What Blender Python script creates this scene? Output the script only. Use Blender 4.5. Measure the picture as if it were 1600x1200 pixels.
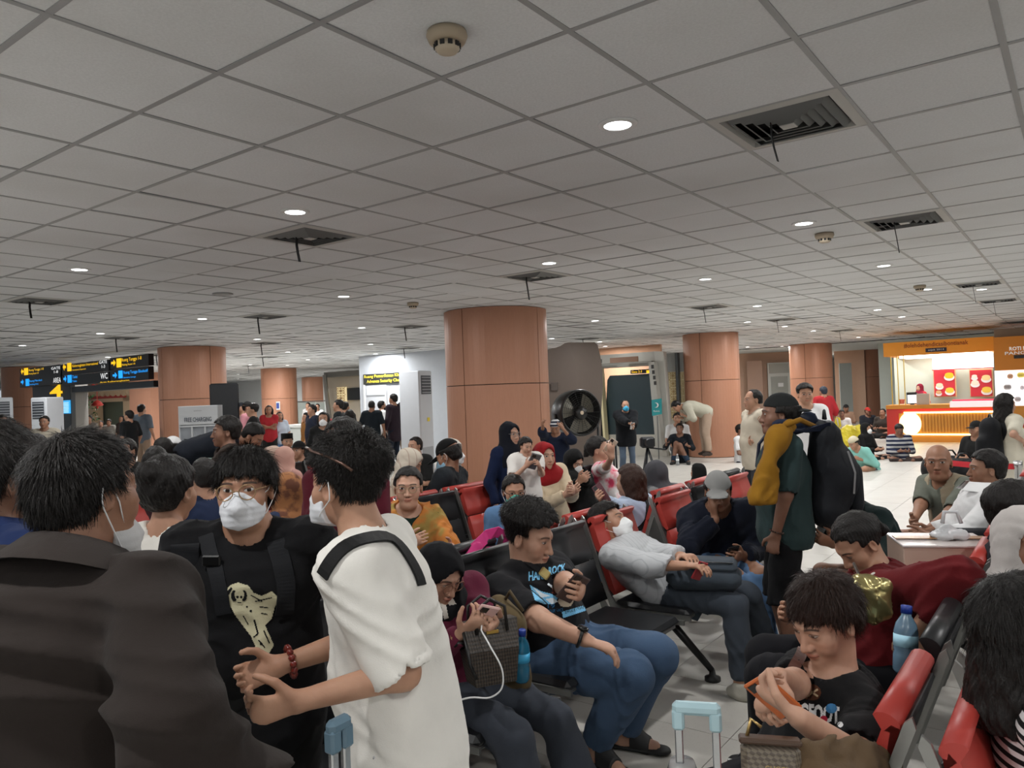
import bpy, math, random, time
import numpy as np
from mathutils import Vector, Matrix
from mathutils.bvhtree import BVHTree
T0 = time.time()
for o in list(bpy.data.objects): bpy.data.objects.remove(o)
SC = bpy.context.scene
COL = SC.collection
# ------------------------------------------------------------------ camera, world, exposure
FPX, PITCH, ROLL, CH = 1195.0, 0.0129, -0.0374, 1.66      # focal length in pixels of a 1600x1200 frame, radians, eye height
CEIL = CH + 1.262
_fw = np.array([0, math.cos(PITCH), math.sin(PITCH)])
_r0 = np.array([1.0, 0, 0]); _u0 = np.cross(_r0, _fw)
_r = _r0*math.cos(ROLL) + _u0*math.sin(ROLL)
_u = _u0*math.cos(ROLL) - _r0*math.sin(ROLL)
CAM = np.array([0, 0, CH])
cam = bpy.data.objects.new('camera', bpy.data.cameras.new('camera')); COL.objects.link(cam)
cam.data.sensor_width = 36; cam.data.lens = FPX/1600*36; cam.data.clip_start = .05; cam.data.clip_end = 200
cam.matrix_world = Matrix(((_r[0], _u[0], -_fw[0], 0), (_r[1], _u[1], -_fw[1], 0), (_r[2], _u[2], -_fw[2], CH), (0, 0, 0, 1)))
SC.camera = cam
w = bpy.data.worlds.new('hall_air'); SC.world = w; w.use_nodes = True
w.node_tree.nodes['Background'].inputs[0].default_value = (.86, .93, 1, 1)
w.node_tree.nodes['Background'].inputs[1].default_value = .55
SC.view_settings.view_transform = 'Standard'; SC.view_settings.look = 'None'
SC.view_settings.exposure = 0.0; SC.view_settings.gamma = 1.0; SC.view_settings.use_curve_mapping = False
LAMP_W = 26.0
try:
    SC.cycles.use_denoising = True
    SC.cycles.max_bounces = 5; SC.cycles.diffuse_bounces = 3; SC.cycles.glossy_bounces = 2; SC.cycles.transmission_bounces = 6
    SC.cycles.use_adaptive_sampling = True; SC.cycles.adaptive_threshold = .05
    SC.cycles.sample_clamp_indirect = 6; SC.cycles.caustics_reflective = False; SC.cycles.caustics_refractive = False
except Exception: pass
TH = 0.6413                                               # the building's grid is turned against the view
GA = np.array([math.sin(TH), math.cos(TH), 0]); GX = np.array([math.cos(TH), -math.sin(TH), 0])
UP = np.array([0, 0, 1.0])
def G(x, y, z=0.0): return GX*x + GA*y + UP*z             # building grid -> world
def ray(px, py): return _fw + _r*(px-800)/FPX + _u*(600-py)/FPX
def at(px, py, d): return CAM + ray(px, py)*d             # the place seen at a pixel, d metres off
def onz(px, py, z=0.0):
    v = ray(px, py); return CAM + v*((z-CH)/v[2])
def horizon(px): return 600 + FPX*PITCH - (px-800)*.0374
def gnd(px, d): p = at(px, horizon(px), d); return np.array([p[0], p[1], 0.0])
def pix(P):
    v = np.asarray(P)-CAM; d = v@_fw
    return (800+FPX*(v@_r)/d, 600-FPX*(v@_u)/d, d)
def nrm(v): v = np.asarray(v, float); return v/max(1e-9, np.linalg.norm(v))
def V3(*a): return np.array(a, float)
# ------------------------------------------------------------------ linking and naming
def link(o, parent=None):
    COL.objects.link(o)
    if parent is not None: o.parent = parent
    return o
def meta(o, label=None, cat=None, group=None, kind=None):
    if label: o['label'] = label
    if cat: o['category'] = cat
    if group: o['group'] = group
    if kind: o['kind'] = kind
    return o
def empty(name, loc, label=None, cat=None, group=None, kind=None, rz=0.0):
    o = bpy.data.objects.new(name, None); o.location = tuple(loc); o.rotation_euler = (0, 0, rz); o.empty_display_size = .1
    return meta(link(o), label, cat, group, kind)
def S(r, g=None, b=None):
    """sRGB 0-255 -> linear"""
    c = [r, r, r] if g is None else [r, g, b]
    return tuple((x/255/12.92 if x/255 <= .04045 else ((x/255+.055)/1.055)**2.4) for x in c)
# ------------------------------------------------------------------ materials
class NT:
    def __init__(s, name):
        s.m = bpy.data.materials.new(name); s.m.use_nodes = True; s.t = s.m.node_tree; s.n = s.t.nodes
        s.b = s.n['Principled BSDF']
    def node(s, typ, **kw):
        n = s.n.new(typ)
        for k, v in kw.items(): setattr(n, k, v)
        return n
    def put(s, sock, v):
        if isinstance(v, (int, float)): sock.default_value = v
        elif isinstance(v, tuple): sock.default_value = v if len(v) != 3 or len(sock.default_value) == 3 else (*v, 1)
        else: s.t.links.new(v, sock)
    def m2(s, op, a, b=0.0, c=None):
        n = s.node('ShaderNodeMath', operation=op); s.put(n.inputs[0], a); s.put(n.inputs[1], b)
        if c is not None: s.put(n.inputs[2], c)
        return n.outputs[0]
    def mix(s, f, a, b):
        n = s.node('ShaderNodeMix', data_type='RGBA'); s.put(n.inputs[0], f)
        for i, v in ((6, a), (7, b)):
            if isinstance(v, tuple): n.inputs[i].default_value = (*v[:3], 1)
            else: s.t.links.new(v, n.inputs[i])
        return n.outputs[2]
    def noise(s, vec, scale, detail=3.0, rough=.5):
        n = s.node('ShaderNodeTexNoise'); s.put(n.inputs['Scale'], scale); s.put(n.inputs['Detail'], detail); s.put(n.inputs['Roughness'], rough)
        if vec is not None: s.t.links.new(vec, n.inputs['Vector'])
        return n.outputs[0]
    def ramp(s, f, a, b):
        n = s.node('ShaderNodeMapRange'); s.put(n.inputs[0], f); n.inputs[1].default_value = a; n.inputs[2].default_value = b; n.clamp = True
        return n.outputs[0]
    def obj(s): return s.node('ShaderNodeTexCoord').outputs['Object']
    def gen(s): return s.node('ShaderNodeTexCoord').outputs['Generated']
    def bump(s, h, strength=.3, dist=.01):
        n = s.node('ShaderNodeBump'); n.inputs['Strength'].default_value = strength; n.inputs['Distance'].default_value = dist
        s.t.links.new(h, n.inputs['Height']); s.t.links.new(n.outputs[0], s.b.inputs['Normal'])
    def scl(s, vec, sc):
        n = s.node('ShaderNodeMapping'); n.inputs['Scale'].default_value = sc; s.t.links.new(vec, n.inputs[0]); return n.outputs[0]
    def sep(s, vec):
        n = s.node('ShaderNodeSeparateXYZ'); s.t.links.new(vec, n.inputs[0]); return n.outputs
MATS = {}
def plain(col, rough=.5, metal=0.0, emit=0.0, alpha=1.0, spec=.5, trans=0.0, name=None):
    key = ('p', col, rough, metal, emit, alpha, spec, trans)
    if key in MATS: return MATS[key]
    q = NT(name or 'surface'); b = q.b
    tex = q.noise(q.obj(), 9.0, 3)
    dark = tuple(c*.93 for c in col)
    q.t.links.new(q.mix(tex, dark, col), b.inputs['Base Color'])
    q.put(b.inputs['Roughness'], rough); b.inputs['Metallic'].default_value = metal
    b.inputs['Specular IOR Level'].default_value = spec; b.inputs['Transmission Weight'].default_value = trans; b.inputs['Alpha'].default_value = alpha
    if emit:
        if emit < 2: q.m.cycles.emission_sampling = 'NONE'
        b.inputs['Emission Color'].default_value = (*col, 1); b.inputs['Emission Strength'].default_value = emit
    MATS[key] = q.m; return q.m
def fabric(col, rough=.92, scale=1.0, col2=None, pattern=None, freq=40.0, metal=0.0):
    key = ('f', col, rough, scale, col2, pattern, freq)
    if key in MATS: return MATS[key]
    q = NT('cloth'); b = q.b; ob = q.obj()
    n1 = q.noise(ob, 7*scale, 4); base = q.mix(n1, tuple(c*.86 for c in col), tuple(min(1, c*1.1) for c in col))
    if pattern:
        x, y, z = q.sep(ob)
        if pattern == 'hstripe': f = q.ramp(q.m2('SINE', q.m2('MULTIPLY', z, freq)), -.15, .15)
        elif pattern == 'vstripe':
            a = q.m2('ADD', q.m2('MULTIPLY', x, .8), q.m2('MULTIPLY', y, .6)); f = q.ramp(q.m2('SINE', q.m2('MULTIPLY', a, freq)), .82, .95)
        elif pattern == 'check':
            a = q.m2('ADD', q.m2('MULTIPLY', x, .8), q.m2('MULTIPLY', y, .6))
            f = q.m2('MAXIMUM', q.ramp(q.m2('SINE', q.m2('MULTIPLY', a, freq)), .5, .8), q.ramp(q.m2('SINE', q.m2('MULTIPLY', z, freq)), .5, .8))
        elif pattern == 'blotch': f = q.ramp(q.noise(ob, freq, 3), .48, .6)
        elif pattern == 'dots':
            v = q.node('ShaderNodeTexVoronoi'); v.inputs['Scale'].default_value = freq; q.t.links.new(ob, v.inputs['Vector']); f = q.ramp(v.outputs[0], .3, .2)
        base = q.mix(f, base, col2)
    q.t.links.new(base, b.inputs['Base Color']); q.put(b.inputs['Roughness'], rough); b.inputs['Specular IOR Level'].default_value = .15
    b.inputs['Sheen Weight'].default_value = .03; b.inputs['Sheen Roughness'].default_value = .6; b.inputs['Metallic'].default_value = metal
    q.bump(q.m2('ADD', q.noise(ob, 14*scale, 3), q.m2('MULTIPLY', q.noise(ob, 420, 2), .12)), .35, .012)
    MATS[key] = q.m; return q.m
def hair_mat(col=(.012, .010, .009)):
    key = ('hair', col)
    if key in MATS: return MATS[key]
    q = NT('hair'); b = q.b; ob = q.obj()
    n = q.noise(q.scl(ob, (1, 1, .25)), 160, 3, .7)
    q.t.links.new(q.mix(n, tuple(c*.4 for c in col), tuple(min(1, c*1.5) for c in col)), b.inputs['Base Color'])
    b.inputs['Roughness'].default_value = .45; b.inputs['Specular IOR Level'].default_value = .22
    q.bump(n, .8, .006); MATS[key] = q.m; return q.m
def skin_mat():
    if 'skin' in MATS: return MATS['skin']
    q = NT('skin'); b = q.b
    at_ = q.node('ShaderNodeAttribute', attribute_name='hp'); x, y, z = q.sep(at_.outputs['Vector'])
    tone = q.node('ShaderNodeObjectInfo').outputs['Color']
    opn = q.node('ShaderNodeAttribute', attribute_name='eye_open', attribute_type='OBJECT').outputs['Fac']
    lipc = q.node('ShaderNodeAttribute', attribute_name='lip', attribute_type='OBJECT').outputs['Fac']
    M = q.m2
    ax = M('ABSOLUTE', x); ex = M('SUBTRACT', ax, .0315); ez = M('SUBTRACT', z, .006)
    front = M('GREATER_THAN', y, .03)
    n = q.noise(q.obj(), 11, 4); n2 = q.noise(q.obj(), 260, 2)
    dk = q.node('ShaderNodeMix', data_type='RGBA', blend_type='MULTIPLY'); dk.inputs[0].default_value = 1
    q.t.links.new(tone, dk.inputs[6]); dk.inputs[7].default_value = (.80, .74, .72, 1)
    col = q.mix(q.ramp(n, .35, .65), dk.outputs[2], tone)
    # rosier cheeks, nose and knuckles
    def sq(v, r): v = M('DIVIDE', v, r); return M('MULTIPLY', v, v)
    ck = M('MULTIPLY', q.ramp(M('ADD', sq(M('SUBTRACT', ax, .042), .03), sq(M('ADD', z, .03), .028)), 1, .0), M('MULTIPLY', front, .22))
    rd = q.node('ShaderNodeMix', data_type='RGBA', blend_type='MULTIPLY'); rd.inputs[0].default_value = 1
    q.t.links.new(col, rd.inputs[6]); rd.inputs[7].default_value = (1.0, .72, .68, 1)
    col = q.mix(ck, col, rd.outputs[2])
    # lips
    lz = M('ADD', z, .0625); lip = M('MULTIPLY', q.ramp(M('ADD', sq(x, .0245), sq(lz, .0105)), 1.08, .8), front)
    lp = q.node('ShaderNodeMix', data_type='RGBA', blend_type='MULTIPLY'); lp.inputs[0].default_value = 1
    q.t.links.new(col, lp.inputs[6]); lp.inputs[7].default_value = (.95, .62, .60, 1)
    col = q.mix(M('MULTIPLY', lip, lipc), col, lp.outputs[2])
    line = M('MULTIPLY', M('MULTIPLY', q.ramp(M('ABSOLUTE', M('ADD', lz, M('MULTIPLY', sq(x, .03), .002))), .0016, .0007), M('LESS_THAN', ax, .023)), front)
    col = q.mix(M('MULTIPLY', line, .75), col, (.05, .02, .018))
    # brows
    bz = M('SUBTRACT', M('SUBTRACT', z, .0275), M('MULTIPLY', M('MULTIPLY', ex, ex), -9.0))
    brow = M('MULTIPLY', M('MULTIPLY', q.ramp(M('ABSOLUTE', bz), .0045, .0022), q.ramp(M('ABSOLUTE', M('SUBTRACT', ex, .002)), .022, .017)), front)
    col = q.mix(M('MULTIPLY', brow, .85), col, (.02, .015, .012))
    # eyes: lids, lash line, white, iris
    hh = M('MULTIPLY', opn, .0046); ezz = M('SUBTRACT', ez, M('MULTIPLY', ex, .12))
    rr = M('ADD', sq(ex, .0148), M('POWER', M('ABSOLUTE', M('DIVIDE', ezz, hh)), 2.0))
    up = M('MULTIPLY', M('MULTIPLY', q.ramp(M('ADD', sq(ex, .0165), sq(M('SUBTRACT', ezz, M('MULTIPLY', hh, .25)), .0075)), 1.1, .7), front), .7)
    col = q.mix(up, col, (.035, .02, .016))
    eye = M('MULTIPLY', M('LESS_THAN', rr, 1.0), front)
    ir = q.ramp(M('ADD', sq(ex, .0068), sq(ez, .0068)), 1.05, .85)
    ew = q.mix(ir, (.50, .46, .43), (.02, .012, .009))
    col = q.mix(eye, col, ew)
    nz = M('MULTIPLY', M('MULTIPLY', q.ramp(M('ADD', sq(M('SUBTRACT', ax, .0075), .0045), sq(M('ADD', z, .0455), .003)), 1.1, .5), front), .75)
    col = q.mix(nz, col, (.04, .015, .012))
    q.t.links.new(col, b.inputs['Base Color'])
    q.put(b.inputs['Roughness'], M('SUBTRACT', .52, M('MULTIPLY', eye, .35)))
    b.inputs['Subsurface Weight'].default_value = .06; b.inputs['Subsurface Radius'].default_value = (.012, .005, .003); b.inputs['Subsurface Scale'].default_value = .6
    b.inputs['Specular IOR Level'].default_value = .38
    q.bump(n2, .06, .004); MATS['skin'] = q.m; return q.m
# ------------------------------------------------------------------ plain mesh helpers
def raw_mesh(name, V, Fc, mat=None, smooth=False, mats=None, mi=None):
    me = bpy.data.meshes.new(name); me.from_pydata([tuple(map(float, v)) for v in V], [], [tuple(map(int, f)) for f in Fc])
    for m in (mats or ([mat] if mat else [])): me.materials.append(m)
    if mi is not None: me.polygons.foreach_set('material_index', mi)
    if smooth: me.polygons.foreach_set('use_smooth', [True]*len(me.polygons))
    me.update(); return me
class MB:
    """collects simple solids into one mesh"""
    def __init__(s): s.V = []; s.F = []; s.n = 0
    def add(s, V, F):
        s.V.extend(V); s.F.extend([tuple(i+s.n for i in f) for f in F]); s.n += len(V); return s
    def box(s, c, size, ax=None, bev=0.0):
        c = np.asarray(c, float); h = np.asarray(size, float)/2
        A = np.eye(3) if ax is None else np.array(ax)
        if bev <= 0:
            V = [c + A[0]*x*h[0] + A[1]*y*h[1] + A[2]*z*h[2] for x in (-1, 1) for y in (-1, 1) for z in (-1, 1)]
            return s.add(V, [(0, 1, 3, 2), (4, 6, 7, 5), (0, 4, 5, 1), (2, 3, 7, 6), (0, 2, 6, 4), (1, 5, 7, 3)])
        b = min(bev, *(h*.98)); V = []; idx = {}
        for x in (-1, 1):
            for y in (-1, 1):
                for z in (-1, 1):
                    sg = (x, y, z)
                    for k in range(3):
                        q = [sg[i]*(h[i] - (0 if i == k else b)) for i in range(3)]
                        idx[(sg, k)] = len(V); V.append(c + A[0]*q[0] + A[1]*q[1] + A[2]*q[2])
        F = []
        for k in range(3):
            i, j = [(1, 2), (2, 0), (0, 1)][k]
            for sgn in (-1, 1):
                f = []
                for (p, r) in ((-1, -1), (1, -1), (1, 1), (-1, 1)):
                    sg = [0, 0, 0]; sg[k] = sgn; sg[i] = p; sg[j] = r; f.append(idx[(tuple(sg), k)])
                F.append(tuple(f) if sgn > 0 else tuple(f[::-1]))
        for k in range(3):                     # edges run along k
            i, j = [(1, 2), (2, 0), (0, 1)][k]
            for p in (-1, 1):
                for r in (-1, 1):
                    a = [0, 0, 0]; a[i] = p; a[j] = r; lo = a[:]; lo[k] = -1; hi = a[:]; hi[k] = 1
                    lo, hi = tuple(lo), tuple(hi)
                    f = (idx[(lo, i)], idx[(hi, i)], idx[(hi, j)], idx[(lo, j)])
                    F.append(f if p*r < 0 else f[::-1])
        for x in (-1, 1):
            for y in (-1, 1):
                for z in (-1, 1):
                    f = tuple(idx[((x, y, z), k)] for k in range(3)); F.append(f if x*y*z > 0 else f[::-1])
        return s.add(V, F)
    def cyl(s, a, b, r0, r1=None, n=16, cap=True):
        a = np.asarray(a, float); b = np.asarray(b, float); r1 = r0 if r1 is None else r1; d = nrm(b-a)
        u = nrm(np.cross(d, [0, 0, 1.0] if abs(d[2]) < .9 else [1.0, 0, 0])); v = np.cross(d, u)
        cs = [(math.cos(2*math.pi*i/n), math.sin(2*math.pi*i/n)) for i in range(n)]
        V = [a + (u*c + v*t)*r0 for c, t in cs] + [b + (u*c + v*t)*r1 for c, t in cs]
        F = [(i, (i+1) % n, n+(i+1) % n, n+i) for i in range(n)]
        if cap: F += [tuple(range(n))[::-1], tuple(range(n, 2*n))]
        return s.add(V, F)
    def tube(s, pts, r, n=8, closed=False):
        P = [np.asarray(p, float) for p in pts]; m = len(P); rr = r if isinstance(r, (list, tuple)) else [r]*m
        V = []; u = None
        for i in range(m):
            t = nrm((P[(i+1) % m] - P[i-1]) if closed else (P[min(i+1, m-1)] - P[max(i-1, 0)]))
            if u is None: u = nrm(np.cross(t, [0, 0, 1.0] if abs(t[2]) < .9 else [1.0, 0, 0]))
            u = nrm(u - t*(u@t)); v = np.cross(t, u)
            V += [P[i] + (u*math.cos(2*math.pi*k/n) + v*math.sin(2*math.pi*k/n))*rr[i] for k in range(n)]
        F = []
        for i in range(m if closed else m-1):
            j = (i+1) % m
            F += [(i*n+k, i*n+(k+1) % n, j*n+(k+1) % n, j*n+k) for k in range(n)]
        if not closed: F += [tuple(range(n))[::-1], tuple(range((m-1)*n, m*n))]
        return s.add(V, F)
    def strap(s, pts, nrms, w, t):
        """flat band along pts, lying against a surface with the given normals"""
        P = [np.asarray(p, float) for p in pts]; V = []; m = len(P)
        for i in range(m):
            tg = nrm(P[min(i+1, m-1)] - P[max(i-1, 0)]); nn = nrm(np.asarray(nrms[i], float)); sd = nrm(np.cross(tg, nn))
            V += [P[i]-sd*w/2, P[i]+sd*w/2, P[i]+sd*w/2+nn*t, P[i]-sd*w/2+nn*t]
        F = []
        for i in range(m-1):
            for k in range(4): F.append((i*4+k, i*4+(k+1) % 4, i*4+4+(k+1) % 4, i*4+4+k))
        F += [(3, 2, 1, 0), tuple((m-1)*4+k for k in range(4))]
        return s.add(V, F)
    def lathe(s, prof, c=(0, 0, 0), n=24, ax=None):
        """prof: (radius, height) pairs"""
        c = np.asarray(c, float); A = np.eye(3) if ax is None else np.array(ax); V = []
        for r, h in prof: V += [c + A[0]*r*math.cos(2*math.pi*k/n) + A[1]*r*math.sin(2*math.pi*k/n) + A[2]*h for k in range(n)]
        F = [(i*n+k, i*n+(k+1) % n, (i+1)*n+(k+1) % n, (i+1)*n+k) for i in range(len(prof)-1) for k in range(n)]
        F += [tuple(range(n))[::-1], tuple(range((len(prof)-1)*n, len(prof)*n))]
        return s.add(V, F)
    def prism(s, poly, o, ex, ey, ez, t):
        """polygon in the plane (ex, ey) at o, extruded t along ez"""
        o = np.asarray(o, float); n = len(poly)
        V = [o + ex*p[0] + ey*p[1] for p in poly] + [o + ex*p[0] + ey*p[1] + ez*t for p in poly]
        F = [tuple(range(n))[::-1], tuple(range(n, 2*n))] + [(i, (i+1) % n, n+(i+1) % n, n+i) for i in range(n)]
        return s.add(V, F)
    def grid(s, P):
        """P[i][j] points"""
        ni, nj = len(P), len(P[0]); V = [p for row in P for p in row]
        return s.add(V, [(i*nj+j, i*nj+j+1, (i+1)*nj+j+1, (i+1)*nj+j) for i in range(ni-1) for j in range(nj-1)])
    def mesh(s, name, mat, smooth=False, off=None):
        V = np.array(s.V, float)
        if off is not None: V = V - np.asarray(off, float)
        return raw_mesh(name, V, s.F, mat, smooth)
    def obj(s, name, mat, parent=None, smooth=False, off=None):
        """coordinates given are world ones when off is the parent's place"""
        if off is None and parent is not None:
            q = parent; off = np.zeros(3)
            while q is not None: off = off + np.array(q.location); q = q.parent
        o = bpy.data.objects.new(name, s.mesh(name, mat, smooth, off)); return link(o, parent)
def solo(mb, name, mat, label=None, cat=None, group=None, kind=None, smooth=False, loc=None):
    V = np.array(mb.V)
    c = np.array(loc) if loc is not None else np.array([(V[:, 0].min()+V[:, 0].max())/2, (V[:, 1].min()+V[:, 1].max())/2, V[:, 2].min()])
    o = mb.obj(name, mat, None, smooth, c); o.location = tuple(c); return meta(o, label, cat, group, kind)
def text_mesh(txt, size=1.0, bold=0.0, ext=0.0):
    cu = bpy.data.curves.new('lettering', 'FONT'); cu.body = txt; cu.size = size; cu.align_x = 'CENTER'; cu.align_y = 'CENTER'
    cu.offset = bold; cu.extrude = ext; cu.resolution_u = 2
    o = bpy.data.objects.new('lettering', cu); COL.objects.link(o)
    dg = bpy.context.evaluated_depsgraph_get(); me = bpy.data.meshes.new_from_object(o.evaluated_get(dg))
    V = np.array([v.co[:] for v in me.vertices]); F = [tuple(p.vertices) for p in me.polygons]
    bpy.data.objects.remove(o); bpy.data.curves.remove(cu); bpy.data.meshes.remove(me)
    return V, F
def letters(txt, c, ex, ey, width, height, mat, parent, name='lettering', bold=0.0, ext=.004, off=None):
    """flat lettering centred at c, scaled to width x height along ex / ey"""
    V, F = text_mesh(txt, 1.0, bold, 0.0)
    lo, hi = V.min(0), V.max(0); sx = width/max(1e-6, hi[0]-lo[0]); sy = height/max(1e-6, hi[1]-lo[1]); md = (lo+hi)/2
    ez = np.cross(ex, ey); mb = MB()
    mb.add([np.asarray(c) + ex*(v[0]-md[0])*sx + ey*(v[1]-md[1])*sy + ez*ext for v in V], F)
    return mb.obj(name, mat, parent, off=off)
# ------------------------------------------------------------------ solid bodies from blended round cones, meshed as one surface
f32 = np.float32
class RC:
    def __init__(s, a, b, ra, rb, k=.02, fl=None, cut=False, sub=False, cuta=False):
        s.a, s.b, s.ra, s.rb, s.k, s.fl, s.cut, s.sub, s.cuta = np.asarray(a, float), np.asarray(b, float), ra, rb, k, fl, cut, sub, cuta
    def bb(s):
        r = max(s.ra, s.rb)*(max(1.0, s.fl[1]) if s.fl else 1.0)
        return np.minimum(s.a, s.b)-r, np.maximum(s.a, s.b)+r
    def d(s, X, Y, Z):
        ab = s.b-s.a; L2 = float(ab@ab)+1e-12
        px, py, pz = X-f32(s.a[0]), Y-f32(s.a[1]), Z-f32(s.a[2])
        sc = 1.0
        if s.fl:
            n, f = s.fl; g = (px*f32(n[0])+py*f32(n[1])+pz*f32(n[2]))*f32(1/f-1)
            abn = float(ab@n)*(1/f-1); ab2 = ab+n*abn; L2 = float(ab2@ab2)+1e-12
            px, py, pz = px+g*f32(n[0]), py+g*f32(n[1]), pz+g*f32(n[2]); sc = min(1.0, f)**.5; abu = ab2
        else: abu = ab
        t0 = (px*f32(abu[0])+py*f32(abu[1])+pz*f32(abu[2]))*f32(1/L2); t = np.clip(t0, 0, 1)
        qx, qy, qz = px-t*f32(abu[0]), py-t*f32(abu[1]), pz-t*f32(abu[2])
        d = (np.sqrt(qx*qx+qy*qy+qz*qz)-(f32(s.ra)+t*f32(s.rb-s.ra)))*f32(sc)
        if s.cut: d = np.maximum(d, (t0-1)*f32(math.sqrt(L2)))
        if s.cuta: d = np.maximum(d, -t0*f32(math.sqrt(L2)))
        return d
class EL:
    def __init__(s, c, r, A=None, k=.02, sub=False):
        s.c, s.r, s.A, s.k, s.sub = np.asarray(c, float), np.asarray(r, float), (np.eye(3) if A is None else np.asarray(A)), k, sub
    def bb(s):
        e = np.sqrt(((s.A.T*s.r)**2).sum(1)); return s.c-e, s.c+e
    def d(s, X, Y, Z):
        px, py, pz = X-f32(s.c[0]), Y-f32(s.c[1]), Z-f32(s.c[2]); k0 = 0; k1 = 0
        for i in range(3):
            q = (px*f32(s.A[i, 0])+py*f32(s.A[i, 1])+pz*f32(s.A[i, 2]))*f32(1/s.r[i]); q2 = q*q; k0 = k0+q2; k1 = k1+q2*f32(1/s.r[i]**2)
        k0 = np.sqrt(k0); return k0*(k0-1)/np.maximum(np.sqrt(k1), 1e-6)
def axis_coords(lo, hi, base, zones):
    c = [lo]; x = lo
    while x < hi:
        h = base
        for a, b, f in zones:
            dd = max(a-x, x-b, 0.0); h = min(h, f+dd*.35)
        x += max(h, .001); c.append(x)
    return np.array(c, f32)
def smin(a, b, k):
    h = np.clip(.5+.5*(b-a)/f32(k), 0, 1); return b+(a-b)*h-f32(k)*h*(1-h)
def smax(a, b, k): return -smin(-a, -b, k)
def field(prims, xs, ys, zs, far=.25):
    F = np.full((len(xs), len(ys), len(zs)), far, f32)
    for p in prims:
        lo, hi = p.bb(); m = max(p.k*1.2, .045); lo = lo-m; hi = hi+m
        i0, i1 = np.searchsorted(xs, lo[0]), np.searchsorted(xs, hi[0]); j0, j1 = np.searchsorted(ys, lo[1]), np.searchsorted(ys, hi[1]); k0, k1 = np.searchsorted(zs, lo[2]), np.searchsorted(zs, hi[2])
        if i1 <= i0 or j1 <= j0 or k1 <= k0: continue
        d = p.d(xs[i0:i1, None, None], ys[None, j0:j1, None], zs[None, None, k0:k1]).astype(f32)
        sub = F[i0:i1, j0:j1, k0:k1]
        F[i0:i1, j0:j1, k0:k1] = smax(sub, -d, p.k) if p.sub else smin(sub, d, p.k)
    return F
CORN = [(0, 0, 0), (1, 0, 0), (0, 1, 0), (1, 1, 0), (0, 0, 1), (1, 0, 1), (0, 1, 1), (1, 1, 1)]
EDG = [(0, 1), (2, 3), (4, 5), (6, 7), (0, 2), (1, 3), (4, 6), (5, 7), (0, 4), (1, 5), (2, 6), (3, 7)]
def nets(F, xs, ys, zs):
    ins = F < 0; c = ins[:-1, :-1, :-1].astype(np.int8)
    nx, ny, nz = c.shape; cnt = np.zeros((nx, ny, nz), np.int8)
    for a, b, d in CORN: cnt += ins[a:a+nx, b:b+ny, d:d+nz]
    I, J, K = np.nonzero((cnt > 0) & (cnt < 8))
    val = np.stack([F[I+a, J+b, K+d] for a, b, d in CORN]); co = np.array(CORN, f32)
    P = np.zeros((len(I), 3), f32); n = np.zeros(len(I), f32)
    for a, b in EDG:
        va, vb = val[a], val[b]; m = (va < 0) != (vb < 0); t = np.where(m, va/np.where(m, va-vb, 1), 0)
        P += np.where(m[:, None], co[a]+(co[b]-co[a])*t[:, None], 0); n += m
    P /= n[:, None]
    dx, dy, dz = np.diff(xs), np.diff(ys), np.diff(zs)
    V = np.stack([xs[I]+P[:, 0]*dx[I], ys[J]+P[:, 1]*dy[J], zs[K]+P[:, 2]*dz[K]], 1)
    idm = np.full((nx, ny, nz), -1, np.int32); idm[I, J, K] = np.arange(len(I)); Q = []
    a, b = ins[:-1, 1:-1, 1:-1], ins[1:, 1:-1, 1:-1]; i, j, k = np.nonzero(a != b); s = a[i, j, k]; j = j+1; k = k+1
    q = np.stack([idm[i, j-1, k-1], idm[i, j, k-1], idm[i, j, k], idm[i, j-1, k]], 1); q[~s] = q[~s][:, ::-1]; Q.append(q)
    a, b = ins[1:-1, :-1, 1:-1], ins[1:-1, 1:, 1:-1]; i, j, k = np.nonzero(a != b); s = a[i, j, k]; i = i+1; k = k+1
    q = np.stack([idm[i-1, j, k-1], idm[i-1, j, k], idm[i, j, k], idm[i, j, k-1]], 1); q[~s] = q[~s][:, ::-1]; Q.append(q)
    a, b = ins[1:-1, 1:-1, :-1], ins[1:-1, 1:-1, 1:]; i, j, k = np.nonzero(a != b); s = a[i, j, k]; i = i+1; j = j+1
    q = np.stack([idm[i-1, j-1, k], idm[i, j-1, k], idm[i, j, k], idm[i-1, j, k]], 1); q[~s] = q[~s][:, ::-1]; Q.append(q)
    Q = np.concatenate(Q); Q = Q[(Q >= 0).all(1)]
    return V, Q
def quad_mesh(name, V, Q, mat, smooth=True):
    me = bpy.data.meshes.new(name); me.vertices.add(len(V)); me.vertices.foreach_set('co', np.ascontiguousarray(V, f32).ravel())
    me.loops.add(Q.size); me.loops.foreach_set('vertex_index', np.ascontiguousarray(Q, np.int32).ravel())
    me.polygons.add(len(Q)); me.polygons.foreach_set('loop_start', np.arange(0, Q.size, 4, dtype=np.int32))
    me.polygons.foreach_set('use_smooth', np.full(len(Q), smooth)); me.materials.append(mat); me.update(calc_edges=True); return me
def bounds(prims, pad=.03):
    L = np.array([p.bb()[0] for p in prims if not p.sub]); H = np.array([p.bb()[1] for p in prims if not p.sub]); return L.min(0)-pad, H.max(0)+pad
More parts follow.
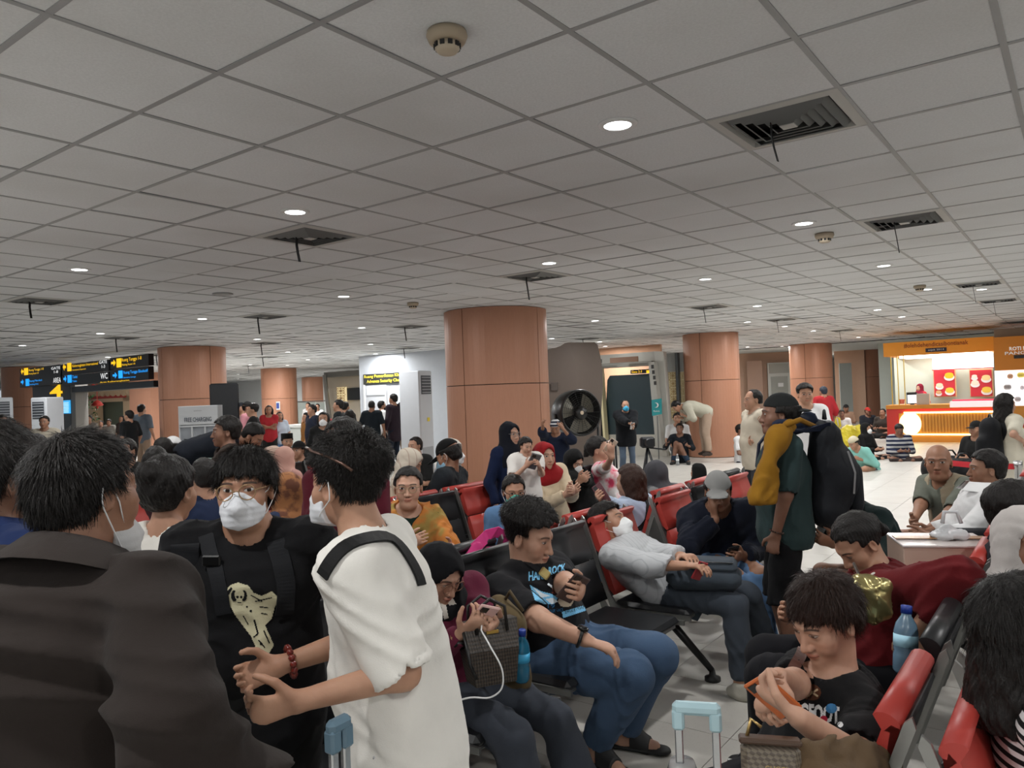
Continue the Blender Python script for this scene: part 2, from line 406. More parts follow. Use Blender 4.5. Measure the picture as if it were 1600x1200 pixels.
def solid(name, prims, h, mat, parent, off, post=None, zones=(), pad=.04):
    """blend the prims, polygonise at cell h (finer inside zones), link under parent"""
    lo, hi = bounds(prims, pad)
    ax = [axis_coords(lo[i], hi[i], h, [(z[0][i], z[1][i], z[2]) for z in zones]) for i in range(3)]
    F = field(prims, *ax)
    if post: F = post(F, ax[0][:, None, None], ax[1][None, :, None], ax[2][None, None, :])
    F[0], F[-1] = .1, .1; F[:, 0], F[:, -1] = .1, .1; F[:, :, 0], F[:, :, -1] = .1, .1
    V, Q = nets(F, *ax)
    if not len(V): return None
    o = bpy.data.objects.new(name, quad_mesh(name, V-np.asarray(off, f32), Q, mat)); link(o, parent); return o
def folds(X, Y, Z, amp, fr, seed):
    r = random.Random(seed); a = 0
    for i in range(3):
        n = nrm([r.uniform(-1, 1), r.uniform(-1, 1), r.uniform(-.7, .7)]); m = nrm([r.uniform(-1, 1) for _ in range(3)]); f = fr*(1+.6*i)
        g = X*f32(n[0]*f)+Y*f32(n[1]*f)+Z*f32(n[2]*f); hh = X*f32(m[0]*f*.7)+Y*f32(m[1]*f*.7)+Z*f32(m[2]*f*.7)
        sn = np.sin(g+1.8*np.sin(hh+r.uniform(0, 6)))
        a = a + (sn if i == 0 else (2*np.abs(sn)-1)*(np.sin(hh*.8+i)*.6+.5))*f32(amp/(1+.35*i))
    return a
def half(F, X, Y, Z, p, n):
    """keep the side of the plane at p that n points away from"""
    return np.maximum(F, (X-f32(p[0]))*f32(n[0])+(Y-f32(p[1]))*f32(n[1])+(Z-f32(p[2]))*f32(n[2]))
# ------------------------------------------------------------------ people
def rotv(v, ax, deg):
    a = math.radians(deg); ax = nrm(ax); return v*math.cos(a)+np.cross(ax, v)*math.sin(a)+ax*(ax@v)*(1-math.cos(a))
def ik(A, B, l1, l2, pole):
    d = B-A; L = np.linalg.norm(d); m = l1+l2
    if L > m*.995: B = A+d/L*m*.995; d = B-A; L = m*.995
    n = d/L; x = (l1*l1-l2*l2+L*L)/(2*L); h = math.sqrt(max(0, l1*l1-x*x)); p = pole-n*(pole@n); p = nrm(p) if np.linalg.norm(p) > 1e-6 else UP
    return A+n*x+p*h, B
class Sk: pass
def skeleton(px, py, d, h=180, pose='stand', s=None, lean=0, hunch=0, side=0, twist=0, hy=0, hp=0, ht=0, fem=False, fat=0.0,
             rh=None, lh=None, rf=None, lf=None, re=None, le=None, rk=None, lk=None, seat=.42, rcurl=.35, lcurl=.35, rpalm=None, lpalm=None, rdir=None, ldir=None, zoff=0, child=False, hs=None, on=None, fwd=.10, nk=0.0, **kw):
    k = Sk(); hr = math.radians(h); F = V3(math.sin(hr), math.cos(hr), 0); R = V3(math.cos(hr), -math.sin(hr), 0)
    tgt = at(px, py, d); ts = [1.0]
    if pose == 'sit' and lean == 0 and hunch == 0: lean, hunch = -4, 14
    def spine(s):
        P = V3(0, 0, 0); a = lean
        def u(ang, sd): return nrm(rotv(rotv(UP, R, -ang), F, sd))
        u1, u2, u3 = u(lean, side*.5), u(lean+hunch*.5, side), u(lean+hunch, side)
        W = P+u1*.13*s*ts[0]; C = W+u2*.19*s*ts[0]; N = C+u3*.20*s*ts[0]
        Rt = rotv(R, u3, -twist); Rt = nrm(Rt-u3*(Rt@u3)); Ft = np.cross(u3, Rt)
        hF = rotv(F, UP, -hy); hR = rotv(R, UP, -hy); hU = UP
        hF, hU = rotv(hF, hR, -hp), rotv(hU, hR, -hp)
        hR, hU = rotv(hR, hF, ht), rotv(hU, hF, ht)
        S_ = (hs or 1.0)*s
        H = N+u3*(.045+nk)*s+nrm(u3+hU)*.085*S_+hF*.022*s
        return P, W, C, N, u1, u2, u3, Rt, Ft, hF, hR, hU, H
    if s is None:
        s = 1.0
        for _ in range(4):
            sp = spine(s); pz = {'stand': .925}.get(pose, .925)*s
            s *= tgt[2]/(sp[12][2]+pz) if pose == 'stand' else 1
            if pose != 'stand': break
    if on is not None:                       # the seat is known: lean the trunk so that the head comes where it is seen
        P0 = G(on[0], on[1], seat+.09*s); best = None
        for q in np.linspace(.84, 1.2, 37):
            t = at(px, py, d*q); L = np.linalg.norm(t-P0); c = np.linalg.norm(spine(s)[12]); v_ = t-P0; e_ = .5*abs(L-c)+.9*abs(v_@R)+.6*abs(v_@F-fwd*s)+.15*abs(q-1)
            if best is None or e_ < best[0]: best = (e_, t)
        tgt = best[1]; v = nrm(tgt-P0); L = np.linalg.norm(tgt-P0)
        for _ in range(8):
            ts[0] = float(np.clip(ts[0]+(L-np.linalg.norm(spine(s)[12]))/(.52*s), .70, 1.15))
            w_ = nrm(spine(s)[12])
            lean += math.degrees(math.atan2(v@F, v[2])-math.atan2(w_@F, w_[2])); side += math.degrees(math.asin(np.clip(v@R, -1, 1))-math.asin(np.clip(w_@R, -1, 1)))
    P, W, C, N, u1, u2, u3, Rt, Ft, hF, hR, hU, H = spine(s)
    sh = tgt-H
    if on is not None:
        k_ = P0-(P+sh); k.miss = np.linalg.norm(k_)
    pz = {'stand': .925*s, 'sit': seat+.09*s, 'floor': .10*s, 'kneel': .42*s}.get(pose, .9*s)
    k.zerr = sh[2]-pz
    if pose != 'sit' and pose != 'stand' and abs(k.zerr) > .12: sh[2] = pz+np.sign(k.zerr)*.12
    P, W, C, N, H = P+sh, W+sh, C+sh, N+sh, H+sh
    k.P, k.W, k.C, k.N, k.H, k.u = P, W, C, N, H, (u1, u2, u3); k.F, k.R, k.Rt, k.Ft = F, R, Rt, Ft
    S_ = (hs or 1.0)*s
    k.hM = np.stack([hR, hF, hU]); k.s, k.S, k.fem, k.fat, k.pose, k.child = s, S_, fem, fat, pose, child
    k.ts = ts[0]; k.root = V3(P[0], P[1], 0)
    def L(f, r, z): return P+F*f*s+R*r*s+UP*z*s
    def T(t):
        if t is None: return None
        if t[0] == 'p': return at(*t[1:])
        return L(*t)
    sw = .158 if fem else .178; sw *= 1+.12*fat
    k.sh = [N-u3*.055*s+Rt*sgn*sw*s for sgn in (1, -1)]; ul, fl = .285*s, .25*s
    k.el, k.wr, k.hd = [], [], []
    for i, (t, pole, dr) in enumerate(((rh, re, rdir), (lh, le, ldir))):
        sg = 1-2*i; A = k.sh[i]
        if t == 'hang' or t is None:
            if pose in ('stand',): B = A-UP*.50*s+Rt*sg*.10*s+Ft*.06*s; pl = -Ft+Rt*sg*.6
            elif pose in ('sit', 'floor'): B = P+F*.26*s+R*sg*.11*s+UP*.12*s; pl = -F+R*sg*.9-UP*.6
            else: B = A-UP*.5*s; pl = -F
        elif t == 'lap': B = P+F*.22*s+R*sg*.04*s+UP*.13*s; pl = -F+R*sg*1.1-UP*.5
        elif t == 'phone': B = C+Ft*.27*s+Rt*sg*.06*s-u3*.10*s; pl = -UP+R*sg*.6-F*.3
        elif t == 'fold': B = C+Ft*.16*s-Rt*sg*.10*s-u3*.04*s; pl = -UP+R*sg*.9
        elif t == 'front': B = P+F*.20*s+R*sg*.05*s+UP*.06*s; pl = -F+R*sg*1.0-UP*.2
        else: B = T(t); pl = -UP*.8+R*sg*.5-F*.4
        if pole is not None: pl = (at(*pole[1:])-(A+B)/2) if pole[0] == 'p' else R*pole[1]+F*pole[0]+UP*pole[2]
        E, B = ik(A, B, ul, fl, pl); k.el.append(E); k.wr.append(B)
        D = nrm(B-E)
        if dr is not None: D = nrm(F*dr[0]+R*dr[1]+UP*dr[2])
        pm = (rpalm, lpalm)[i]
        if pm is None: n = (-Rt*sg if t in (None, 'hang') and pose == 'stand' else (-UP if t in (None, 'lap', 'hang') else (-Rt*sg+Ft*-.4+UP*.2)))
        else: n = F*pm[0]+R*pm[1]+UP*pm[2]
        n = n-D*(n@D); n = nrm(n) if np.linalg.norm(n) > .05 else nrm(np.cross(D, R)); k.hd.append((D, n))
    k.curl = (rcurl, lcurl)
    hw = .088*s*(1+.2*fat); k.hip = [P+R*sg*hw-UP*.02*s for sg in (1, -1)]; tl, sl = .43*s, .41*s; k.kn, k.an, k.tl = [], [], tl
    for i, (t, kp) in enumerate(((rf, rk), (lf, lk))):
        sg = 1-2*i; A = k.hip[i]
        if t is not None and t[0] == 'g': B = onz(t[1], t[2], .075*s)
        elif t is not None: B = T(t)
        elif pose == 'stand': B = V3(*(A[:2]+(F*.0+R*sg*.03*s)[:2]), .075*s)
        elif pose == 'sit': B = V3(*(A+F*.44*s+R*sg*.03*s)[:2], .075*s)
        elif pose == 'kneel': B = V3(*(A-F*.35*s)[:2], .06*s)
        else: B = V3(*(A+F*.30*s+R*sg*.02*s)[:2], .06*s)
        pl = F+UP*.6
        if pose == 'kneel': pl = F-UP*.2
        if kp is not None: pl = (at(*kp[1:])-(A+B)/2) if kp[0] == 'p' else R*kp[1]+F*kp[0]+UP*kp[2]
        K, B = ik(A, B, tl, sl, pl); k.kn.append(K); k.an.append(B)
    k.toe = []
    for i, sg in enumerate((1, -1)):
        q = nrm(F+R*sg*.22)
        if pose == 'cross': q = nrm(-R*sg+F*.3)
        k.toe.append(q)
    k.foot_z = None
    return k
def head_prims(k):
    s, H, M = k.S, k.H, k.hM
    def q(x, y, z): return H+(M[0]*x+M[1]*y+M[2]*z)*s
    def el(c, r, kk=.02, sub=False): return EL(q(*c), np.array(r)*s, M, kk*s, sub)
    def rc(a, b, ra, rb, kk=.02): return RC(q(*a), q(*b), ra*s, rb*s, kk*s)
    j = .92 if k.fem else 1.0; ch = 1.12 if (k.child or k.fat > .6) else 1.0
    p = [el((0, -.018, .030), (.075, .094, .086)), el((0, .020, -.008), (.064, .067, .084)), el((0, .032, -.064), (.051*j*ch, .051, .044)),
         rc((0, .066, -.092), (0, .068, -.092), .021*j, .021*j, .025)]
    if k.fat > .3: p.append(el((0, .03, -.098), (.052, .05, .032), .03))
    for g in (1, -1):
        p += [rc((g*.043, .050, -.026), (g*.040, .053, -.042), .026*ch, .024*ch, .02), rc((g*.012, .084, .0255), (g*.046, .066, .0245), .008, .008, .014)]
    p += [EL(q(g*.031, .096, .005), V3(.017, .015, .0105)*s, M, .012*s, True) for g in (1, -1)]
    p += [rc((g*.031, .069, .005), (g*.033, .069, .005), .0155, .0155, .005) for g in (1, -1)]
    p += [rc((0, .084, .006), (0, .104, -.034), .0072, .0108, .012)] + [rc((g*.0125, .091, -.037), (g*.0125, .094, -.036), .0088, .0088, .006) for g in (1, -1)]
    p += [el((0, .0885, -.0575), (.0215, .0105, .0062), .006), el((0, .0865, -.0675), (.0195, .0105, .0068), .006)]
    for g in (1, -1):
        A = np.stack([rotv(M[0], M[2], -22*g), rotv(M[1], M[2], -22*g), M[2]])
        p += [EL(q(g*.077, -.012, -.008), V3(.0095, .020, .033)*s, A, .006*s), EL(q(g*.0845, -.008, -.005), V3(.007, .011, .02)*s, A, .004*s, True)]
    return p
def hand_prims(k, i):
    s = k.s*(.94 if k.fem else 1.0); W = k.wr[i]; D, N = k.hd[i]; Tm = np.cross(D, N)*(1 if i == 0 else -1); c = k.curl[i]; p = []
    p.append(RC(W+D*.018*s, W+D*.078*s, .031*s, .039*s, .02*s, (N, .42)))
    for off, ln in ((.030, .074), (.0105, .083), (-.0095, .077), (-.0285, .060)):
        b = W+D*.083*s+Tm*off*s; ang = 8+46*c; dr = nrm(D*math.cos(math.radians(ang))+N*math.sin(math.radians(ang))+Tm*off*1.5)
        r = .0092*s
        for f in (.46, .31, .25):
            e = b+dr*ln*f*s; p.append(RC(b, e, r, r*.9, .0025)); b = e; r *= .9; ang += 62*c+8
            dr = nrm(D*math.cos(math.radians(ang))+N*math.sin(math.radians(ang))+Tm*off*1.0)
    b = W+D*.022*s+Tm*.024*s; e = b+nrm(D*.62+Tm*.72+N*.3)*.046*s; p.append(RC(b, e, .0145*s, .0112*s, .008))
    e2 = e+nrm(D*.85+Tm*.30+N*(.3+.5*c))*.030*s; p.append(RC(e, e2, .0110*s, .0098*s, .003)); p.append(RC(e2, e2+nrm(D*.9+Tm*.05+N*(.3+.7*c))*.024*s, .0098*s, .0078*s, .003))
    return p
def torso_prims(k, e=0.0, kk=.05):
    s, f = k.s, k.fat; A1 = np.stack([k.R, np.cross(k.u[0], k.R), k.u[0]]); R2 = nrm(k.R+k.Rt); A2 = np.stack([nrm(R2-k.u[1]*(R2@k.u[1])), np.cross(k.u[1], R2), k.u[1]]); A3 = np.stack([k.Rt, k.Ft, k.u[2]])
    w = (.155, .128, .148) if k.fem else (.150, .142, .166); g = 1+.22*f
    p = [EL(k.P+k.u[0]*.01*s, V3(w[0]*g+.01, .112*g, .125)*s+e, A1, kk), EL(k.W, V3(w[1]*g, .098*g, .14)*s+e, A2, kk),
         EL(k.C+k.Ft*.008*s, V3(w[2]*g, .112*g, .165)*s+e, A3, kk),
         RC(k.sh[0]-k.Rt*.035*s-k.u[2]*.008*s, k.sh[1]+k.Rt*.035*s-k.u[2]*.008*s, .054*s+e, .054*s+e, kk*.8)]
    if f > .2: p.append(EL(k.W+k.Ft*.055*s+k.u[1]*.02*s, V3(.135+.03*f, .09+.05*f, .135)*s+e, A2, kk))
    if k.fem and not k.child:
        for sg in (1, -1): p.append(EL(k.C+k.Ft*.092*s+k.Rt*sg*.068*s-k.u[2]*.01*s, V3(.062, .052, .062)*s*(1+.2*f)+e, A3, kk*.8))
    for i, sg in enumerate((1, -1)): p.append(RC(k.N+k.u[2]*.004*s, k.sh[i], .042*s+e*.35, .040*s+e*.9, kk*.6))
    return p
def arm_r(k): g = (.88 if k.fem else 1.0)*(1+.28*k.fat); return .047*g, .037*g, .0375*g, .0245*(1+.1*k.fat)
def leg_r(k): g = (1.0 if k.fem else 1.0)*(1+.25*k.fat); return .088*g, .056*g, .055*g, .036
def arms_prims(k, e=0.0, kk=.025, upto=2.0, e2=None, cut=True):
    """upto: 0-1 along the upper arm, 1-2 along the forearm"""
    p = []; a0, a1, b0, b1 = [r*k.s for r in arm_r(k)]; e2 = e if e2 is None else e2
    for i in range(2):
        A, E, B = k.sh[i], k.el[i], k.wr[i]
        u = min(1.0, upto); p.append(RC(A, A+(E-A)*u, a0+e, a0+(a1-a0)*u+(e2 if upto <= 1 else e), kk, cut=cut and upto < 1))
        if upto > 1: v = upto-1; p.append(RC(E, E+(B-E)*v, b0+e, b0+(b1-b0)*v+e2, kk, cut=cut))
    return p
def legs_prims(k, e=0.0, kk=.035, upto=2.0, e2=None, flare=0.0, cut=True, calf=True):
    p = []; a0, a1, b0, b1 = [r*k.s for r in leg_r(k)]; e2 = e if e2 is None else e2
    for i in range(2):
        A, K, B = k.hip[i], k.kn[i], k.an[i]; u = min(1.0, upto)
        p.append(RC(A, A+(K-A)*u, a0+e, a0+(a1-a0)*u+(e2 if upto <= 1 else e), kk, cut=cut and upto < 1))
        if upto > 1:
            v = upto-1; p.append(RC(K, K+(B-K)*v, b0+e, b0+(b1-b0)*v+e2+flare, kk*.8, cut=cut and upto < 2.2))
            if calf: 
                bk = nrm((K-A)-(B-K)*0.0); D = nrm(B-K); bk = nrm(np.cross(D, k.R)); m = K+(B-K)*.3; sg = 1 if bk@k.F < 0 else -1
                p.append(RC(m+bk*sg*.016*k.s, K+(B-K)*.45+bk*sg*.014*k.s, .046*k.s+e*.8, .04*k.s+e*.8, .03))
    return p
def foot_prims(k, e=0.0):
    p = []; s = k.s
    for i in range(2):
        A = k.an[i]; q = k.toe[i]; z = max(.03*s, A[2]-.045*s)
        hl = V3(*(A-q*.045*s)[:2], z); to = V3(*(A+q*.13*s)[:2], max(.022*s, z-.008))
        p += [RC(A, V3(*A[:2], z), .036*s+e, .036*s+e, .02), RC(hl, to, .034*s+e, .030*s+e, .025, (UP, .8)), RC(A+q*.02*s, to-q*.03*s, .034*s+e, .028*s+e, .02)]
    return p
STATS = []
def person(label, px, py, d, top=None, bottom=None, hair='short', hc=(.012, .010, .009), skin=(.52, .30, .20), shoes=S(40), group=None, hvol=0.0,
           mask=None, glasses=None, cap=None, hijab=None, eye=1.0, lip=.8, fine=None, name='person', hairline=.080, barefoot=False, strands=0, **kw):
    """px, py, d: where the middle of the head is seen and how far off it is"""
    k = skeleton(px, py, d, **kw); s = k.s
    r = empty(name, k.root, label, 'person', group); off = k.root; k.root_obj = r
    lod = fine if fine is not None else (0 if d < 3.4 else 1 if d < 7.2 else 2 if d < 13 else 3)
    k.lod = lod; k.off = off
    bh, hh, nh, gh = [(.016, .0046, .0052, .0085), (.019, .0068, .0066, .0125), (.017, .012, .014, .016), (.024, .018, .022, .022)][lod]
    g = 1.12+.2*k.fat if not k.fem else .95
    pr = torso_prims(k)+arms_prims(k, cut=False)+legs_prims(k, cut=False)+foot_prims(k)
    pr.append(RC(k.N-k.u[2]*.03*s, k.H+(k.hM[1]*-.022+k.hM[2]*-.045)*k.S, .056*s*(g if not k.child else .8), .049*s*g*.97, .03))
    pr += head_prims(k)+hand_prims(k, 0)+hand_prims(k, 1)
    zn = [(k.H-.125*k.S, k.H+.125*k.S, hh)]
    if lod < 2:
        for i in range(2):
            c = k.wr[i]+k.hd[i][0]*.09*s; zn.append((c-.085*s, c+.085*s, nh))
    body = solid('body', pr, bh, skin_mat(), r, off, zones=zn)
    me = body.data; V = np.empty(len(me.vertices)*3, f32); me.vertices.foreach_get('co', V); V = V.reshape(-1, 3)+off.astype(f32)
    hp = ((V-k.H)@k.hM.T/k.S).astype(f32)
    for i in range(2):
        a, b = k.el[i], k.wr[i]+k.hd[i][0]*.16*s; ab = b-a; t = np.clip(((V-a)@ab)/(ab@ab), 0, 1); dd = np.linalg.norm(V-a-t[:, None]*ab, axis=1); hp[dd < .06*s] = (0, -1, 0)
    at_ = me.attributes.new('hp', 'FLOAT_VECTOR', 'POINT'); at_.data.foreach_set('vector', np.ascontiguousarray(hp).ravel())
    body.color = (*skin, 1); body['eye_open'] = float(eye); body['lip'] = float(lip)
    k.body = body; k.capped = bool(cap)
    if top: wear_top(k, r, off, gh, **top)
    if bottom: wear_bottom(k, r, off, gh, **bottom)
    if shoes and not barefoot and not (bottom and bottom.get('noshoe')):
        for i in range(2):
            fp = foot_prims(k, .007)[i*3:i*3+3]
            q = V3(*k.an[i][:2], k.an[i][2]+.02*s)
            solid('shoe', fp, max(gh*.8, .007), fabric(shoes, .55), r, off, post=lambda F, X, Y, Z: half(F, X, Y, Z, q, UP))
    if hijab: wear_hijab(k, r, off, min(gh, .011 if lod < 2 else gh), **hijab)
    elif hair: wear_hair(k, r, off, [.0042, .0068, .010, .017][lod], hair, hc, hvol, hairline, strands)
    if cap: wear_cap(k, r, off, [.005, .007, .011, .016][lod], **cap)
    if mask: wear_mask(k, r, off, [.004, .006, .010, .016][lod], mask)
    if glasses: wear_glasses(k, r, glasses, fy=.015 if mask else 0)
    STATS.append((label[:40], len(me.vertices), round(k.zerr, 2), round(s, 2), round(k.ts, 2), round(float(getattr(k, 'miss', 0)), 2), round(float(pix(k.H)[2]), 2)))
    return k
def wear_top(k, r, off, gh, col, e=.017, sleeve=.72, hem=.10, neck=.080, col2=None, pat=None, freq=60, name='shirt', fold=.004, ff=26, e2=None, collar=None, open_front=False, seed=1, mat=None, drop=0.0, metal=0.0):
    s = k.s; P1 = k.P-k.u[0]*hem*s
    pr = torso_prims(k, e)+arms_prims(k, e, .03, sleeve, e2 if e2 is not None else e)
    g = (1+.22*k.fat); AA = np.stack([k.Rt, nrm(np.cross(k.u[1], k.Rt)), k.u[1]])
    bw = (.128 if k.fem else .140)*g*s; pr.append(RC(k.C, k.P+k.F*.01*s, bw+e, bw+.012*s+e, .05, (AA[1], .74)))
    if hem > .14: pr.append(EL(k.P-k.u[0]*hem*.6*s, V3(.165*(1+.2*k.fat), .125*(1+.2*k.fat), .14)*s+e, np.stack([k.R, np.cross(k.u[0], k.R), k.u[0]]), .06))
    def post(F, X, Y, Z):
        if fold: F = F+folds(X, Y, Z, fold, ff, seed+int(k.H[0]*97))
        F = half(F, X, Y, Z, P1, -k.u[0])
        nk = RC(k.N+k.u[2]*.0*s+k.Ft*.018*s, k.N+k.u[2]*.2*s+k.Ft*.03*s, neck*s, (neck+.03)*s); F = np.maximum(F, -nk.d(X, Y, Z))
        if k.lod < 2 and sleeve < 1:                # open sleeve ends
            for i in range(2):
                E = k.sh[i]+(k.el[i]-k.sh[i])*sleeve; A = k.sh[i]+(k.el[i]-k.sh[i])*(sleeve-.08); rr = arm_r(k)[1]*s+(e2 or e)-.010
                c = RC(A, E+(E-A)*.4, rr, rr, cuta=True).d(X, Y, Z); F = np.maximum(F, -c)
        return F
    m = mat or fabric(col, col2=col2, pattern=pat, freq=freq, metal=metal); k.top = solid(name, pr, gh, m, r, off, post=post)
    if collar:
        cp = []; cr = k.N+k.u[2]*.005*s; n = 14; V = []
        for i in range(n+1):
            a = math.radians(-155+310*i/n); rad = .078*s+e*.75
            o = k.Rt*math.sin(a)-k.Ft*math.cos(a); fr = (1-math.cos(a))/2; lo = cr+o*rad*(1.32+.12*fr)-k.u[2]*(.010-e*.5+.055*fr)*s+k.Ft*.02*fr*s; hi = cr+o*rad*.96+k.u[2]*(.05+e*.5-.05*fr)*s+k.Ft*(.02+.01*fr)*s
            V.append((lo+o*.012, hi+o*.006, hi, lo-o*.004))
        mb = MB(); mb.grid([[v[0], v[1], v[2], v[3]] for v in V]); mb.obj('collar', fabric(collar), r, True)
    return k.top
def wear_bottom(k, r, off, gh, col, e=.009, length=1.95, flare=.01, skirt=None, name='trousers', fold=.004, col2=None, pat=None, freq=60, seed=5, noshoe=False, e2=None):
    s = k.s; A1 = np.stack([k.R, np.cross(k.u[0], k.R), k.u[0]]); top = k.P+k.u[0]*.09*s; g = 1+.22*k.fat
    pr = [EL(k.P, V3((.150 if not k.fem else .158)*g+.01, .112*g, .135)*s+e, A1, .05)]
    if k.fat > .2: pr.append(EL(k.P+k.u[0]*.06*s+k.F*.03*s, V3(.14*g, .12*g, .12)*s+e, A1, .05))
    if skirt:
        m = (k.kn[0]+k.kn[1])/2; an = (k.an[0]+k.an[1])/2; m = m
        pr += [RC(k.P, m, .15*s, .16*s*skirt, .06), RC(m, m+(an-m)*min(1, length-1), .16*s*skirt, .19*s*skirt, .06, cut=True)] + legs_prims(k, e, .05, min(length, 1.6))
    else: pr += legs_prims(k, e, .03, length, e2 if e2 is not None else e, flare)
    def post(F, X, Y, Z):
        if fold: F = F+folds(X, Y, Z, fold, 22, seed+int(k.H[1]*31))
        return half(F, X, Y, Z, top, k.u[0])
    k.bot = solid(name, pr, gh, fabric(col, col2=col2, pattern=pat, freq=freq), r, off, post=post); return k.bot
def hl(k, X, Y, Z):
    x, y, z = X-f32(k.H[0]), Y-f32(k.H[1]), Z-f32(k.H[2]); i = f32(1/k.S)
    return [(x*f32(m[0])+y*f32(m[1])+z*f32(m[2]))*i for m in k.hM]
def eld(x, y, z, c, r):
    a, b, e = (x-f32(c[0]))/f32(r[0]), (y-f32(c[1]))/f32(r[1]), (z-f32(c[2]))/f32(r[2]); k0 = np.sqrt(a*a+b*b+e*e)
    k1 = np.sqrt((a/r[0])**2+(b/r[1])**2+(e/r[2])**2); return k0*(k0-1)/np.maximum(k1, 1e-6)
def capd(x, y, z, a, b, ra, rb):
    a = np.array(a); b = np.array(b); ab = b-a; t = np.clip(((x-a[0])*ab[0]+(y-a[1])*ab[1]+(z-a[2])*ab[2])/(ab@ab), 0, 1)
    return np.sqrt((x-a[0]-t*ab[0])**2+(y-a[1]-t*ab[1])**2+(z-a[2]-t*ab[2])**2)-(ra+t*(rb-ra))
def head_solid(k, name, fn, lo, hi, h, mat, r, off):
    """fn(x, y, z) in the head's own frame; lo / hi bound it there"""
    cs = np.array([[(lo, hi)[a][0], (lo, hi)[b][1], (lo, hi)[c][2]] for a in (0, 1) for b in (0, 1) for c in (0, 1)])*k.S@k.hM+k.H
    l, u = cs.min(0), cs.max(0); ax = [axis_coords(l[i], u[i], h*k.S, []) for i in range(3)]
    x, y, z = hl(k, ax[0][:, None, None], ax[1][None, :, None], ax[2][None, None, :])
    F = (fn(x, y, z)*k.S).astype(f32); F = F+np.zeros((len(ax[0]), len(ax[1]), len(ax[2])), f32)
    F[0], F[-1] = .1, .1; F[:, 0], F[:, -1] = .1, .1; F[:, :, 0], F[:, :, -1] = .1, .1
    V, Q = nets(F, *ax)
    if not len(V): return None
    return link(bpy.data.objects.new(name, quad_mesh(name, V-off.astype(f32), Q, mat)), r)
def wear_hair(k, r, off, h, style, hc, vol, hairline, strands=0):
    sd = int(abs(k.H[0])*1000) % 97
    def fn(x, y, z):
        t = .006+vol
        if style in ('fade', 'quiff'): t = .002+np.clip((z-.012)/.06, 0, 1)*(.016+vol)
        elif style == 'buzz': t = .004
        elif style == 'short': t = .004+np.clip((z+.05)/.10, 0, 1)*(.008+vol)
        d = eld(x, y, z, (0, -.018, .030), (.0775, .0965, .089))-t
        if style in ('short', 'mop', 'fade', 'quiff', 'buzz'): d = smin(d, eld(x, y, z, (0, -.055, -.02), (.062, .058, .055))-.002-vol*.3, .02) if style != 'fade' else d
        if style == 'quiff': d = smin(d, eld(x, y, z, (0, .045, .105), (.055, .05, .03)), .03)
        if style == 'bun': d = smin(d, eld(x, y, z, (0, -.10, .075), (.045, .045, .042)), .012)
        if style == 'tied': d = smin(d, capd(x, y, z, (0, -.105, .02), (0, -.13, -.14), .03, .02), .015)
        if style in ('bob', 'mid', 'long'):
            e = {'bob': -.115, 'mid': -.19, 'long': -.34}[style]
            b = capd(x*.72, y, z, (0, -.045, 0), (0, -.065, e), .078, .072 if style == 'bob' else .085); b = np.maximum(b, e-.03-z)
            d = smin(d, b, .03)
        az = np.arctan2(x, y+.03); el = z
        rd = np.sin(az*38+6*np.sin(z*30+sd))*.0016+np.sin(az*71+9*np.sin(z*47+sd))*.0010+np.sin(x*95+sd)*np.sin(y*85)*np.sin(z*80+sd)*(.004 if style not in ('buzz', 'fade') else .0015)
        if style == 'quiff' or (style == 'fade' and vol > .008): rd = rd+np.clip((z-.06)/.04, 0, 1)*(np.sin(x*130+y*60+sd)*np.sin(y*150+sd)*.005)
        d = d+rd
        if k.capped: d = np.maximum(d, z-.052)
        fr = hairline-np.clip(np.abs(x)/.075, 0, 1)**2*.022+np.sin(x*210+sd)*.004+np.sin(x*97+2*sd)*.004
        g = smax(.024+np.sin(z*120+sd)*.003-y, z-fr, .014); 
        lowear = -.03 if style not in ('bob', 'mid', 'long') else .0
        if style in ('bob', 'mid', 'long'):
            g = np.maximum(np.maximum(.018-y, z-fr), -.2-z); d = np.maximum(d, -g)
        else:
            d = np.maximum(d, -g); g2 = smax(-.040-y+(z+.05)*.25, z-.014, .012); d = np.maximum(d, -g2); nap = -.062 if style not in ('fade', 'buzz') else -.045; d = np.maximum(d, nap-z+(0 if style not in ('bun', 'tied') else -.1*0))
            if style == 'tied': pass
        return d
    hi_ = (.12, .15, .17); lo_ = (-.12, -.20, -.10)
    if style in ('long', 'mid'): lo_ = (-.15, -.22, -.39)
    if style == 'bob': lo_ = (-.14, -.2, -.17)
    if style == 'tied': lo_ = (-.12, -.2, -.17)
    o = head_solid(k, 'hair', fn, lo_, hi_, h, hair_mat(hc), r, off)
    if strands and o is not None: hair_strands(k, o, r, off, strands, hc, style)
    return o
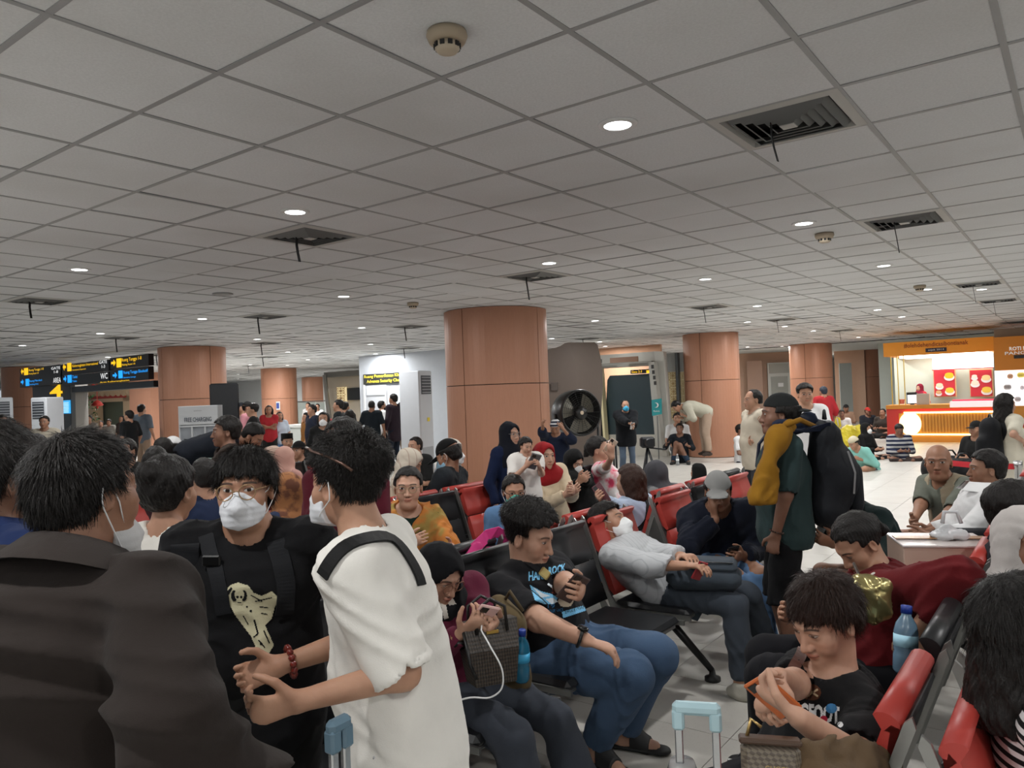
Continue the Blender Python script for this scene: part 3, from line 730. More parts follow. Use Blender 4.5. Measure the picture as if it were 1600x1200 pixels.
def hair_strands(k, o, r, off, n, hc, style):
    me = o.data; rng = np.random.default_rng(3); nv = len(me.vertices); co = np.empty(nv*3, f32); me.vertices.foreach_get('co', co); co = co.reshape(-1, 3)
    no = np.empty(nv*3, f32); me.vertices.foreach_get('normal', no); no = no.reshape(-1, 3); pick = rng.integers(0, nv, n)
    M = k.hM.astype(f32); rel = (co[pick]+off.astype(f32)-k.H.astype(f32))@M.T/k.S
    keep = (rel[:, 2] > -.055); pick = pick[keep]; rel = rel[keep]; P = co[pick]; N = no[pick]; n = len(pick)
    crown = np.array([.0, -.06, .12], f32); dr = rel-crown; dr[:, 2] -= .02; fl = (dr@M); fl -= N*(fl*N).sum(1)[:, None]; fl /= np.linalg.norm(fl, axis=1)[:, None]+1e-6
    ln = (.018+.022*rng.random((n, 1)).astype(f32))*(1 if style != 'fade' else .45); fr = (rel[:, 1] > .035) & (rel[:, 2] < .10); ln[fr] *= .55; jit = (rng.random((n, 3)).astype(f32)-.5)*.7
    V = np.zeros((n, 4, 2, 3), f32); sd = np.cross(fl+jit*.3, N); sd /= np.linalg.norm(sd, axis=1)[:, None]+1e-6
    up = .16 if style in ('bun', 'tied', 'long', 'mid', 'bob') else .22 if style != 'fade' else .7
    for q in range(4):
        t = q/3; c = P-N*.003+(fl+jit*.45)*ln*t+N*(ln*up*4*t*(1-t*.75))*.7+N*.002; wd = .0009*(1-t*.75)
        V[:, q, 0], V[:, q, 1] = c-sd*wd, c+sd*wd
    idx = np.arange(n*8).reshape(n, 4, 2); Q = np.concatenate([np.stack([idx[:, q, 0], idx[:, q, 1], idx[:, q+1, 1], idx[:, q+1, 0]], 1) for q in range(3)])
    c = link(bpy.data.objects.new('hair_strands', quad_mesh('hair_strands', V.reshape(-1, 3), Q, hair_mat(hc))), o); c['kind'] = 'stuff'
def wear_hijab(k, r, off, h, col, pat=None, col2=None, freq=30, chest=1.0, tuck=False):
    s = k.s; S_ = k.S; H, M = k.H, k.hM
    def q(x, y, z): return H+(M[0]*x+M[1]*y+M[2]*z)*S_
    A3 = np.stack([k.Rt, k.Ft, k.u[2]])
    pr = [EL(q(0, -.016, .022), V3(.096, .118, .112)*S_, M, .03), EL(q(0, .0, -.055), V3(.094, .098, .085)*S_, M, .03), RC(q(0, -.02, -.06), k.N-k.u[2]*.02*s+k.Ft*.01*s, .088*S_, .10*s, .04),
          EL(k.N-k.u[2]*(.02 if tuck else .055)*s+k.Ft*.01*s, (V3(.115, .105, .06) if tuck else V3(.195, .125, .095))*s, A3, .05)]
    if chest: pr.append(EL(k.C+k.Ft*.05*s+k.u[2]*.05*s, V3(.155, .105, .13*chest)*s+.01, A3, .05))
    def post(F, X, Y, Z):
        F = F+folds(X, Y, Z, .0035, 34, int(k.H[0]*57))
        x, y, z = hl(k, X, Y, Z); g = eld(x, y, z, (0, .105, -.014), (.058, .085, .083))*S_
        g = np.minimum(g, np.maximum(eld(x, y, z, (0, .0, -.01), (.062, .5, .084))*S_, (.04-y)*S_))
        return smax(F, -g, .006)
    hj = solid('headscarf', pr, h, fabric(col, col2=col2, pattern=pat, freq=freq), r, off, post=post)
    k.scarf = hj; return hj
def wear_cap(k, r, off, h, col, kind='ball', back=False, turn=0, col2=None, pat=None, freq=60, tilt=-8):
    ct, st = math.cos(math.radians(turn+(180 if back else 0))), math.sin(math.radians(turn+(180 if back else 0))); tl = math.tan(math.radians(tilt))
    def fn(x, y, z):
        d = eld(x, y, z, (0, -.018, .034), (.0835, .104, .098)); bx, by = x*ct+y*st, -x*st+y*ct
        if kind == 'ball':
            zz = z-.042-by*tl; d = np.maximum(d, -zz); br = eld(bx, by, zz-.004+np.abs(bx)**2*2.5, (0, .115, 0), (.072, .075, .0075)); return smin(d, br, .006)
        if kind == 'knit': return np.maximum(d-.004, .036-z+y*.15)
        if kind == 'peci':
            d = np.sqrt((x/.086)**2+((y+.018)/.106)**2)-1; d = d*.086; return np.maximum(np.maximum(d, .045-z), z-.125)
        if kind == 'bucket':
            d = np.maximum(d, .045-z); br = np.maximum(np.abs(np.sqrt(x*x+(y+.018)**2)-.115)-.03, np.abs(z-.048+.25*(np.sqrt(x*x+(y+.018)**2)-.1))-.004); return np.minimum(d, br)
        return d
    return head_solid(k, {'ball': 'cap', 'knit': 'knit_cap', 'peci': 'peci_cap', 'bucket': 'bucket_hat'}[kind], fn, (-.2, -.24, -.03), (.2, .22, .17), h, fabric(col, col2=col2, pattern=pat, freq=freq), r, off)
def wear_mask(k, r, off, h, col):
    low = isinstance(col, dict); dz = col.get('dz', 0) if low else 0; dy = col.get('dy', 0) if low else 0; c = col['col'] if low else col
    def fn(x, y, z):
        y = y-dy; z = z-dz
        d = smin(eld(x, y, z, (0, .030, -.056), (.064, .082, .062)), capd(x, y, z, (0, .094, -.012), (0, .112, -.045), .010, .016), .02); d = smin(d, capd(x, y, z, (-.02, .078, -.09), (.02, .078, -.09), .024, .024), .02)
        d = d-.004; zt = .004-np.abs(x)*.42; d = np.maximum(d, z-zt); d = np.maximum(d, -.116+np.abs(x)*.35-z); d = np.maximum(d, .026-y)
        return d+np.sin(z*330)*.0006*(np.abs(x) > .006)
    m = head_solid(k, 'face_mask', fn, (-.09, 0, -.15), (.09, .16, .04), h, fabric(c, .8), r, off)
    if m is None: return
    if k.lod < 2:
        def q(x, y, z): return k.H+(k.hM[0]*x+k.hM[1]*y+k.hM[2]*z)*k.S
        for g in (1, -1):
            mb = MB(); mb.tube([q(g*.055, .055+dy, -.020+dz), q(g*.074, .02, -.003+dz*.3), q(g*.083, -.006, .024), q(g*.088, -.022, .018), q(g*.090, -.028, -.008), q(g*.083, -.02, -.03), q(g*.070, .03, -.07+dz), q(g*.055, .05+dy, -.088+dz)], .0016, 5)
            link(bpy.data.objects.new('mask_strap', raw_mesh('mask_strap', np.array(mb.V)-off, mb.F, fabric((.8, .8, .8)), True)), m)
def wear_glasses(k, r, col, rad=.0225, fy=0):
    mb = MB()
    def q(x, y, z): return k.H+(k.hM[0]*x+k.hM[1]*y+k.hM[2]*z)*k.S
    t = (.0019 if k.lod < 1 else .0022)*k.S
    for g in (1, -1):
        mb.tube([q(g*.0325+rad*1.06*math.cos(a), .1005+fy-.10*abs(rad*math.cos(a)*g+.01), .002+rad*math.sin(a)) for a in np.linspace(0, 2*math.pi, 17)[:-1]], t, 5, True)
        mb.tube([q(g*.056, .090+fy, .008), q(g*.074, .06, .010), q(g*.084, -.01, .012), q(g*.083, -.03, -.004)], t, 5)
    mb.tube([q(-.010, .100+fy, .004), q(0, .104+fy, .007), q(.010, .100+fy, .004)], t, 5)
    V = np.array(mb.V)-k.off; o = link(bpy.data.objects.new('glasses', raw_mesh('glasses', V, mb.F, plain(col, .3, .6), True)), r); return o
def part(k, name, mb, mat, smooth=True, parent=None):
    V = np.array(mb.V)-k.off; return link(bpy.data.objects.new(name, raw_mesh(name, V, mb.F, mat, smooth)), parent or k.root_obj)
def bvh_of(o, off):
    me = o.data; V = np.empty(len(me.vertices)*3, f32); me.vertices.foreach_get('co', V); V = V.reshape(-1, 3)+off.astype(f32)
    Q = np.empty(len(me.loops), np.int32); me.loops.foreach_get('vertex_index', Q); return BVHTree.FromPolygons(V.tolist(), Q.reshape(-1, 4).tolist())
def drape(tree, P, dirn, gap=.003, back=.3):
    """push points along dirn on to the surface"""
    out = []; nr = []; d = Vector(dirn); last = None
    for p in P:
        loc, n, i, dist = tree.ray_cast(Vector(p)-d*back, d)
        if loc is None:
            loc, n, i, dist = tree.find_nearest(Vector(p))
        out.append(np.array(loc)+np.array(n)*gap); nr.append(np.array(n))
    return out, nr
# ------------------------------------------------------------------ the hall: floor, ceiling, lights
TILE, X0, Y0 = .6002, -1.996, 1.680          # the ceiling grid's spacing and origin in building coordinates
def tg(i, j, z): return G(X0+i*TILE, Y0+j*TILE, z)
def inview(P, m=60):
    v = P-CAM; d = v@_fw
    if d < .3: return False
    x, y, _ = pix(P); return -m < x < 1600+m and -m < y < 1200+m
def shared(name, me, loc, parent, rz=0.0, rx=0.0, ry=0.0):
    o = bpy.data.objects.new(name, me); o.location = tuple(loc); o.rotation_euler = (rx, ry, rz); return link(o, parent)
rnd = random.Random(11)
def tile_mat_ceiling():
    q = NT('ceiling_board'); ob = q.obj(); n = q.noise(ob, 90, 4, .7); n2 = q.noise(q.node('ShaderNodeNewGeometry').outputs['Position'], .9, 3)
    c = q.mix(q.ramp(n, .3, .7), S(212, 214, 216), S(226, 228, 230)); c = q.mix(q.m2('MULTIPLY', q.ramp(n2, .45, .75), .35), c, S(180, 178, 174))
    q.t.links.new(c, q.b.inputs['Base Color']); q.b.inputs['Roughness'].default_value = .85; q.bump(n, .25, .003); return q.m
def tile_mat_floor():
    q = NT('floor_porcelain'); p = q.node('ShaderNodeNewGeometry').outputs['Position']; n = q.noise(p, 2.2, 5); n2 = q.noise(p, 60, 3)
    c = q.mix(n, S(192, 189, 182), S(210, 207, 200)); c = q.mix(q.m2('MULTIPLY', q.ramp(n2, .55, .75), .18), c, S(150, 142, 130))
    r = q.node('ShaderNodeObjectInfo').outputs['Random']; c = q.mix(q.m2('MULTIPLY', r, .12), c, S(180, 170, 155))
    q.t.links.new(c, q.b.inputs['Base Color']); q.put(q.b.inputs['Roughness'], q.ramp(q.noise(p, 5, 3), -.6, 2.2)); q.b.inputs['Specular IOR Level'].default_value = .55; return q.m
CM, FM = tile_mat_ceiling(), tile_mat_floor()
# floor: a bed of grout, the nearest tiles in view one by one, the rest as one field
RX, RY = (-78, 52), (-22, 76)
grout = MB(); c = (tg(RX[0], RY[0], -.03)+tg(RX[1], RY[1], -.03))/2
grout.box(c, (TILE*(RX[1]-RX[0]), TILE*(RY[1]-RY[0]), .05), [GX, GA, UP])
floor = grout.obj('floor', plain(S(120, 112, 100), .8)); meta(floor, kind='structure')
ft = MB(); t = TILE/2-.0015; ft.V = [GX*x*k+GA*y*k+UP*z for z, k in ((-.006, t), (-.001, t), (0, t-.0012)) for x, y in ((-1, -1), (1, -1), (1, 1), (-1, 1))]
ft.F = [(8, 9, 10, 11)]+[(a+i, a+(i+1) % 4, a+4+(i+1) % 4, a+4+i) for a in (0, 4) for i in range(4)]
ftm = raw_mesh('tile', ft.V, ft.F, FM)
cells = [(i, j) for i in range(*RX) for j in range(*RY)]
def dist(i, j, z): p = tg(i+.5, j+.5, z); return float(np.hypot(p[0], p[1]))
seen = sorted([c for c in cells if inview(tg(c[0]+.5, c[1]+.5, 0), 40) and pix(tg(c[0]+.5, c[1]+.5, 0))[1] > 650 and dist(*c, 0) > 1.2], key=lambda c: dist(*c, 0))
one = set(seen[:290])
for i, j in seen[:290]: shared('tile', ftm, tg(i+.5, j+.5, rnd.uniform(-.0006, .0004)), floor)
def field_mesh(lst, z, t, up):
    V = []; 
    for i, j in lst:
        c = tg(i+.5, j+.5, z); V += [c-GX*t-GA*t, c+GX*t-GA*t, c+GX*t+GA*t, c-GX*t+GA*t]
    V = np.array(V); Q = np.arange(len(V)).reshape(-1, 4); return V, (Q if up else Q[:, ::-1])
V, Q = field_mesh([c for c in cells if c not in one], -.0005, t, True)
o = link(bpy.data.objects.new('tile_field', quad_mesh('tile_field', V, Q, FM, False)), floor); o['kind'] = 'stuff'
# ceiling
lat_vents = [(1, 3), (1, 8), (1, 17), (-5, 3), (-5, 8), (-5, 16), (-13, 3), (-13, 8), (-20, 8), (-5, 22), (1, 22), (-13, 13), (-20, 13), (-13, 18), (-20, 3), (-5, 30), (-13, 23), (-20, 20), (-27, 13), (-27, 18), (-34, 22), (-28, 27)]
CRY = (-18, 41)                               # beyond this line a lower, lighter ceiling goes on
ceil = empty('ceiling', (0, 0, 0)); meta(ceil, kind='structure')
ct = MB(); a, b = TILE/2-.009, TILE/2-.0125
ct.V = [GX*x*k+GA*y*k+UP*z for z, k in ((.012, a), (.005, a), (.0015, b)) for x, y in ((-1, -1), (1, -1), (1, 1), (-1, 1))]
ct.F = [(11, 10, 9, 8)]+[(q+4+i, q+4+(i+1) % 4, q+(i+1) % 4, q+i) for q in (0, 4) for i in range(4)]
ctm = raw_mesh('tile', ct.V, ct.F, CM)
vset = set(lat_vents); ccells = [c for c in cells if CRY[0] <= c[1] < CRY[1] and c not in vset]
cs = sorted([c for c in ccells if inview(tg(c[0]+.5, c[1]+.5, CEIL), 90)], key=lambda c: dist(*c, CEIL))[:296]; cone = set(cs)
for i, j in cs:
    far = min(1.0, dist(i, j, 0)/9); sag = rnd.random() < .12*far
    shared('tile', ctm, tg(i+.5, j+.5, CEIL+rnd.uniform(-.001, .002)+(-.004 if sag else 0)), ceil, rx=rnd.gauss(0, .0022)*(3 if sag else 1), ry=rnd.gauss(0, .0022)*(3 if sag else 1))
V = []; F = []
for i, j in ccells:
    if (i, j) in cone: continue
    c = tg(i+.5, j+.5, CEIL+.003); k = TILE/2-.010
    dz = [rnd.gauss(0, .0045) for _ in range(4)] if dist(i, j, 0) > 6 else [0]*4
    V += [c-GX*k-GA*k+UP*dz[0], c+GX*k-GA*k+UP*dz[1], c+GX*k+GA*k+UP*dz[2], c-GX*k+GA*k+UP*dz[3]]
V = np.array(V); Q = np.arange(len(V)).reshape(-1, 4)[:, ::-1]
o = link(bpy.data.objects.new('tile_field', quad_mesh('tile_field', V, Q, CM, False)), ceil); o['kind'] = 'stuff'
barm = plain(S(160, 161, 162), .5, .1)
LX, LY = TILE*(RX[1]-RX[0]), TILE*(CRY[1]-CRY[0])
mx = MB(); mx.box((0, 0, 0), (LX, .024, .004), [GX, GA, UP]); mx.box((0, 0, .012), (LX, .004, .02), [GX, GA, UP]); mx = mx.mesh('grid_bar', barm)
my = MB(); my.box((0, 0, 0), (.024, LY, .0044), [GX, GA, UP]); my.box((0, 0, .012), (.004, LY, .02), [GX, GA, UP]); my = my.mesh('grid_bar', barm)
for j in range(CRY[0], CRY[1]+1): shared('grid_bar', mx, G(X0+TILE*sum(RX)/2, Y0+j*TILE, CEIL+.001), ceil)
for i in range(RX[0], RX[1]+1): shared('grid_bar', my, G(X0+i*TILE, Y0+TILE*sum(CRY)/2, CEIL+.001), ceil)
mb = MB(); mb.box(tg(sum(RX)/2, sum(CRY)/2, CEIL+.16), (LX, LY, .05), [GX, GA, UP]); mb.obj('plenum', plain(S(40), .9), ceil)
mb = MB(); mb.box(tg(sum(RX)/2, (CRY[1]+RY[1])/2, CEIL+.05), (LX, TILE*(RY[1]-CRY[1]), .1), [GX, GA, UP]); mb.obj('plaster', plain(S(222, 222, 218), .8), ceil)
mb = MB(); mb.box(tg(sum(RX)/2, CRY[1], CEIL-.004), (LX, .05, .03), [GX, GA, UP]); mb.obj('expansion_joint', plain(S(48), .7), ceil)
# downlights
px_l = [(965, 195), (461, 331), (124, 421), (1256, 349), (858, 411), (537, 463), (316, 498), (157, 521), (1102, 436), (1381, 415), (1448, 452), (930, 501), (565, 512), (1183, 478), (1371, 484), (402, 530), (1409, 495), (1168, 503), (1226, 510), (1271, 517), (1341, 527), (1222, 541), (937, 534), (946, 541), (1002, 545), (862, 529), (343, 559), (450, 550), (391, 570), (449, 571), (481, 562), (579, 538), (587, 553), (169, 558), (35, 540), (372, 585), (535, 581), (1534, 452), (1168, 542), (1302, 553), (1338, 549), (1210, 552), (372, 592), (412, 590), (520, 584), (548, 591), (330, 573)]  # final entries at far right walls and left hall are lamps added for brightness
LL = [onz(x, y, CEIL) for x, y in px_l]
for i in (.5, 5.5, 10.5, -4, -9, -14, -19):
    for j in (-12.5, -7.5, -2.5, 2.5, 7.5, 12.5, 17.5):
        P = tg(i, j, CEIL)
        if not inview(P, 30) and np.hypot(P[0], P[1]) < 10.5: LL.append(P)
lampm = plain((1, 1, 1), .5, emit=9.0); lampm.cycles.emission_sampling = 'NONE'; trimm = plain(S(225), .4)
tr = MB(); tr.lathe([(.066, .002), (.066, -.006), (.085, -.004), (.095, .0), (.095, .003)], n=28); trm = tr.mesh('trim_ring', trimm, True)
di = MB(); di.lathe([(.0001, -.004), (.066, -.003), (.066, -.001)], n=28); dim = di.mesh('diffuser', lampm)
ld = bpy.data.lights.new('downlight_beam', 'AREA'); ld.shape = 'DISK'; ld.size = .13; ld.energy = LAMP_W; ld.color = (1, .995, .985); ld.spread = math.radians(178)
ldf = ld.copy(); ldf.energy = LAMP_W*1.4; ldg = ld.copy(); ldg.energy = LAMP_W*2.6
words = 'nearest second third fourth fifth sixth seventh eighth ninth tenth'.split()
ORD = 'leftmost second third fourth fifth sixth seventh eighth ninth tenth eleventh twelfth thirteenth fourteenth fifteenth sixteenth seventeenth eighteenth nineteenth twentieth twenty-first twenty-second twenty-third twenty-fourth twenty-fifth twenty-sixth twenty-seventh twenty-eighth'.split()
def banded(items, noun, bands):
    out = {}
    for nm, a, b in bands:
        L = sorted([(pix(P)[0], i) for i, P in items if a <= pix(P)[1] < b and 0 <= pix(P)[0] < 1600])
        for n, (x, i) in enumerate(L): out[i] = f'{ORD[n]}{"" if n == 0 else " from left"} of the {nm} {noun}'
    return out
HID = {len(LL): 'left', len(LL)+1: 'right'}; LL += [G(hit_x, 12.2, CEIL) for hit_x in (-27.0, -24.6)]  # unseen pair of lamps added to brighten the room beyond gate four
LAB = banded([(i, P) for i, P in enumerate(LL) if inview(P, 0) and i not in HID], 'round glowing ceiling downlights', [('big nearest', 0, 360), ('medium, next nearest', 360, 480), ('small distant', 480, 522), ('tiny most distant', 522, 700)])
order = sorted(range(len(LL)), key=lambda i: np.hypot(*LL[i][:2]))
for n, i in enumerate(order):
    P = LL[i]; vis = inview(P, 0)
    x, y, d = pix(P)
    if i in HID: LAB[i] = f'downlight hidden behind the gate four board, {HID[i]} one of two'
    lab = LAB.get(i, 'round recessed ceiling downlight beyond the edge of the view')
    e = empty('ceiling_downlight', P, lab, 'downlight', 'recessed downlights in the tiled ceiling')
    shared('trim_ring', trm, (0, 0, 0), e); shared('diffuser', dim, (0, 0, 0), e)
    lo = bpy.data.objects.new('downlight_beam', ldg if d > 20 else ldf if d > 13 else ld); lo.location = (0, 0, -.012); link(lo, e)
# air diffusers with a black ribbon hanging from each
def vent_meshes():
    fr = MB(); k = TILE/2-.004; wh = plain(S(186, 185, 181), .55)
    def ring(mb, a0, z0, a1, z1, th=.003):
        for s_, t_ in (((1, 0), (0, 1)), ((0, 1), (-1, 0)), ((-1, 0), (0, -1)), ((0, -1), (1, 0))):
            n = GX*s_[0]+GA*s_[1]; t = GX*t_[0]+GA*t_[1]
            q = [n*a0-t*a0+UP*z0, n*a0+t*a0+UP*z0, n*a1+t*a1+UP*z1, n*a1-t*a1+UP*z1]
            mb.add(q+[p+UP*th for p in q], [(0, 1, 2, 3), (7, 6, 5, 4), (0, 4, 5, 1), (2, 6, 7, 3)])
    ring(fr, k, -.002, k-.045, -.008); ring(fr, k-.045, -.008, k-.052, .03)
    lou = []
    for q in range(5):
        m = MB(); a = k-.064-q*.043; ring(m, a, .012, a-.026, -.018); ring(m, a-.026, -.018, a-.029, -.016); lou.append(m.mesh('louvre', plain(S(112, 113, 112), .5)))
    dk = MB(); dk.box((0, 0, .075), (2*k-.12, 2*k-.12, .004), [GX, GA, UP]); ce = MB(); ce.box((0, 0, -.018), (.07, .07, .006), [GX, GA, UP], .002)
    return fr.mesh('frame', wh), lou, dk.mesh('duct', plain(S(22), .8)), ce.mesh('centre_plate', wh)
vf, vl, vd, vc = vent_meshes(); rbm = plain(S(18), .7)
VL = banded([((i, j), tg(i+.5, j+.5, CEIL)) for i, j in lat_vents if inview(tg(i+.5, j+.5, CEIL), 0)], 'slatted ceiling air vents with hanging ribbon', [('near', 0, 480), ('distant', 480, 520), ('most distant', 520, 700)])
for n, (i, j) in enumerate(lat_vents):
    P = tg(i+.5, j+.5, CEIL); x, y, d = pix(P)
    if not inview(P, 80): continue
    near = {(1, 3): 'large square ceiling air vent with black ribbon, nearest of all', (1, 8): 'square ceiling vent at the right with thin ribbon hanging', (-5, 3): 'square grey ceiling vent behind the left downlight, ribbon hanging'}
    e = empty('ceiling_vent', P, near.get((i, j), VL.get((i, j), 'square slatted ceiling air vent cut by the edge of view')), 'air vent', 'square air vents in the ceiling')
    shared('frame', vf, (0, 0, 0), e); shared('duct', vd, (0, 0, 0), e); shared('centre_plate', vc, (0, 0, 0), e)
    for m in vl: shared('louvre', m, (0, 0, 0), e)
    L = .20 if j < 5 else .26; o = [GX*-.06+GA*-.08+UP*-.01, GX*-.058+GA*-.085+UP*-.07, GX*-.05+GA*-.083+UP*-.13, GX*-.035+GA*-.08+UP*-L]
    m = MB(); m.strap(o, [GX]*4, .022, .004); V = m.V; link(bpy.data.objects.new('ribbon', raw_mesh('ribbon', V, m.F, rbm)), e)
# smoke detectors, speakers
sd = MB(); sd.lathe([(.052, 0), (.055, -.012), (.048, -.028), (.036, -.031)], n=24); sdm = sd.mesh('base', plain(S(176, 160, 138), .5), True)
s2 = MB(); s2.lathe([(.033, -.028), (.033, -.046), (.026, -.054), (.0001, -.055)], n=20); s2m = s2.mesh('sensor_head', plain(S(196, 182, 160), .5), True)
sl = MB()
for a in range(10): sl.box((.034*math.cos(a*.628), .034*math.sin(a*.628), -.039), (.004, .012, .012), [V3(math.cos(a*.628), math.sin(a*.628), 0), V3(-math.sin(a*.628), math.cos(a*.628), 0), UP])
slm = sl.mesh('slots', plain(S(40), .6))
for n, (x, y) in enumerate([(698, 50), (1288, 365), (645, 473), (1437, 446)]):
    lab = ['beige round smoke detector on the ceiling at top centre', 'small smoke detector on the ceiling below the right downlight', 'tiny smoke detector on the ceiling left of the big column', 'tiny smoke detector on the ceiling at the far right'][n]
    e = empty('smoke_detector', onz(x, y, CEIL), lab, 'smoke detector'); k = 1.75 if n == 0 else 1.9; e.scale = (k*.75, k*.75, k*.75)
    shared('base', sdm, (0, 0, 0), e); shared('sensor_head', s2m, (0, 0, 0), e); q = shared('slots', slm, (0, 0, 0), e); q['kind'] = 'stuff'
mb = MB(); mb.lathe([(.11, 0), (.115, -.006), (.09, -.014), (.0001, -.014)], tuple(onz(348, 459, CEIL)), 24); solo(mb, 'ceiling_speaker', plain(S(168), .6), 'flat round grey speaker disc on the ceiling at left', 'speaker', smooth=True)
# ------------------------------------------------------------------ columns clad in copper-brown panels
colm = None
def column_mat():
    q = NT('copper_panel'); p = q.obj(); n = q.noise(q.scl(p, (1, 1, .15)), 60, 3)
    q.t.links.new(q.mix(n, S(176, 125, 99), S(186, 134, 107)), q.b.inputs['Base Color']); q.b.inputs['Roughness'].default_value = .45; q.b.inputs['Metallic'].default_value = .12; return q.m
colm = column_mat(); seamm = plain(S(52, 34, 26), .7)
def panel_mesh(R, z0, z1, a0, a1, n=14):
    V = []; 
    for r in (R, R-.02):
        for z in (z0, z1):
            for i in range(n+1): a = a0+(a1-a0)*i/n; V.append(GX*math.cos(a)*r+GA*math.sin(a)*r+UP*z)
    m = n+1; F = []
    for i in range(n): F += [(i, i+1, m+i+1, m+i), (2*m+i+1, 2*m+i, 3*m+i, 3*m+i+1), (m+i, m+i+1, 3*m+i+1, 3*m+i), (i+1, i, 2*m+i, 2*m+i+1)]
    F += [(0, m, 3*m, 2*m), (m-1, 3*m-1, 4*m-1, 2*m-1)]
    return raw_mesh('panel', V, F, colm, False)
PM = {}
def column(a, b, R, lab):
    c = at(778, 614, 11.65); c = V3(c[0], c[1], 0)+GA*8.4*a-GX*8.4*b
    e = empty('column', c, lab, 'column', 'round copper clad columns')
    if R not in PM:
        g = .006/R; PM[R] = [panel_mesh(R, z0, z1, math.pi/2*k+g, math.pi/2*(k+1)-g) for z0, z1 in ((.012, 1.80), (1.812, CEIL-.006)) for k in range(4)]
        m = MB(); m.lathe([(R-.015, 0), (R-.015, CEIL)], n=40); PM[R].append(m.mesh('core', seamm, True))
    for m in PM[R]: shared(m.name.split('.')[0], m, (0, 0, 0), e)
    return c
COLS = {}
for a, b, R, lab in [(0, 0, .78, 'widest copper brown round column in the middle of the hall'), (0, 1, .69, 'copper brown round column behind the free charging locker'), (1, 0, .65, 'copper brown round column behind the standing man in beige'), (2, 0, .66, 'pinkish brown round column behind the man in red'), (3, 0, .64, 'round brown column standing in the far wood wall'), (1, 2, .64, 'round brown column carrying a small blue sign, left background'), (0, 2, .68, 'brown round column at the left edge beside the gate sign'), (2, 3, .66, 'farthest brown round column above the white screen at left')]:
    COLS[(a, b)] = column(a, b, R, lab)
# ------------------------------------------------------------------ things set out along the building's grid
def hit(px, py, gy):
    v = ray(px, py); return CAM + v*((gy-CAM@GA)/(v@GA))
def gspan(gy, xl, xr, yt, yb):
    xm, ym = (xl+xr)/2, (yt+yb)/2; a, b = hit(xl, ym, gy), hit(xr, ym, gy); return a@GX, b@GX, hit(xm, yb, gy)[2], hit(xm, yt, gy)[2]
def gbox(mb, gy, xl, xr, yt, yb, th=.1, bev=0.0, z0=None, z1=None):
    a, b, l, u = gspan(gy, xl, xr, yt, yb); l = l if z0 is None else z0; u = u if z1 is None else z1
    mb.box(G((a+b)/2, gy+th/2, (l+u)/2), (abs(b-a), th, u-l), [GX, GA, UP], bev); return a, b, l, u
def gtext(txt, gy, xl, xr, yt, yb, mat, parent, name='lettering', bold=.01, ext=.004):
    a, b, l, u = gspan(gy, xl, xr, yt, yb); return letters(txt, G((a+b)/2, gy, (l+u)/2), GX, UP, abs(b-a), u-l, mat, parent, name, bold, ext)
white, dark, grey = plain(S(214, 216, 218), .5), plain(S(22, 24, 28), .4), plain(S(120, 120, 118), .5)
yel, blu, wht = plain(S(255, 200, 30), .5, emit=1.0), plain(S(30, 150, 240), .5, emit=1.3), plain(S(235), .5, emit=1.0)
# -- overhead wayfinding boards and gate 4
gy = 8.45; e = empty('overhead_sign', hit(130, 590, gy)*V3(1, 1, 0)+UP*2.3, 'long black hanging wayfinding sign with yellow and blue lettering', 'sign')
def sgn(xl, xr, yt, yb, gyy=gy, th=.12, name='sign_panel', mat=dark): m = MB(); gbox(m, gyy, xl, xr, yt, yb, th); return m.obj(name, mat, e)
for xl, xr, yt, yb in ((31, 95, 573, 587), (31, 95, 587, 603), (97, 170, 566, 583), (97, 170, 584, 600), (172, 232, 556, 574), (172, 232, 575, 595)): sgn(xl, xr, yt, yb)
for i, (t, xl, xr, yt, yb, m) in enumerate([('Ruang Tunggu 1-8', 45, 68, 575.5, 580, yel), ('Waiting Room 1-8', 45, 60, 582, 585.5, yel), ('<-', 33, 37, 575, 586, yel), ('Ruang Merokok', 46, 66, 593, 597, blu), ('Smoking Area', 46, 60, 599, 602, blu), ('->', 33, 37, 592, 602, blu),
        ('Keberangkatan Internasional', 113, 153, 567.5, 573, yel), ('International Departure', 113, 134, 576, 579, yel), ('<-', 98.5, 103, 567, 580, yel), ('Toilet', 113, 121, 586.5, 591, blu), ('Toilet', 113, 120, 594, 597, blu), ('->', 99.5, 104, 586, 598, blu),
        ('Ruang Tunggu 1-8', 190, 221, 558, 565, yel), ('Waiting Room 1-8', 190, 211, 567.5, 571.5, yel), ('->', 174, 181, 561, 573, yel), ('Ruang Tunggu Eksekutif', 193, 231, 578, 584, blu), ('Executive Lounge', 193, 212, 588, 591, blu), ('->', 176.5, 183, 581, 592, blu)]):
    if t in ('<-', '->'):
        a, b, l, u = gspan(gy-.006, xl, xr, yt, yb); sg = 1 if t == '->' else -1; w_, h_ = abs(b-a)/2, (u-l)/2; mb = MB()
        mb.prism([(sg*x*w_, z*h_) for x, z in ((1, 0), (.1, .85), (.1, .3), (-1, .3), (-1, -.3), (.1, -.3), (.1, -.85))][::sg], G((a+b)/2, gy-.008, (l+u)/2), GX, UP, -GA, .004); mb.obj('arrow', m, e); continue
    gtext(t, gy-.006, xl, xr, yt, yb, m, e, 'lettering', .0, 0)
pict = MB(); pw = MB()
for xl, xr, yt, yb, m in ((37.5, 43.5, 575, 586, yel), (40, 45, 592, 603, blu), (105, 111, 567, 580, yel), (105.5, 111.5, 586, 598, blu), (182, 189, 560, 574, yel), (185, 191, 579, 591, blu)): sgn(xl, xr, yt, yb, gy-.01, .008, 'pictogram', m)
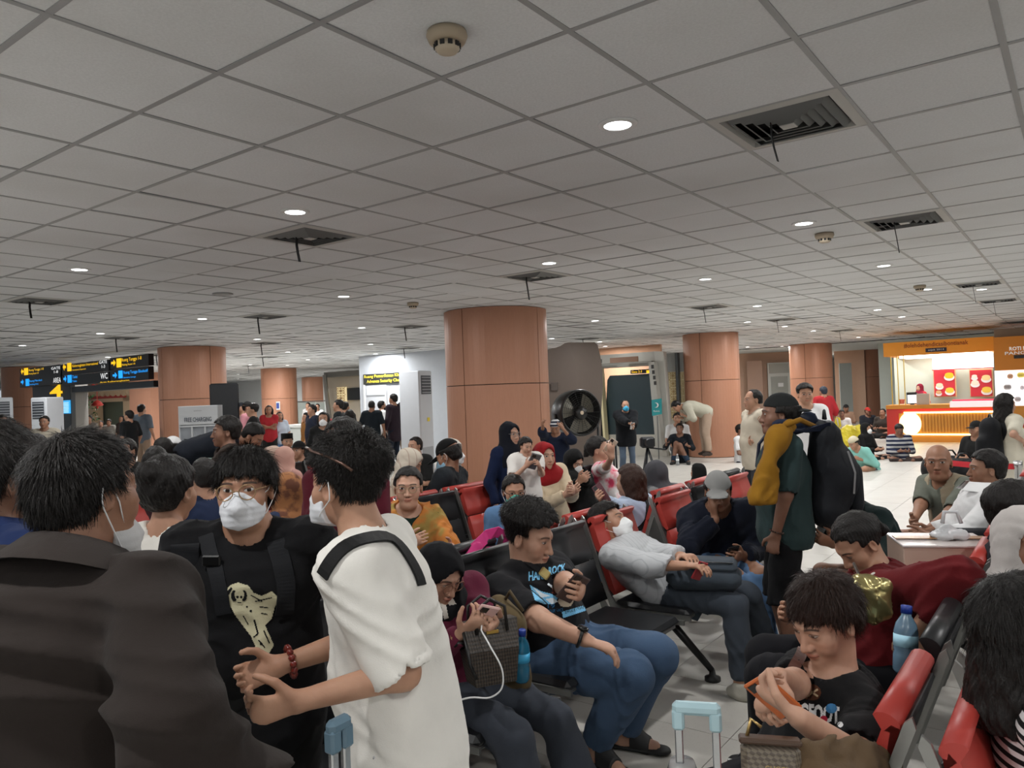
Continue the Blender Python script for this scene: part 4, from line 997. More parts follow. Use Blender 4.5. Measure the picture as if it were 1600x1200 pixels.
for k, (xl, xr, yt, yb) in enumerate(((80, 94, 573, 583), (83, 95, 590, 598), (155, 167, 563, 575), (157, 168, 583, 592))): gtext(['GATE\n1-8', 'AREA', 'GATE\n1-3', 'WC'][k], gy-.006, xl, xr, yt, yb, wht, e, 'lettering', .0, 0)
gtext('Area Keberangkatan', gy-.004, 156, 202, 594.5, 597.5, yel, e, 'lettering', .0, 0)
e = empty('gate_board', hit(82, 650, gy+.2)*V3(1, 1, 0), 'black gate board with large yellow number 4 and blue screen', 'gate sign')
m = MB(); gbox(m, gy+.2, 52, 112, 598, 700, .25, z0=0); m.obj('board', dark, e)
gtext('4', gy+.19, 77.5, 97.5, 601.5, 621, yel, e, 'number', .03, 0)
m = MB(); gbox(m, gy+.17, 79, 108.5, 626, 646.5, .03); m.obj('screen', plain(S(60, 165, 225), .3, emit=1.1), e)
sc = MB()
for r in range(7): 
    for (xl, xr) in ((81, 89), (90.5, 97), (99, 107)): gbox(sc, gy+.166, xl, xr, 629+r*2.4, 630+r*2.4, .004)
q = sc.obj('screen_text', plain(S(190, 225, 245), .4, emit=1.2), e); q['kind'] = 'stuff'
m = MB(); gbox(m, gy+.2, 112, 240, 599.5, 609, .3); solo(m, 'trim_1', plain(S(38, 44, 50), .4), kind='structure')
m = MB(); gbox(m, gy+.2, 111, 118.5, 600, 700, .3, z0=0); solo(m, 'trim_2', plain(S(140, 136, 130), .5), kind='structure')
# -- beyond gate 4: a lit room with a festive cream portal
e = empty('cream_portal', hit(165, 640, 15)*V3(1, 1, 0), 'cream festival portal with scalloped edge and red stripe beyond gate four', 'portal')
crm = plain(S(226, 196, 160), .7); red = plain(S(190, 52, 40), .6); gy2 = 15
for xl, xr, yt, yb in ((136, 146, 618, 700), (193, 204, 618, 700)): m = MB(); gbox(m, gy2, xl, xr, yt, yb, .4, z0=0); m.obj('post', crm, e)
m = MB(); gbox(m, gy2, 136, 204, 611, 628, .42); m.obj('lintel', crm, e)
m = MB(); gbox(m, gy2-.03, 142, 196, 618, 622.5, .03); m.obj('red_stripe', red, e)
m = MB(); A = hit(133, 612, gy2-.06); B = hit(206, 610, gy2-.06); n = 9
for i in range(n): p = A+(B-A)*(i+.5)/n; m.cyl(p-GA*.02, p+GA*.05, np.linalg.norm(B-A)/n/2)
q = m.obj('scallop', crm, e)
q['kind'] = 'stuff'
m = MB(); gbox(m, gy2+.5, 146, 193, 628, 700, .1, z0=0); m.obj('inner_door', plain(S(112, 122, 104), .6), e)
m = MB(); m.box(G(hit(160, 640, 17)@GX, 17, 1.46), (9, .15, 2.92), [GX, GA, UP]); solo(m, 'wall_gate', plain(S(205, 180, 152), .8), kind='structure')
m = MB(); gbox(m, 14.2, 203, 236, 600, 700, .5, z0=0, z1=CEIL); solo(m, 'wall_pillar', colm, kind='structure')
for k, (x, yt, yb, d) in enumerate(((146, 598, 611, 20), (152, 622, 638, 21))):
    e = empty('lantern', at(x, yb, d), f'red hanging paper lantern beyond gate four, {("upper", "lower")[k]} one', 'lantern')
    P = at(x, (yt+yb)/2, d); h = (yb-yt)*d/1195; m = MB(); m.lathe([(.02, h*.3), (.09, h*.15), (.16, -h*.2), (.06, -h*.3)], P, 12); m.obj('shade', red, e, True); m = MB(); m.cyl(P+UP*h*.3, V3(P[0], P[1], CEIL), .008); m.obj('string', red, e); m = MB(); m.cyl(P-UP*h*.3, P-UP*h*.5, .02, .03, 8); m.obj('tassel', red, e)
def bush(name, P, h, w, lab, n=260, colr=S(52, 92, 44), seed=1, trunk=True):
    e = empty(name, P, lab, 'plant'); r = random.Random(seed); m = MB()
    for _ in range(n):
        a, z = r.uniform(0, 6.28), r.random(); rad = w*math.sqrt(r.random())*(.5+.5*math.sin(3*z)); c = V3(P[0]+rad*math.cos(a), P[1]+rad*math.sin(a), P[2]+h*(.35+.65*z)); d = nrm([r.gauss(0, 1), r.gauss(0, 1), r.gauss(0, .7)]); s_ = nrm(np.cross(d, [r.random(), r.random(), r.random()])); L = .16*w+.06
        m.add([c, c+d*L*.5+s_*L*.22, c+d*L, c+d*L*.5-s_*L*.22], [(0, 1, 2, 3)])
    q = m.obj('foliage', plain(colr, .6), e); q['kind'] = 'stuff'
    m = MB(); m.cyl(P, P+UP*h*.6, .05, .03, 8); m.obj('trunk', plain(S(80, 60, 44), .8), e); m = MB(); m.lathe([(.18, 0), (.24, .36), (.2, .36), (.19, .3)], P, 14); m.obj('pot', plain(S(150, 140, 130), .6), e); return e
bush('potted_tree', gnd(129, 22), 2.35, .42, 'leafy green tree beside the cream portal beyond gate four', seed=2)
# -- tall white floor-standing air conditioners
def ac_tower(px, d, top, w, lab, h_turn=0, dp=.42):
    z = at(px, top, d)[2]; P = gnd(px, d); e = empty('air_conditioner', P, lab, 'air conditioner'); f = -P/np.linalg.norm(P); f = rotv(f, UP, h_turn); rr = np.cross(f, UP); A = [rr, f, UP]; c = P-f*dp/2
    m = MB(); m.box(c+UP*z/2, (w, dp, z), A, .02); m.obj('cabinet', plain(S(205, 209, 214), .4), e)
    m = MB(); m.box(c+f*(dp/2+.004)+UP*(z-.26), (w*.72, .012, .34), A); m.obj('outlet', plain(S(70, 74, 80), .5), e)
    for i in range(6): m = MB(); m.box(c+f*(dp/2+.014)+UP*(z-.40+i*.055), (w*.7, .016, .012), A); m.obj('louvre', plain(S(180, 184, 188), .4), e)
    m = MB(); m.box(c+f*(dp/2+.004)+UP*.45, (w*.78, .008, .6), A, .003); m.obj('intake_grille', plain(S(165, 168, 172), .5), e)
    m = MB(); m.box(c+f*(dp/2+.006)+UP*1.25-rr*w*.1, (.09, .006, .07), A); m.obj('notice', plain(S(230, 205, 60), .5), e)
    return e
ac_tower(666, 14, 579, .50, 'tall white floor air conditioner beside the big column', 62)
ac_tower(60, 15.5, 621, .42, 'tall white floor air conditioner in front of gate four', -50)
ac_tower(2, 16, 621, .42, 'white floor air conditioner cut by the left edge', 0)
# -- free charging lockers and the black board
P = gnd(309, 10.6); e = empty('charging_locker', P, 'white free charging cabinet with open cells before the column', 'charging station'); f = -nrm(P); f = rotv(f, UP, -14); rr = np.cross(UP, f)*1; rr = np.cross(UP, f); A = [rr, f, UP]; zt = at(309, 634, 10.6)[2]; w_ = .52; dp = .3; c = P-f*dp/2
m = MB(); m.box(c-f*.02+UP*zt/2, (w_-.02, dp-.05, zt-.02), A); m.obj('back_body', plain(S(168, 172, 178), .5), e)
for x in (-1, 1): m = MB(); m.box(c+rr*x*(w_/2-.008)+UP*zt/2, (.016, dp, zt), A); m.obj('side_panel', white, e)
m = MB(); m.box(c+UP*(zt-.13)+f*.0, (w_, dp+.01, .26), A, .004); m.obj('header', white, e)
for i in range(6): m = MB(); m.box(c+f*.13+UP*(zt-.28-i*.23), (w_-.03, .05, .022), A); m.obj('shelf', white, e)
for x in (-1, 1): m = MB(); m.box(c+f*.13+rr*x*w_*.165+UP*(zt*.5-.14), (.018, .05, zt-.30), A); m.obj('divider', white, e)
letters('FREE CHARGING', c+f*(dp/2+.008)+UP*(zt-.19), rr, UP, .36, .062, plain(S(70, 78, 92), .5), e, bold=.01); letters('pilihan', c+f*(dp/2+.008)+UP*(zt-.07), rr, UP, .10, .018, plain(S(130), .5), e)
for i in range(4):
    for j in range(3): m = MB(); m.box(c+f*.115+rr*(j-1)*.165+UP*(zt-.48-i*.23+.02), (.08, .03, .01), A, .003); m.obj('phone_pad', dark, e)
m = MB(); P = gnd(351, 15.4); f = -nrm(P); A = [np.cross(UP, f), f, UP]; e = empty('display_board', P, 'tall black display board standing beside the left column', 'display board')
m.box(P+UP*1.05, (.55, .08, 2.08), A, .03); m.obj('panel', plain(S(16, 17, 20), .35), e); m = MB(); m.box(P+UP*.02, (.6, .4, .04), A, .01); m.obj('base', dark, e)
# -- security room
gy = 15.35; m = MB(); a, b, l, u = gspan(gy, 563, 706, 557, 700); m.box(G((a+b)/2, gy+1.5, CEIL/2), (b-a, 3.0, CEIL), [GX, GA, UP]); solo(m, 'wall_security', plain(S(194, 200, 208), .6), kind='structure')
e = empty('security_sign', hit(602, 600, gy)*V3(1, 1, 0)+UP*2, 'dark sign with two lines of yellow lettering over security door', 'sign'); m = MB(); gbox(m, gy-.05, 567.5, 636, 583, 600, .05); m.obj('board', plain(S(34, 36, 32), .5), e)
gtext('Ruang Pemeriksaan Khusus', gy-.06, 569, 634.5, 584.5, 590.5, plain(S(225, 205, 60), .5, emit=.6), e, 'lettering', .012, 0); gtext('Advance Security Check', gy-.06, 573, 630, 592, 598.5, plain(S(225, 205, 60), .5, emit=.6), e, 'lettering', .012, 0)
for k, (xl, xr) in enumerate(((570, 603), (604, 637))):
    d_ = MB(); gbox(d_, gy-.04, xl, xr, 602, 700, .04, z0=0); q = solo(d_, f'door_{k+1}', plain(S(196, 200, 206), .5), kind='structure')
    m = MB(); gbox(m, gy-.06, xl+3, xr-3, 605, 617 if k == 0 else 690, .02); m.obj('glass_pane', plain(S(214, 224, 234), .15, emit=.15), q)
    for xx in (xl, xr): m = MB(); gbox(m, gy-.07, xx-1, xx+1, 601, 700, .04, z0=0); m.obj('frame', white, q)
# -- low white screen, counter and second gate in the left background
m = MB(); gbox(m, 26, 350, 560, 597, 660, .2, z0=0, z1=CEIL); solo(m, 'wall_far', plain(S(224, 226, 226), .7), kind='structure')
e = empty('glass_screen', hit(475, 660, 22)*V3(1, 1, 0), 'frosted white glass screen below the farthest column', 'screen')
for k in range(4): m = MB(); gbox(m, 22, 452+k*14, 465.4+k*14, 628, 660, .03, z0=.02); m.obj('glass_pane', plain(S(214, 224, 220), .2), e)
m = MB(); gbox(m, 21.96, 451, 508, 626.5, 628, .06); m.obj('rail', grey, e)
e = empty('inspection_counter', hit(468, 680, 14)*V3(1, 1, 0), 'pale metal inspection counter behind the standing men', 'counter'); m = MB(); gbox(m, 14, 440, 500, 668, 700, .6, z0=.1); m.obj('cabinet', plain(S(188, 194, 190), .4), e); m = MB(); gbox(m, 13.95, 438, 502, 664, 668, .7); m.obj('worktop', plain(S(206, 208, 206), .35), e); m = MB(); gbox(m, 14.1, 445, 495, 690, 705, .5, z0=0, z1=.1); m.obj('plinth', dark, e)
e = empty('info_sign', hit(435, 640, 13.9)*V3(1, 1, 0)+UP*1.4, 'small blue and white information sign on the left column', 'sign'); P = at(434.5, 634, 27.6); m = MB(); m.box(P, (.21, .02, .30), [GX, GA, UP], .004); m.obj('board', white, e); m = MB(); m.box(P-GA*.012, (.15, .01, .2), [GX, GA, UP]); m.obj('emblem', plain(S(60, 80, 150), .5), e)
e = empty('glass_portal', hit(535, 690, 20)*V3(1, 1, 0), 'slanted metal gate frame with gilded screen left of security room', 'gate'); metal = plain(S(150, 148, 142), .35, .6)
m = MB(); gbox(m, 20, 506, 563, 580, 588, .3); m.obj('beam', plain(S(132, 132, 128), .4, .3), e); a = hit(507, 586, 19.9); b = hit(519, 690, 19.9); b[2] = 0; m = MB(); m.tube([a, b], .09, 8); m.obj('leaning_post', metal, e)
m = MB(); gbox(m, 20.3, 540, 563, 606, 625, .05); m.obj('dark_screen', plain(S(44, 50, 54), .4), e); m = MB(); gbox(m, 20.4, 510, 563, 588, 606, .05); m.obj('fascia', plain(S(196, 186, 168), .5), e)
m = MB(); gbox(m, 20.5, 515, 563, 606, 690, .05, z0=0); m.obj('back_panel', plain(S(206, 196, 178), .6), e)
def lattice(e, gy, xl, xr, yt, yb, nx, ny, mat, back):
    a, b, l, u = gspan(gy, xl, xr, yt, yb); m = MB(); m.box(G((a+b)/2, gy+.06, (l+u)/2), (b-a, .02, u-l), [GX, GA, UP]); m.obj('lit_backing', back, e); m = MB()
    for i in range(nx):
        for j in range(ny):
            c = G(a+(b-a)*(i+.5)/nx, gy, l+(u-l)*(j+.5)/ny); rx, rz = (b-a)/nx*.48, (u-l)/ny*.48
            for k in range(4):
                t = math.pi/4+k*math.pi/2; p = c+GX*rx*.55*math.cos(t)+UP*rz*.55*math.sin(t)
                m.tube([p+GX*rx*.42*math.cos(s)+UP*rz*.42*math.sin(s) for s in np.linspace(0, 6.28, 9)[:-1]], min(rx, rz)*.075, 4, True)
            m.tube([c-GX*rx-UP*rz, c+GX*rx+UP*rz], min(rx, rz)*.07, 4); m.tube([c-GX*rx+UP*rz, c+GX*rx-UP*rz], min(rx, rz)*.07, 4); m.tube([c-UP*rz, c+UP*rz], min(rx, rz)*.07, 4)
    q = m.obj('lattice', mat, e); q['kind'] = 'stuff'
gold = plain(S(176, 146, 96), .4, .3); goldlit = plain(S(248, 226, 176), .5, emit=.55)
lattice(e, 20.2, 525, 540, 605, 628, 1, 2, gold, goldlit)
# -- carved slab, glass gate and gilded panels right of the big column
dS = 15.4
def slab_pt(x, y, d=dS): return at(x, y, d)
e = empty('carved_slab', gnd(880, dS), 'tall grey brown slab with a wavy carved top beside column', 'partition')
prof = [(846, 720), (846, 549), (860, 545), (868, 543.5), (876, 540.5), (882, 536.5), (888, 535.5), (893, 540), (897, 556), (901, 580), (901.5, 605), (899, 640), (896, 720)]
Ps = [slab_pt(x, y) for x, y in prof]; Ps[0][2] = 0; Ps[-1][2] = 0; dv = nrm(GA*.75+GX*.66); n = len(Ps); m = MB(); m.add(Ps+[p+dv*.55 for p in Ps], [tuple(range(n))[::-1], tuple(range(n, 2*n))]+[(i, (i+1) % n, n+(i+1) % n, n+i) for i in range(n)]); m.obj('slab_body', plain(S(104, 92, 84), .55, .2), e)
m = MB(); a = slab_pt(868.5, 604); m.box(a-GA*.05, (.13, .02, .16), [nrm(_r*V3(1, 1, 0)), GA, UP]); m.obj('emblem', plain(S(84, 74, 68), .6), e)
mt = plain(S(170, 166, 160), .22, .85); mp = MB(); q0 = [slab_pt(x, y, dS+.7) for x, y in ((897, 545), (905, 548), (911, 578), (912, 620), (912, 720), (898, 720))]
for p in q0[-2:]: p[2] = 0
mp.add(q0+[p+dv*.2 for p in q0], [tuple(range(6))[::-1], tuple(range(6, 12))]+[(i, (i+1) % 6, 6+(i+1) % 6, 6+i) for i in range(6)]); mp.obj('polished_edge', mt, e)
gy = 16.9; e = empty('gate_portal', hit(970, 690, gy)*V3(1, 1, 0), 'glass departure gate with slanted steel frame and dark screen', 'gate')
stl = plain(S(186, 184, 176), .35, .35)
for nm, xl, xr, yt, yb, th, mat in (('beam', 906, 1026, 553, 567, .5, stl), ('beam', 905, 1018, 567.5, 574, .4, plain(S(158, 156, 148), .4, .3)), ('transom_panel', 914, 939, 562, 567.5, .05, plain(S(96, 100, 98), .4)), ('transom_panel', 953, 996, 558, 566, .05, plain(S(150, 112, 88), .5))): m = MB(); gbox(m, gy-(.52 if 'panel' in nm else 0), xl, xr, yt, yb, th); m.obj(nm, mat, e)
def slant(nm, pts, mat, gyy, th=.18):
    P = [hit(x, y, gyy) for x, y in pts]; m = MB(); n = len(P); m.add(P+[p+GA*th for p in P], [tuple(range(n))[::-1], tuple(range(n, 2*n))]+[(i, (i+1) % n, n+(i+1) % n, n+i) for i in range(n)]); return m.obj(nm, mat, e)
slant('door_leaf', [(909, 573), (933, 571), (941, 640), (941, 705), (912, 705)], plain(S(20, 21, 24), .25), gy+.1)
slant('slanted_post', [(1013, 566), (1022, 565), (1035, 705), (1025, 705)], stl, gy-.3); slant('slanted_post', [(1022, 549), (1036, 549), (1048, 705), (1036, 705)], plain(S(206, 204, 196), .4, .2), gy-.1)
slant('side_jamb', [(934, 571), (938, 571), (946, 690), (943, 690)], plain(S(226, 214, 170), .4), gy+.05)
slant('dark_screen', [(953, 587), (1014, 584), (1021, 642), (1027, 679), (950, 679), (946, 650), (949, 594)], plain(S(50, 66, 72), .28), gy+.3, .12)
slant('skirting', [(946, 679), (1040, 679), (1042, 716), (946, 716)], plain(S(196, 192, 182), .4), gy+.28, .1)
for k in range(4): m = MB(); P = hit(1019.5+k*1.4, 573+k*8.5, gy-.36); m.box(P, (.06, .02, .09), [GX, GA, UP]); m.obj('carved_mark', plain(S(58, 56, 54), .5), e)
m = MB(); gbox(m, gy+.1, 985, 1015, 577.5, 583.5, .08); q = m.obj('lit_sign', dark, e); gtext('Gate 2-3', gy+.09, 987, 1003, 579, 582.5, yel, e, 'lettering', .0, 0); m = MB(); gbox(m, gy+.09, 1010, 1014.5, 578.5, 583, .02); m.obj('pictogram', yel, e)
m = MB(); gbox(m, gy+3.2, 905, 1035, 553, 700, .1, z0=0, z1=CEIL); solo(m, 'wall_beyond', plain(S(206, 160, 128), .7), kind='structure')
e = empty('prayer_sign', hit(1026, 640, gy-.5)*V3(1, 1, 0)+UP*1.1, 'teal banner with white crescent moon at the gate post', 'sign'); slant('banner', [(1018, 625), (1033, 622.5), (1033.5, 647), (1019, 650)], plain(S(44, 152, 156), .5), gy-.5, .03)
P = hit(1025.5, 633, gy-.515); m = MB(); pts = [(math.cos(t)*.06, math.sin(t)*.06) for t in np.linspace(-2.2, 2.2, 14)]+[(math.cos(t)*.05-.025+.04*0, math.sin(t)*.05) for t in np.linspace(1.9, -1.9, 14)]; m.prism(pts, P, GX, UP, -GA, .006); m.obj('crescent', plain(S(235), .5), e); gtext('Mushola', gy-.515, 1021, 1030.5, 641, 643.5, plain(S(235), .5), e, 'lettering', .0, 0)
m = MB(); m.cyl(hit(1027, 650, gy-.48), hit(1027, 650, gy-.48)*V3(1, 1, 0), .015); m.obj('pole', grey, e)
e = empty('gilded_screen', hit(1058, 690, gy+.4)*V3(1, 1, 0), 'two tall gilded lattice panels left of the pink column', 'screen')
lattice(e, gy+.4, 1036, 1058, 581, 655, 2, 6, gold, plain(S(214, 200, 160), .5, emit=.12)); lattice(e, gy+.4, 1061, 1070, 581, 655, 2, 6, gold, plain(S(214, 200, 160), .5, emit=.12))
for xl, xr in ((1057.5, 1061.5),): m = MB(); gbox(m, gy+.3, xl, xr, 551, 715, .12, z0=0); m.obj('mullion', plain(S(92, 96, 98), .4, .4), e)
m = MB(); gbox(m, gy+.45, 1036, 1071, 551, 581, .05); m.obj('glass_panel', plain(S(178, 180, 178), .2), e); m = MB(); gbox(m, gy+.45, 1036, 1071, 655, 715, .08, z0=0); m.obj('plinth', plain(S(200, 194, 180), .4), e)
# -- far right walls: wood panelling, a white door, grey-green wall
wood = plain(S(214, 176, 150), .45)
def vwall(nm, x0, d0, x1, d1, mat, th=.12, z1=CEIL, lab=None):
    a, b = gnd(x0, d0), gnd(x1, d1); t = nrm(b-a); nn = np.cross(t, UP); m = MB(); m.box((a+b)/2-nn*th/2*(1 if nn@((a+b)/2) < 0 else -1)+UP*z1/2, (np.linalg.norm(b-a), th, z1), [t, nn, UP]); return solo(m, nm, mat, kind='structure')
vwall('wall_wood', 1155, 30.6, 1250, 30.2, wood); vwall('wall_right', 1305, 31.8, 1352, 31.2, wood); vwall('wall_mint', 1374, 26.5, 1480, 24.0, plain(S(206, 214, 206), .7)); vwall('wall_kiosk_back', 1470, 24.2, 1640, 21.3, plain(S(212, 218, 208), .7))
d_ = MB(); a = gnd(1218, 30.05); b = gnd(1200, 30.1); c = gnd(1236, 30.0); t = nrm(c-b)
d_.box((b+c)/2+UP*1.25, (np.linalg.norm(c-b), .06, 2.5), [t, np.cross(t, UP), UP]); q = solo(d_, 'door_3', plain(S(216, 218, 212), .5), kind='structure')
for z0, z1, w0 in ((.1, 1.95, .72), (2.08, 2.45, .85)): m = MB(); m.box((b+c)/2-nrm((b+c)/2)*.05+UP*(z0+z1)/2, (np.linalg.norm(c-b)*w0, .03, z1-z0), [t, np.cross(t, UP), UP]); m.obj('glass_pane', plain(S(176, 178, 172), .2), q)
m = MB(); m.box(gnd(1220, 29.9)+UP*1.62, (.20, .01, .15), [t, np.cross(t, UP), UP]); m.obj('notice', plain(S(235), .6), q); m = MB(); m.box(gnd(1240, 29.9)+UP*1.75, (.24, .03, .14), [t, np.cross(t, UP), UP]); m.obj('door_sign', plain(S(220, 222, 214), .6), q)
d_ = MB(); b, c = gnd(1168, 30.1), gnd(1192, 29.9); t = nrm(c-b); d_.box((b+c)/2+UP*1.3, (np.linalg.norm(c-b), .05, 2.6), [t, np.cross(t, UP), UP]); solo(d_, 'door_4', plain(S(186, 152, 132), .5), kind='structure')
d_ = MB(); b, c = gnd(1312, 31), gnd(1331, 31); t = nrm(c-b); d_.box((b+c)/2+UP*1.2, (np.linalg.norm(c-b), .05, 2.4), [t, np.cross(t, UP), UP]); solo(d_, 'window_1', plain(S(204, 212, 208), .2), kind='structure')
m = MB(); m.box(G(-6, Y0+RY[1]*TILE-.1, CEIL/2), (90, .2, CEIL), [GX, GA, UP]); solo(m, 'wall_end', plain(S(222, 220, 214), .8), kind='structure')
# ------------------------------------------------------------------ bread kiosks
gy = 22.4; org, kred, cream = plain(S(222, 146, 50), .5), plain(S(200, 50, 44), .45), plain(S(232, 222, 200), .5)
e = empty('bread_kiosk', hit(1470, 689, gy)*V3(1, 1, 0), 'orange and red bread kiosk with lit counter and menu board', 'kiosk')
def kb(nm, xl, xr, yt, yb, mat, g=gy, th=.1, **kw): m = MB(); gbox(m, g, xl, xr, yt, yb, th, **kw); return m.obj(nm, mat, e)
kb('header', 1380, 1553, 531, 553, plain(S(232, 150, 42), .5, emit=.12), th=1.9); kb('counter_top', 1384, 1554, 632, 638, org, gy-.05, .75); kb('counter_front', 1386, 1554, 637, 689, kred, gy, .6, z0=.12); kb('counter_base', 1400, 1554, 681, 690, org, gy-.03, .6, z0=0)
kb('fluted_back', 1405, 1553, 645, 679, plain(S(206, 140, 48), .5), gy-.012, .01)
for i in range(24): kb('flute', 1432+i*5, 1434.6+i*5, 645, 679, plain(S(222, 156, 60), .5), gy-.03, .02)
kb('light_strip', 1412, 1553, 643, 645.2, plain(S(255, 226, 150), .5, emit=7), gy-.05, .03); kb('light_strip', 1418, 1553, 678, 680, plain(S(255, 226, 150), .5, emit=7), gy-.05, .03)
a, b, l, u = gspan(gy-.04, 1405, 1440, 644, 680); m = MB(); c = G((a+b)/2, gy-.035, (l+u)/2); rz, rx = (u-l)/2, (b-a)/2
m.prism([(rx*.98*math.cos(t)*(1.0), rz*math.sin(t)) for t in np.linspace(0, 2*math.pi, 33)[:-1]], c, GX, UP, -GA, .03); m.obj('round_lamp', plain(S(255, 232, 160), .5, emit=2.6), e)
for x in (1393, 1403, 1413): kb('hanging_rod', x-.6, x+.6, 553, 633, plain(S(222, 190, 70), .4, .5), gy+.1, .03)
kb('back_wall', 1398, 1553, 553, 640, plain(S(200, 210, 196), .7), gy+1.8, .08, z0=0); kb('ceiling_light', 1405, 1545, 551.5, 556.5, plain((1, 1, 1), .5, emit=6), gy+.2, 1.2)
kb('menu_lightbox', 1457, 1552, 556, 575.5, plain(S(255, 250, 248), .5, emit=2.4), gy+1.2, .1); kb('menu_edge', 1456, 1552, 575.5, 577, kred, gy+1.18, .1)
pr_ = plain(S(190, 40, 54), .5, emit=.15)
for k, (xl, xr) in enumerate(((1459.5, 1493), (1516, 1551))):
    kb('poster_frame', xl-1, xr+1.2, 576.5, 620.5, plain(S(222, 190, 140), .5), gy+1.55, .03); kb('poster', xl, xr-1, 578, 619, pr_, gy+1.53, .02)
    fd = [(.72, .78, .26, S(220, 196, 40)), (.25, .42, .2, S(232, 206, 176)), (.72, .22, .24, S(226, 190, 60)), (.2, .16, .16, S(200, 160, 110))] if k == 0 else [(.72, .70, .24, S(236, 214, 150)), (.22, .52, .22, S(238, 220, 200)), (.72, .24, .26, S(226, 196, 70)), (.2, .76, .16, S(240, 228, 214))]
    a, b, l, u = gspan(gy+1.51, xl, xr, 578, 619)
    for (x, z, r_, cl) in fd:
        m = MB(); c = G(a+(b-a)*x, gy+1.515, l+(u-l)*z); m.prism([(math.cos(t)*r_*(b-a)*.95, math.sin(t)*r_*(b-a)*.7-.02) for t in np.linspace(0, 6.28, 17)[:-1]], c-UP*.03, GX, UP, -GA, .004); m.obj('printed_plate', plain(S(240), .5), e)
        m = MB(); m.prism([(math.cos(t)*r_*(b-a)*.8, abs(math.sin(t))**.7*np.sign(math.sin(t))*r_*(b-a)*.6) for t in np.linspace(0, 6.28, 17)[:-1]], c-GA*.006, GX, UP, -GA, .004); m.obj('printed_bun', plain(cl, .5, emit=.1), e)
kb('display_shelf', 1484, 1554, 627, 636, plain(S(250, 232, 236), .4, emit=.5), gy-.06, .4); kb('display_band', 1488, 1554, 624, 629, plain(S(222, 70, 96), .4, emit=.3), gy+.2, .3)
gtext('#olehdehendicasibontianak', gy-.01, 1412, 1513, 534, 541.5, plain(S(150, 64, 30), .5), e, bold=.01); kb('name_plate', 1446, 1479, 543.5, 549.5, plain(S(40, 36, 60), .4), gy-.02, .02); gtext('sejak 2014', gy-.03, 1450, 1475, 545, 548.2, plain(S(235), .5), e, bold=.0, ext=.002)
e = empty('cash_register', hit(1420, 633, gy+.2)*V3(1, 1, 0)+UP*.9, 'point of sale screen on the bread kiosk counter', 'cash register'); kb('monitor', 1416.5, 1433, 613, 631, dark, gy+.25, .05); kb('screen', 1418, 1432, 617, 630, plain(S(235, 240, 246), .3, emit=1.2), gy+.24, .01); kb('stand', 1422, 1428, 629, 633, dark, gy+.25, .1)
e = empty('paper_menu', hit(1443, 633, gy)*V3(1, 1, 0)+UP*.9, 'beige box standing on the kiosk counter by the till', 'box'); kb('box_body', 1432, 1452, 615, 632, plain(S(206, 192, 176), .6), gy+.05, .12)
e = empty('napkin_cup', hit(1409, 633, gy)*V3(1, 1, 0)+UP*.9, 'pink paper cup on the left end of kiosk counter', 'cup'); P = hit(1409, 631, gy+.2); m = MB(); m.lathe([(.06, 0), (.08, .12), (.07, .12)], P, 14); m.obj('cup_body', plain(S(230, 130, 110), .5), e)
e = empty('bread_stall', hit(1590, 690, gy-1)*V3(1, 1, 0), 'orange stall with lit bread shelves at the right edge', 'kiosk'); g2 = 21.3
kb('header', 1553, 1660, 524, 577, plain(S(214, 130, 34), .5, emit=.08), g2, 1.2); kb('top_fascia', 1553, 1660, 511, 524, plain(S(150, 130, 110), .6), g2+.2, 1.0)
gtext('ROTI BOY', g2-.02, 1577, 1616, 541, 547, plain(S(244, 236, 226), .5, emit=.3), e, bold=.03, ext=.01); gtext('PANGGANG', g2-.02, 1570, 1640, 548, 553, plain(S(236, 226, 216), .5, emit=.2), e, bold=.02, ext=.01); kb('name_plate', 1584, 1640, 553.5, 559, plain(S(44, 40, 40), .5), g2-.02, .02)
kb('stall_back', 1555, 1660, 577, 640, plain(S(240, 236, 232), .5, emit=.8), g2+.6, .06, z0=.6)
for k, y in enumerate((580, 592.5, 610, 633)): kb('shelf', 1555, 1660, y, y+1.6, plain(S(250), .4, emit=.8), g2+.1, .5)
kb('stall_counter', 1555, 1660, 634, 688, org, g2, .7, z0=0); kb('counter_stripe', 1555, 1660, 660, 667, kred, g2-.02, .02)
for k, (x, y, w2, cl) in enumerate(((1578, 588, 9, S(196, 150, 120)), (1595, 586, 12, S(232, 206, 90)), (1574, 605, 12, S(170, 160, 158)), (1597, 606, 7, S(224, 210, 214)), (1590, 624, 10, S(196, 188, 190)), (1566, 627, 8, S(216, 120, 110)))):
    o_ = e; e = empty('bread_pack', hit(x, y, g2+.2), f'wrapped bread pack on the lit stall shelf, number {k+1} from top left', 'bread pack', 'packs on the stall shelves'); e['label'] = ['brown loaf pack on the stall top shelf', 'yellow bun pack on the stall top shelf', 'grey bread pack on the stall middle shelf', 'small white pack on the stall middle shelf', 'pale bread pack low on the stall shelves', 'reddish bread pack low on the stall shelves'][k]
    kb('wrapper', x-w2/2, x+w2/2, y-4, y+4, plain(cl, .35), g2+.15, .2, bev=.03); e = o_
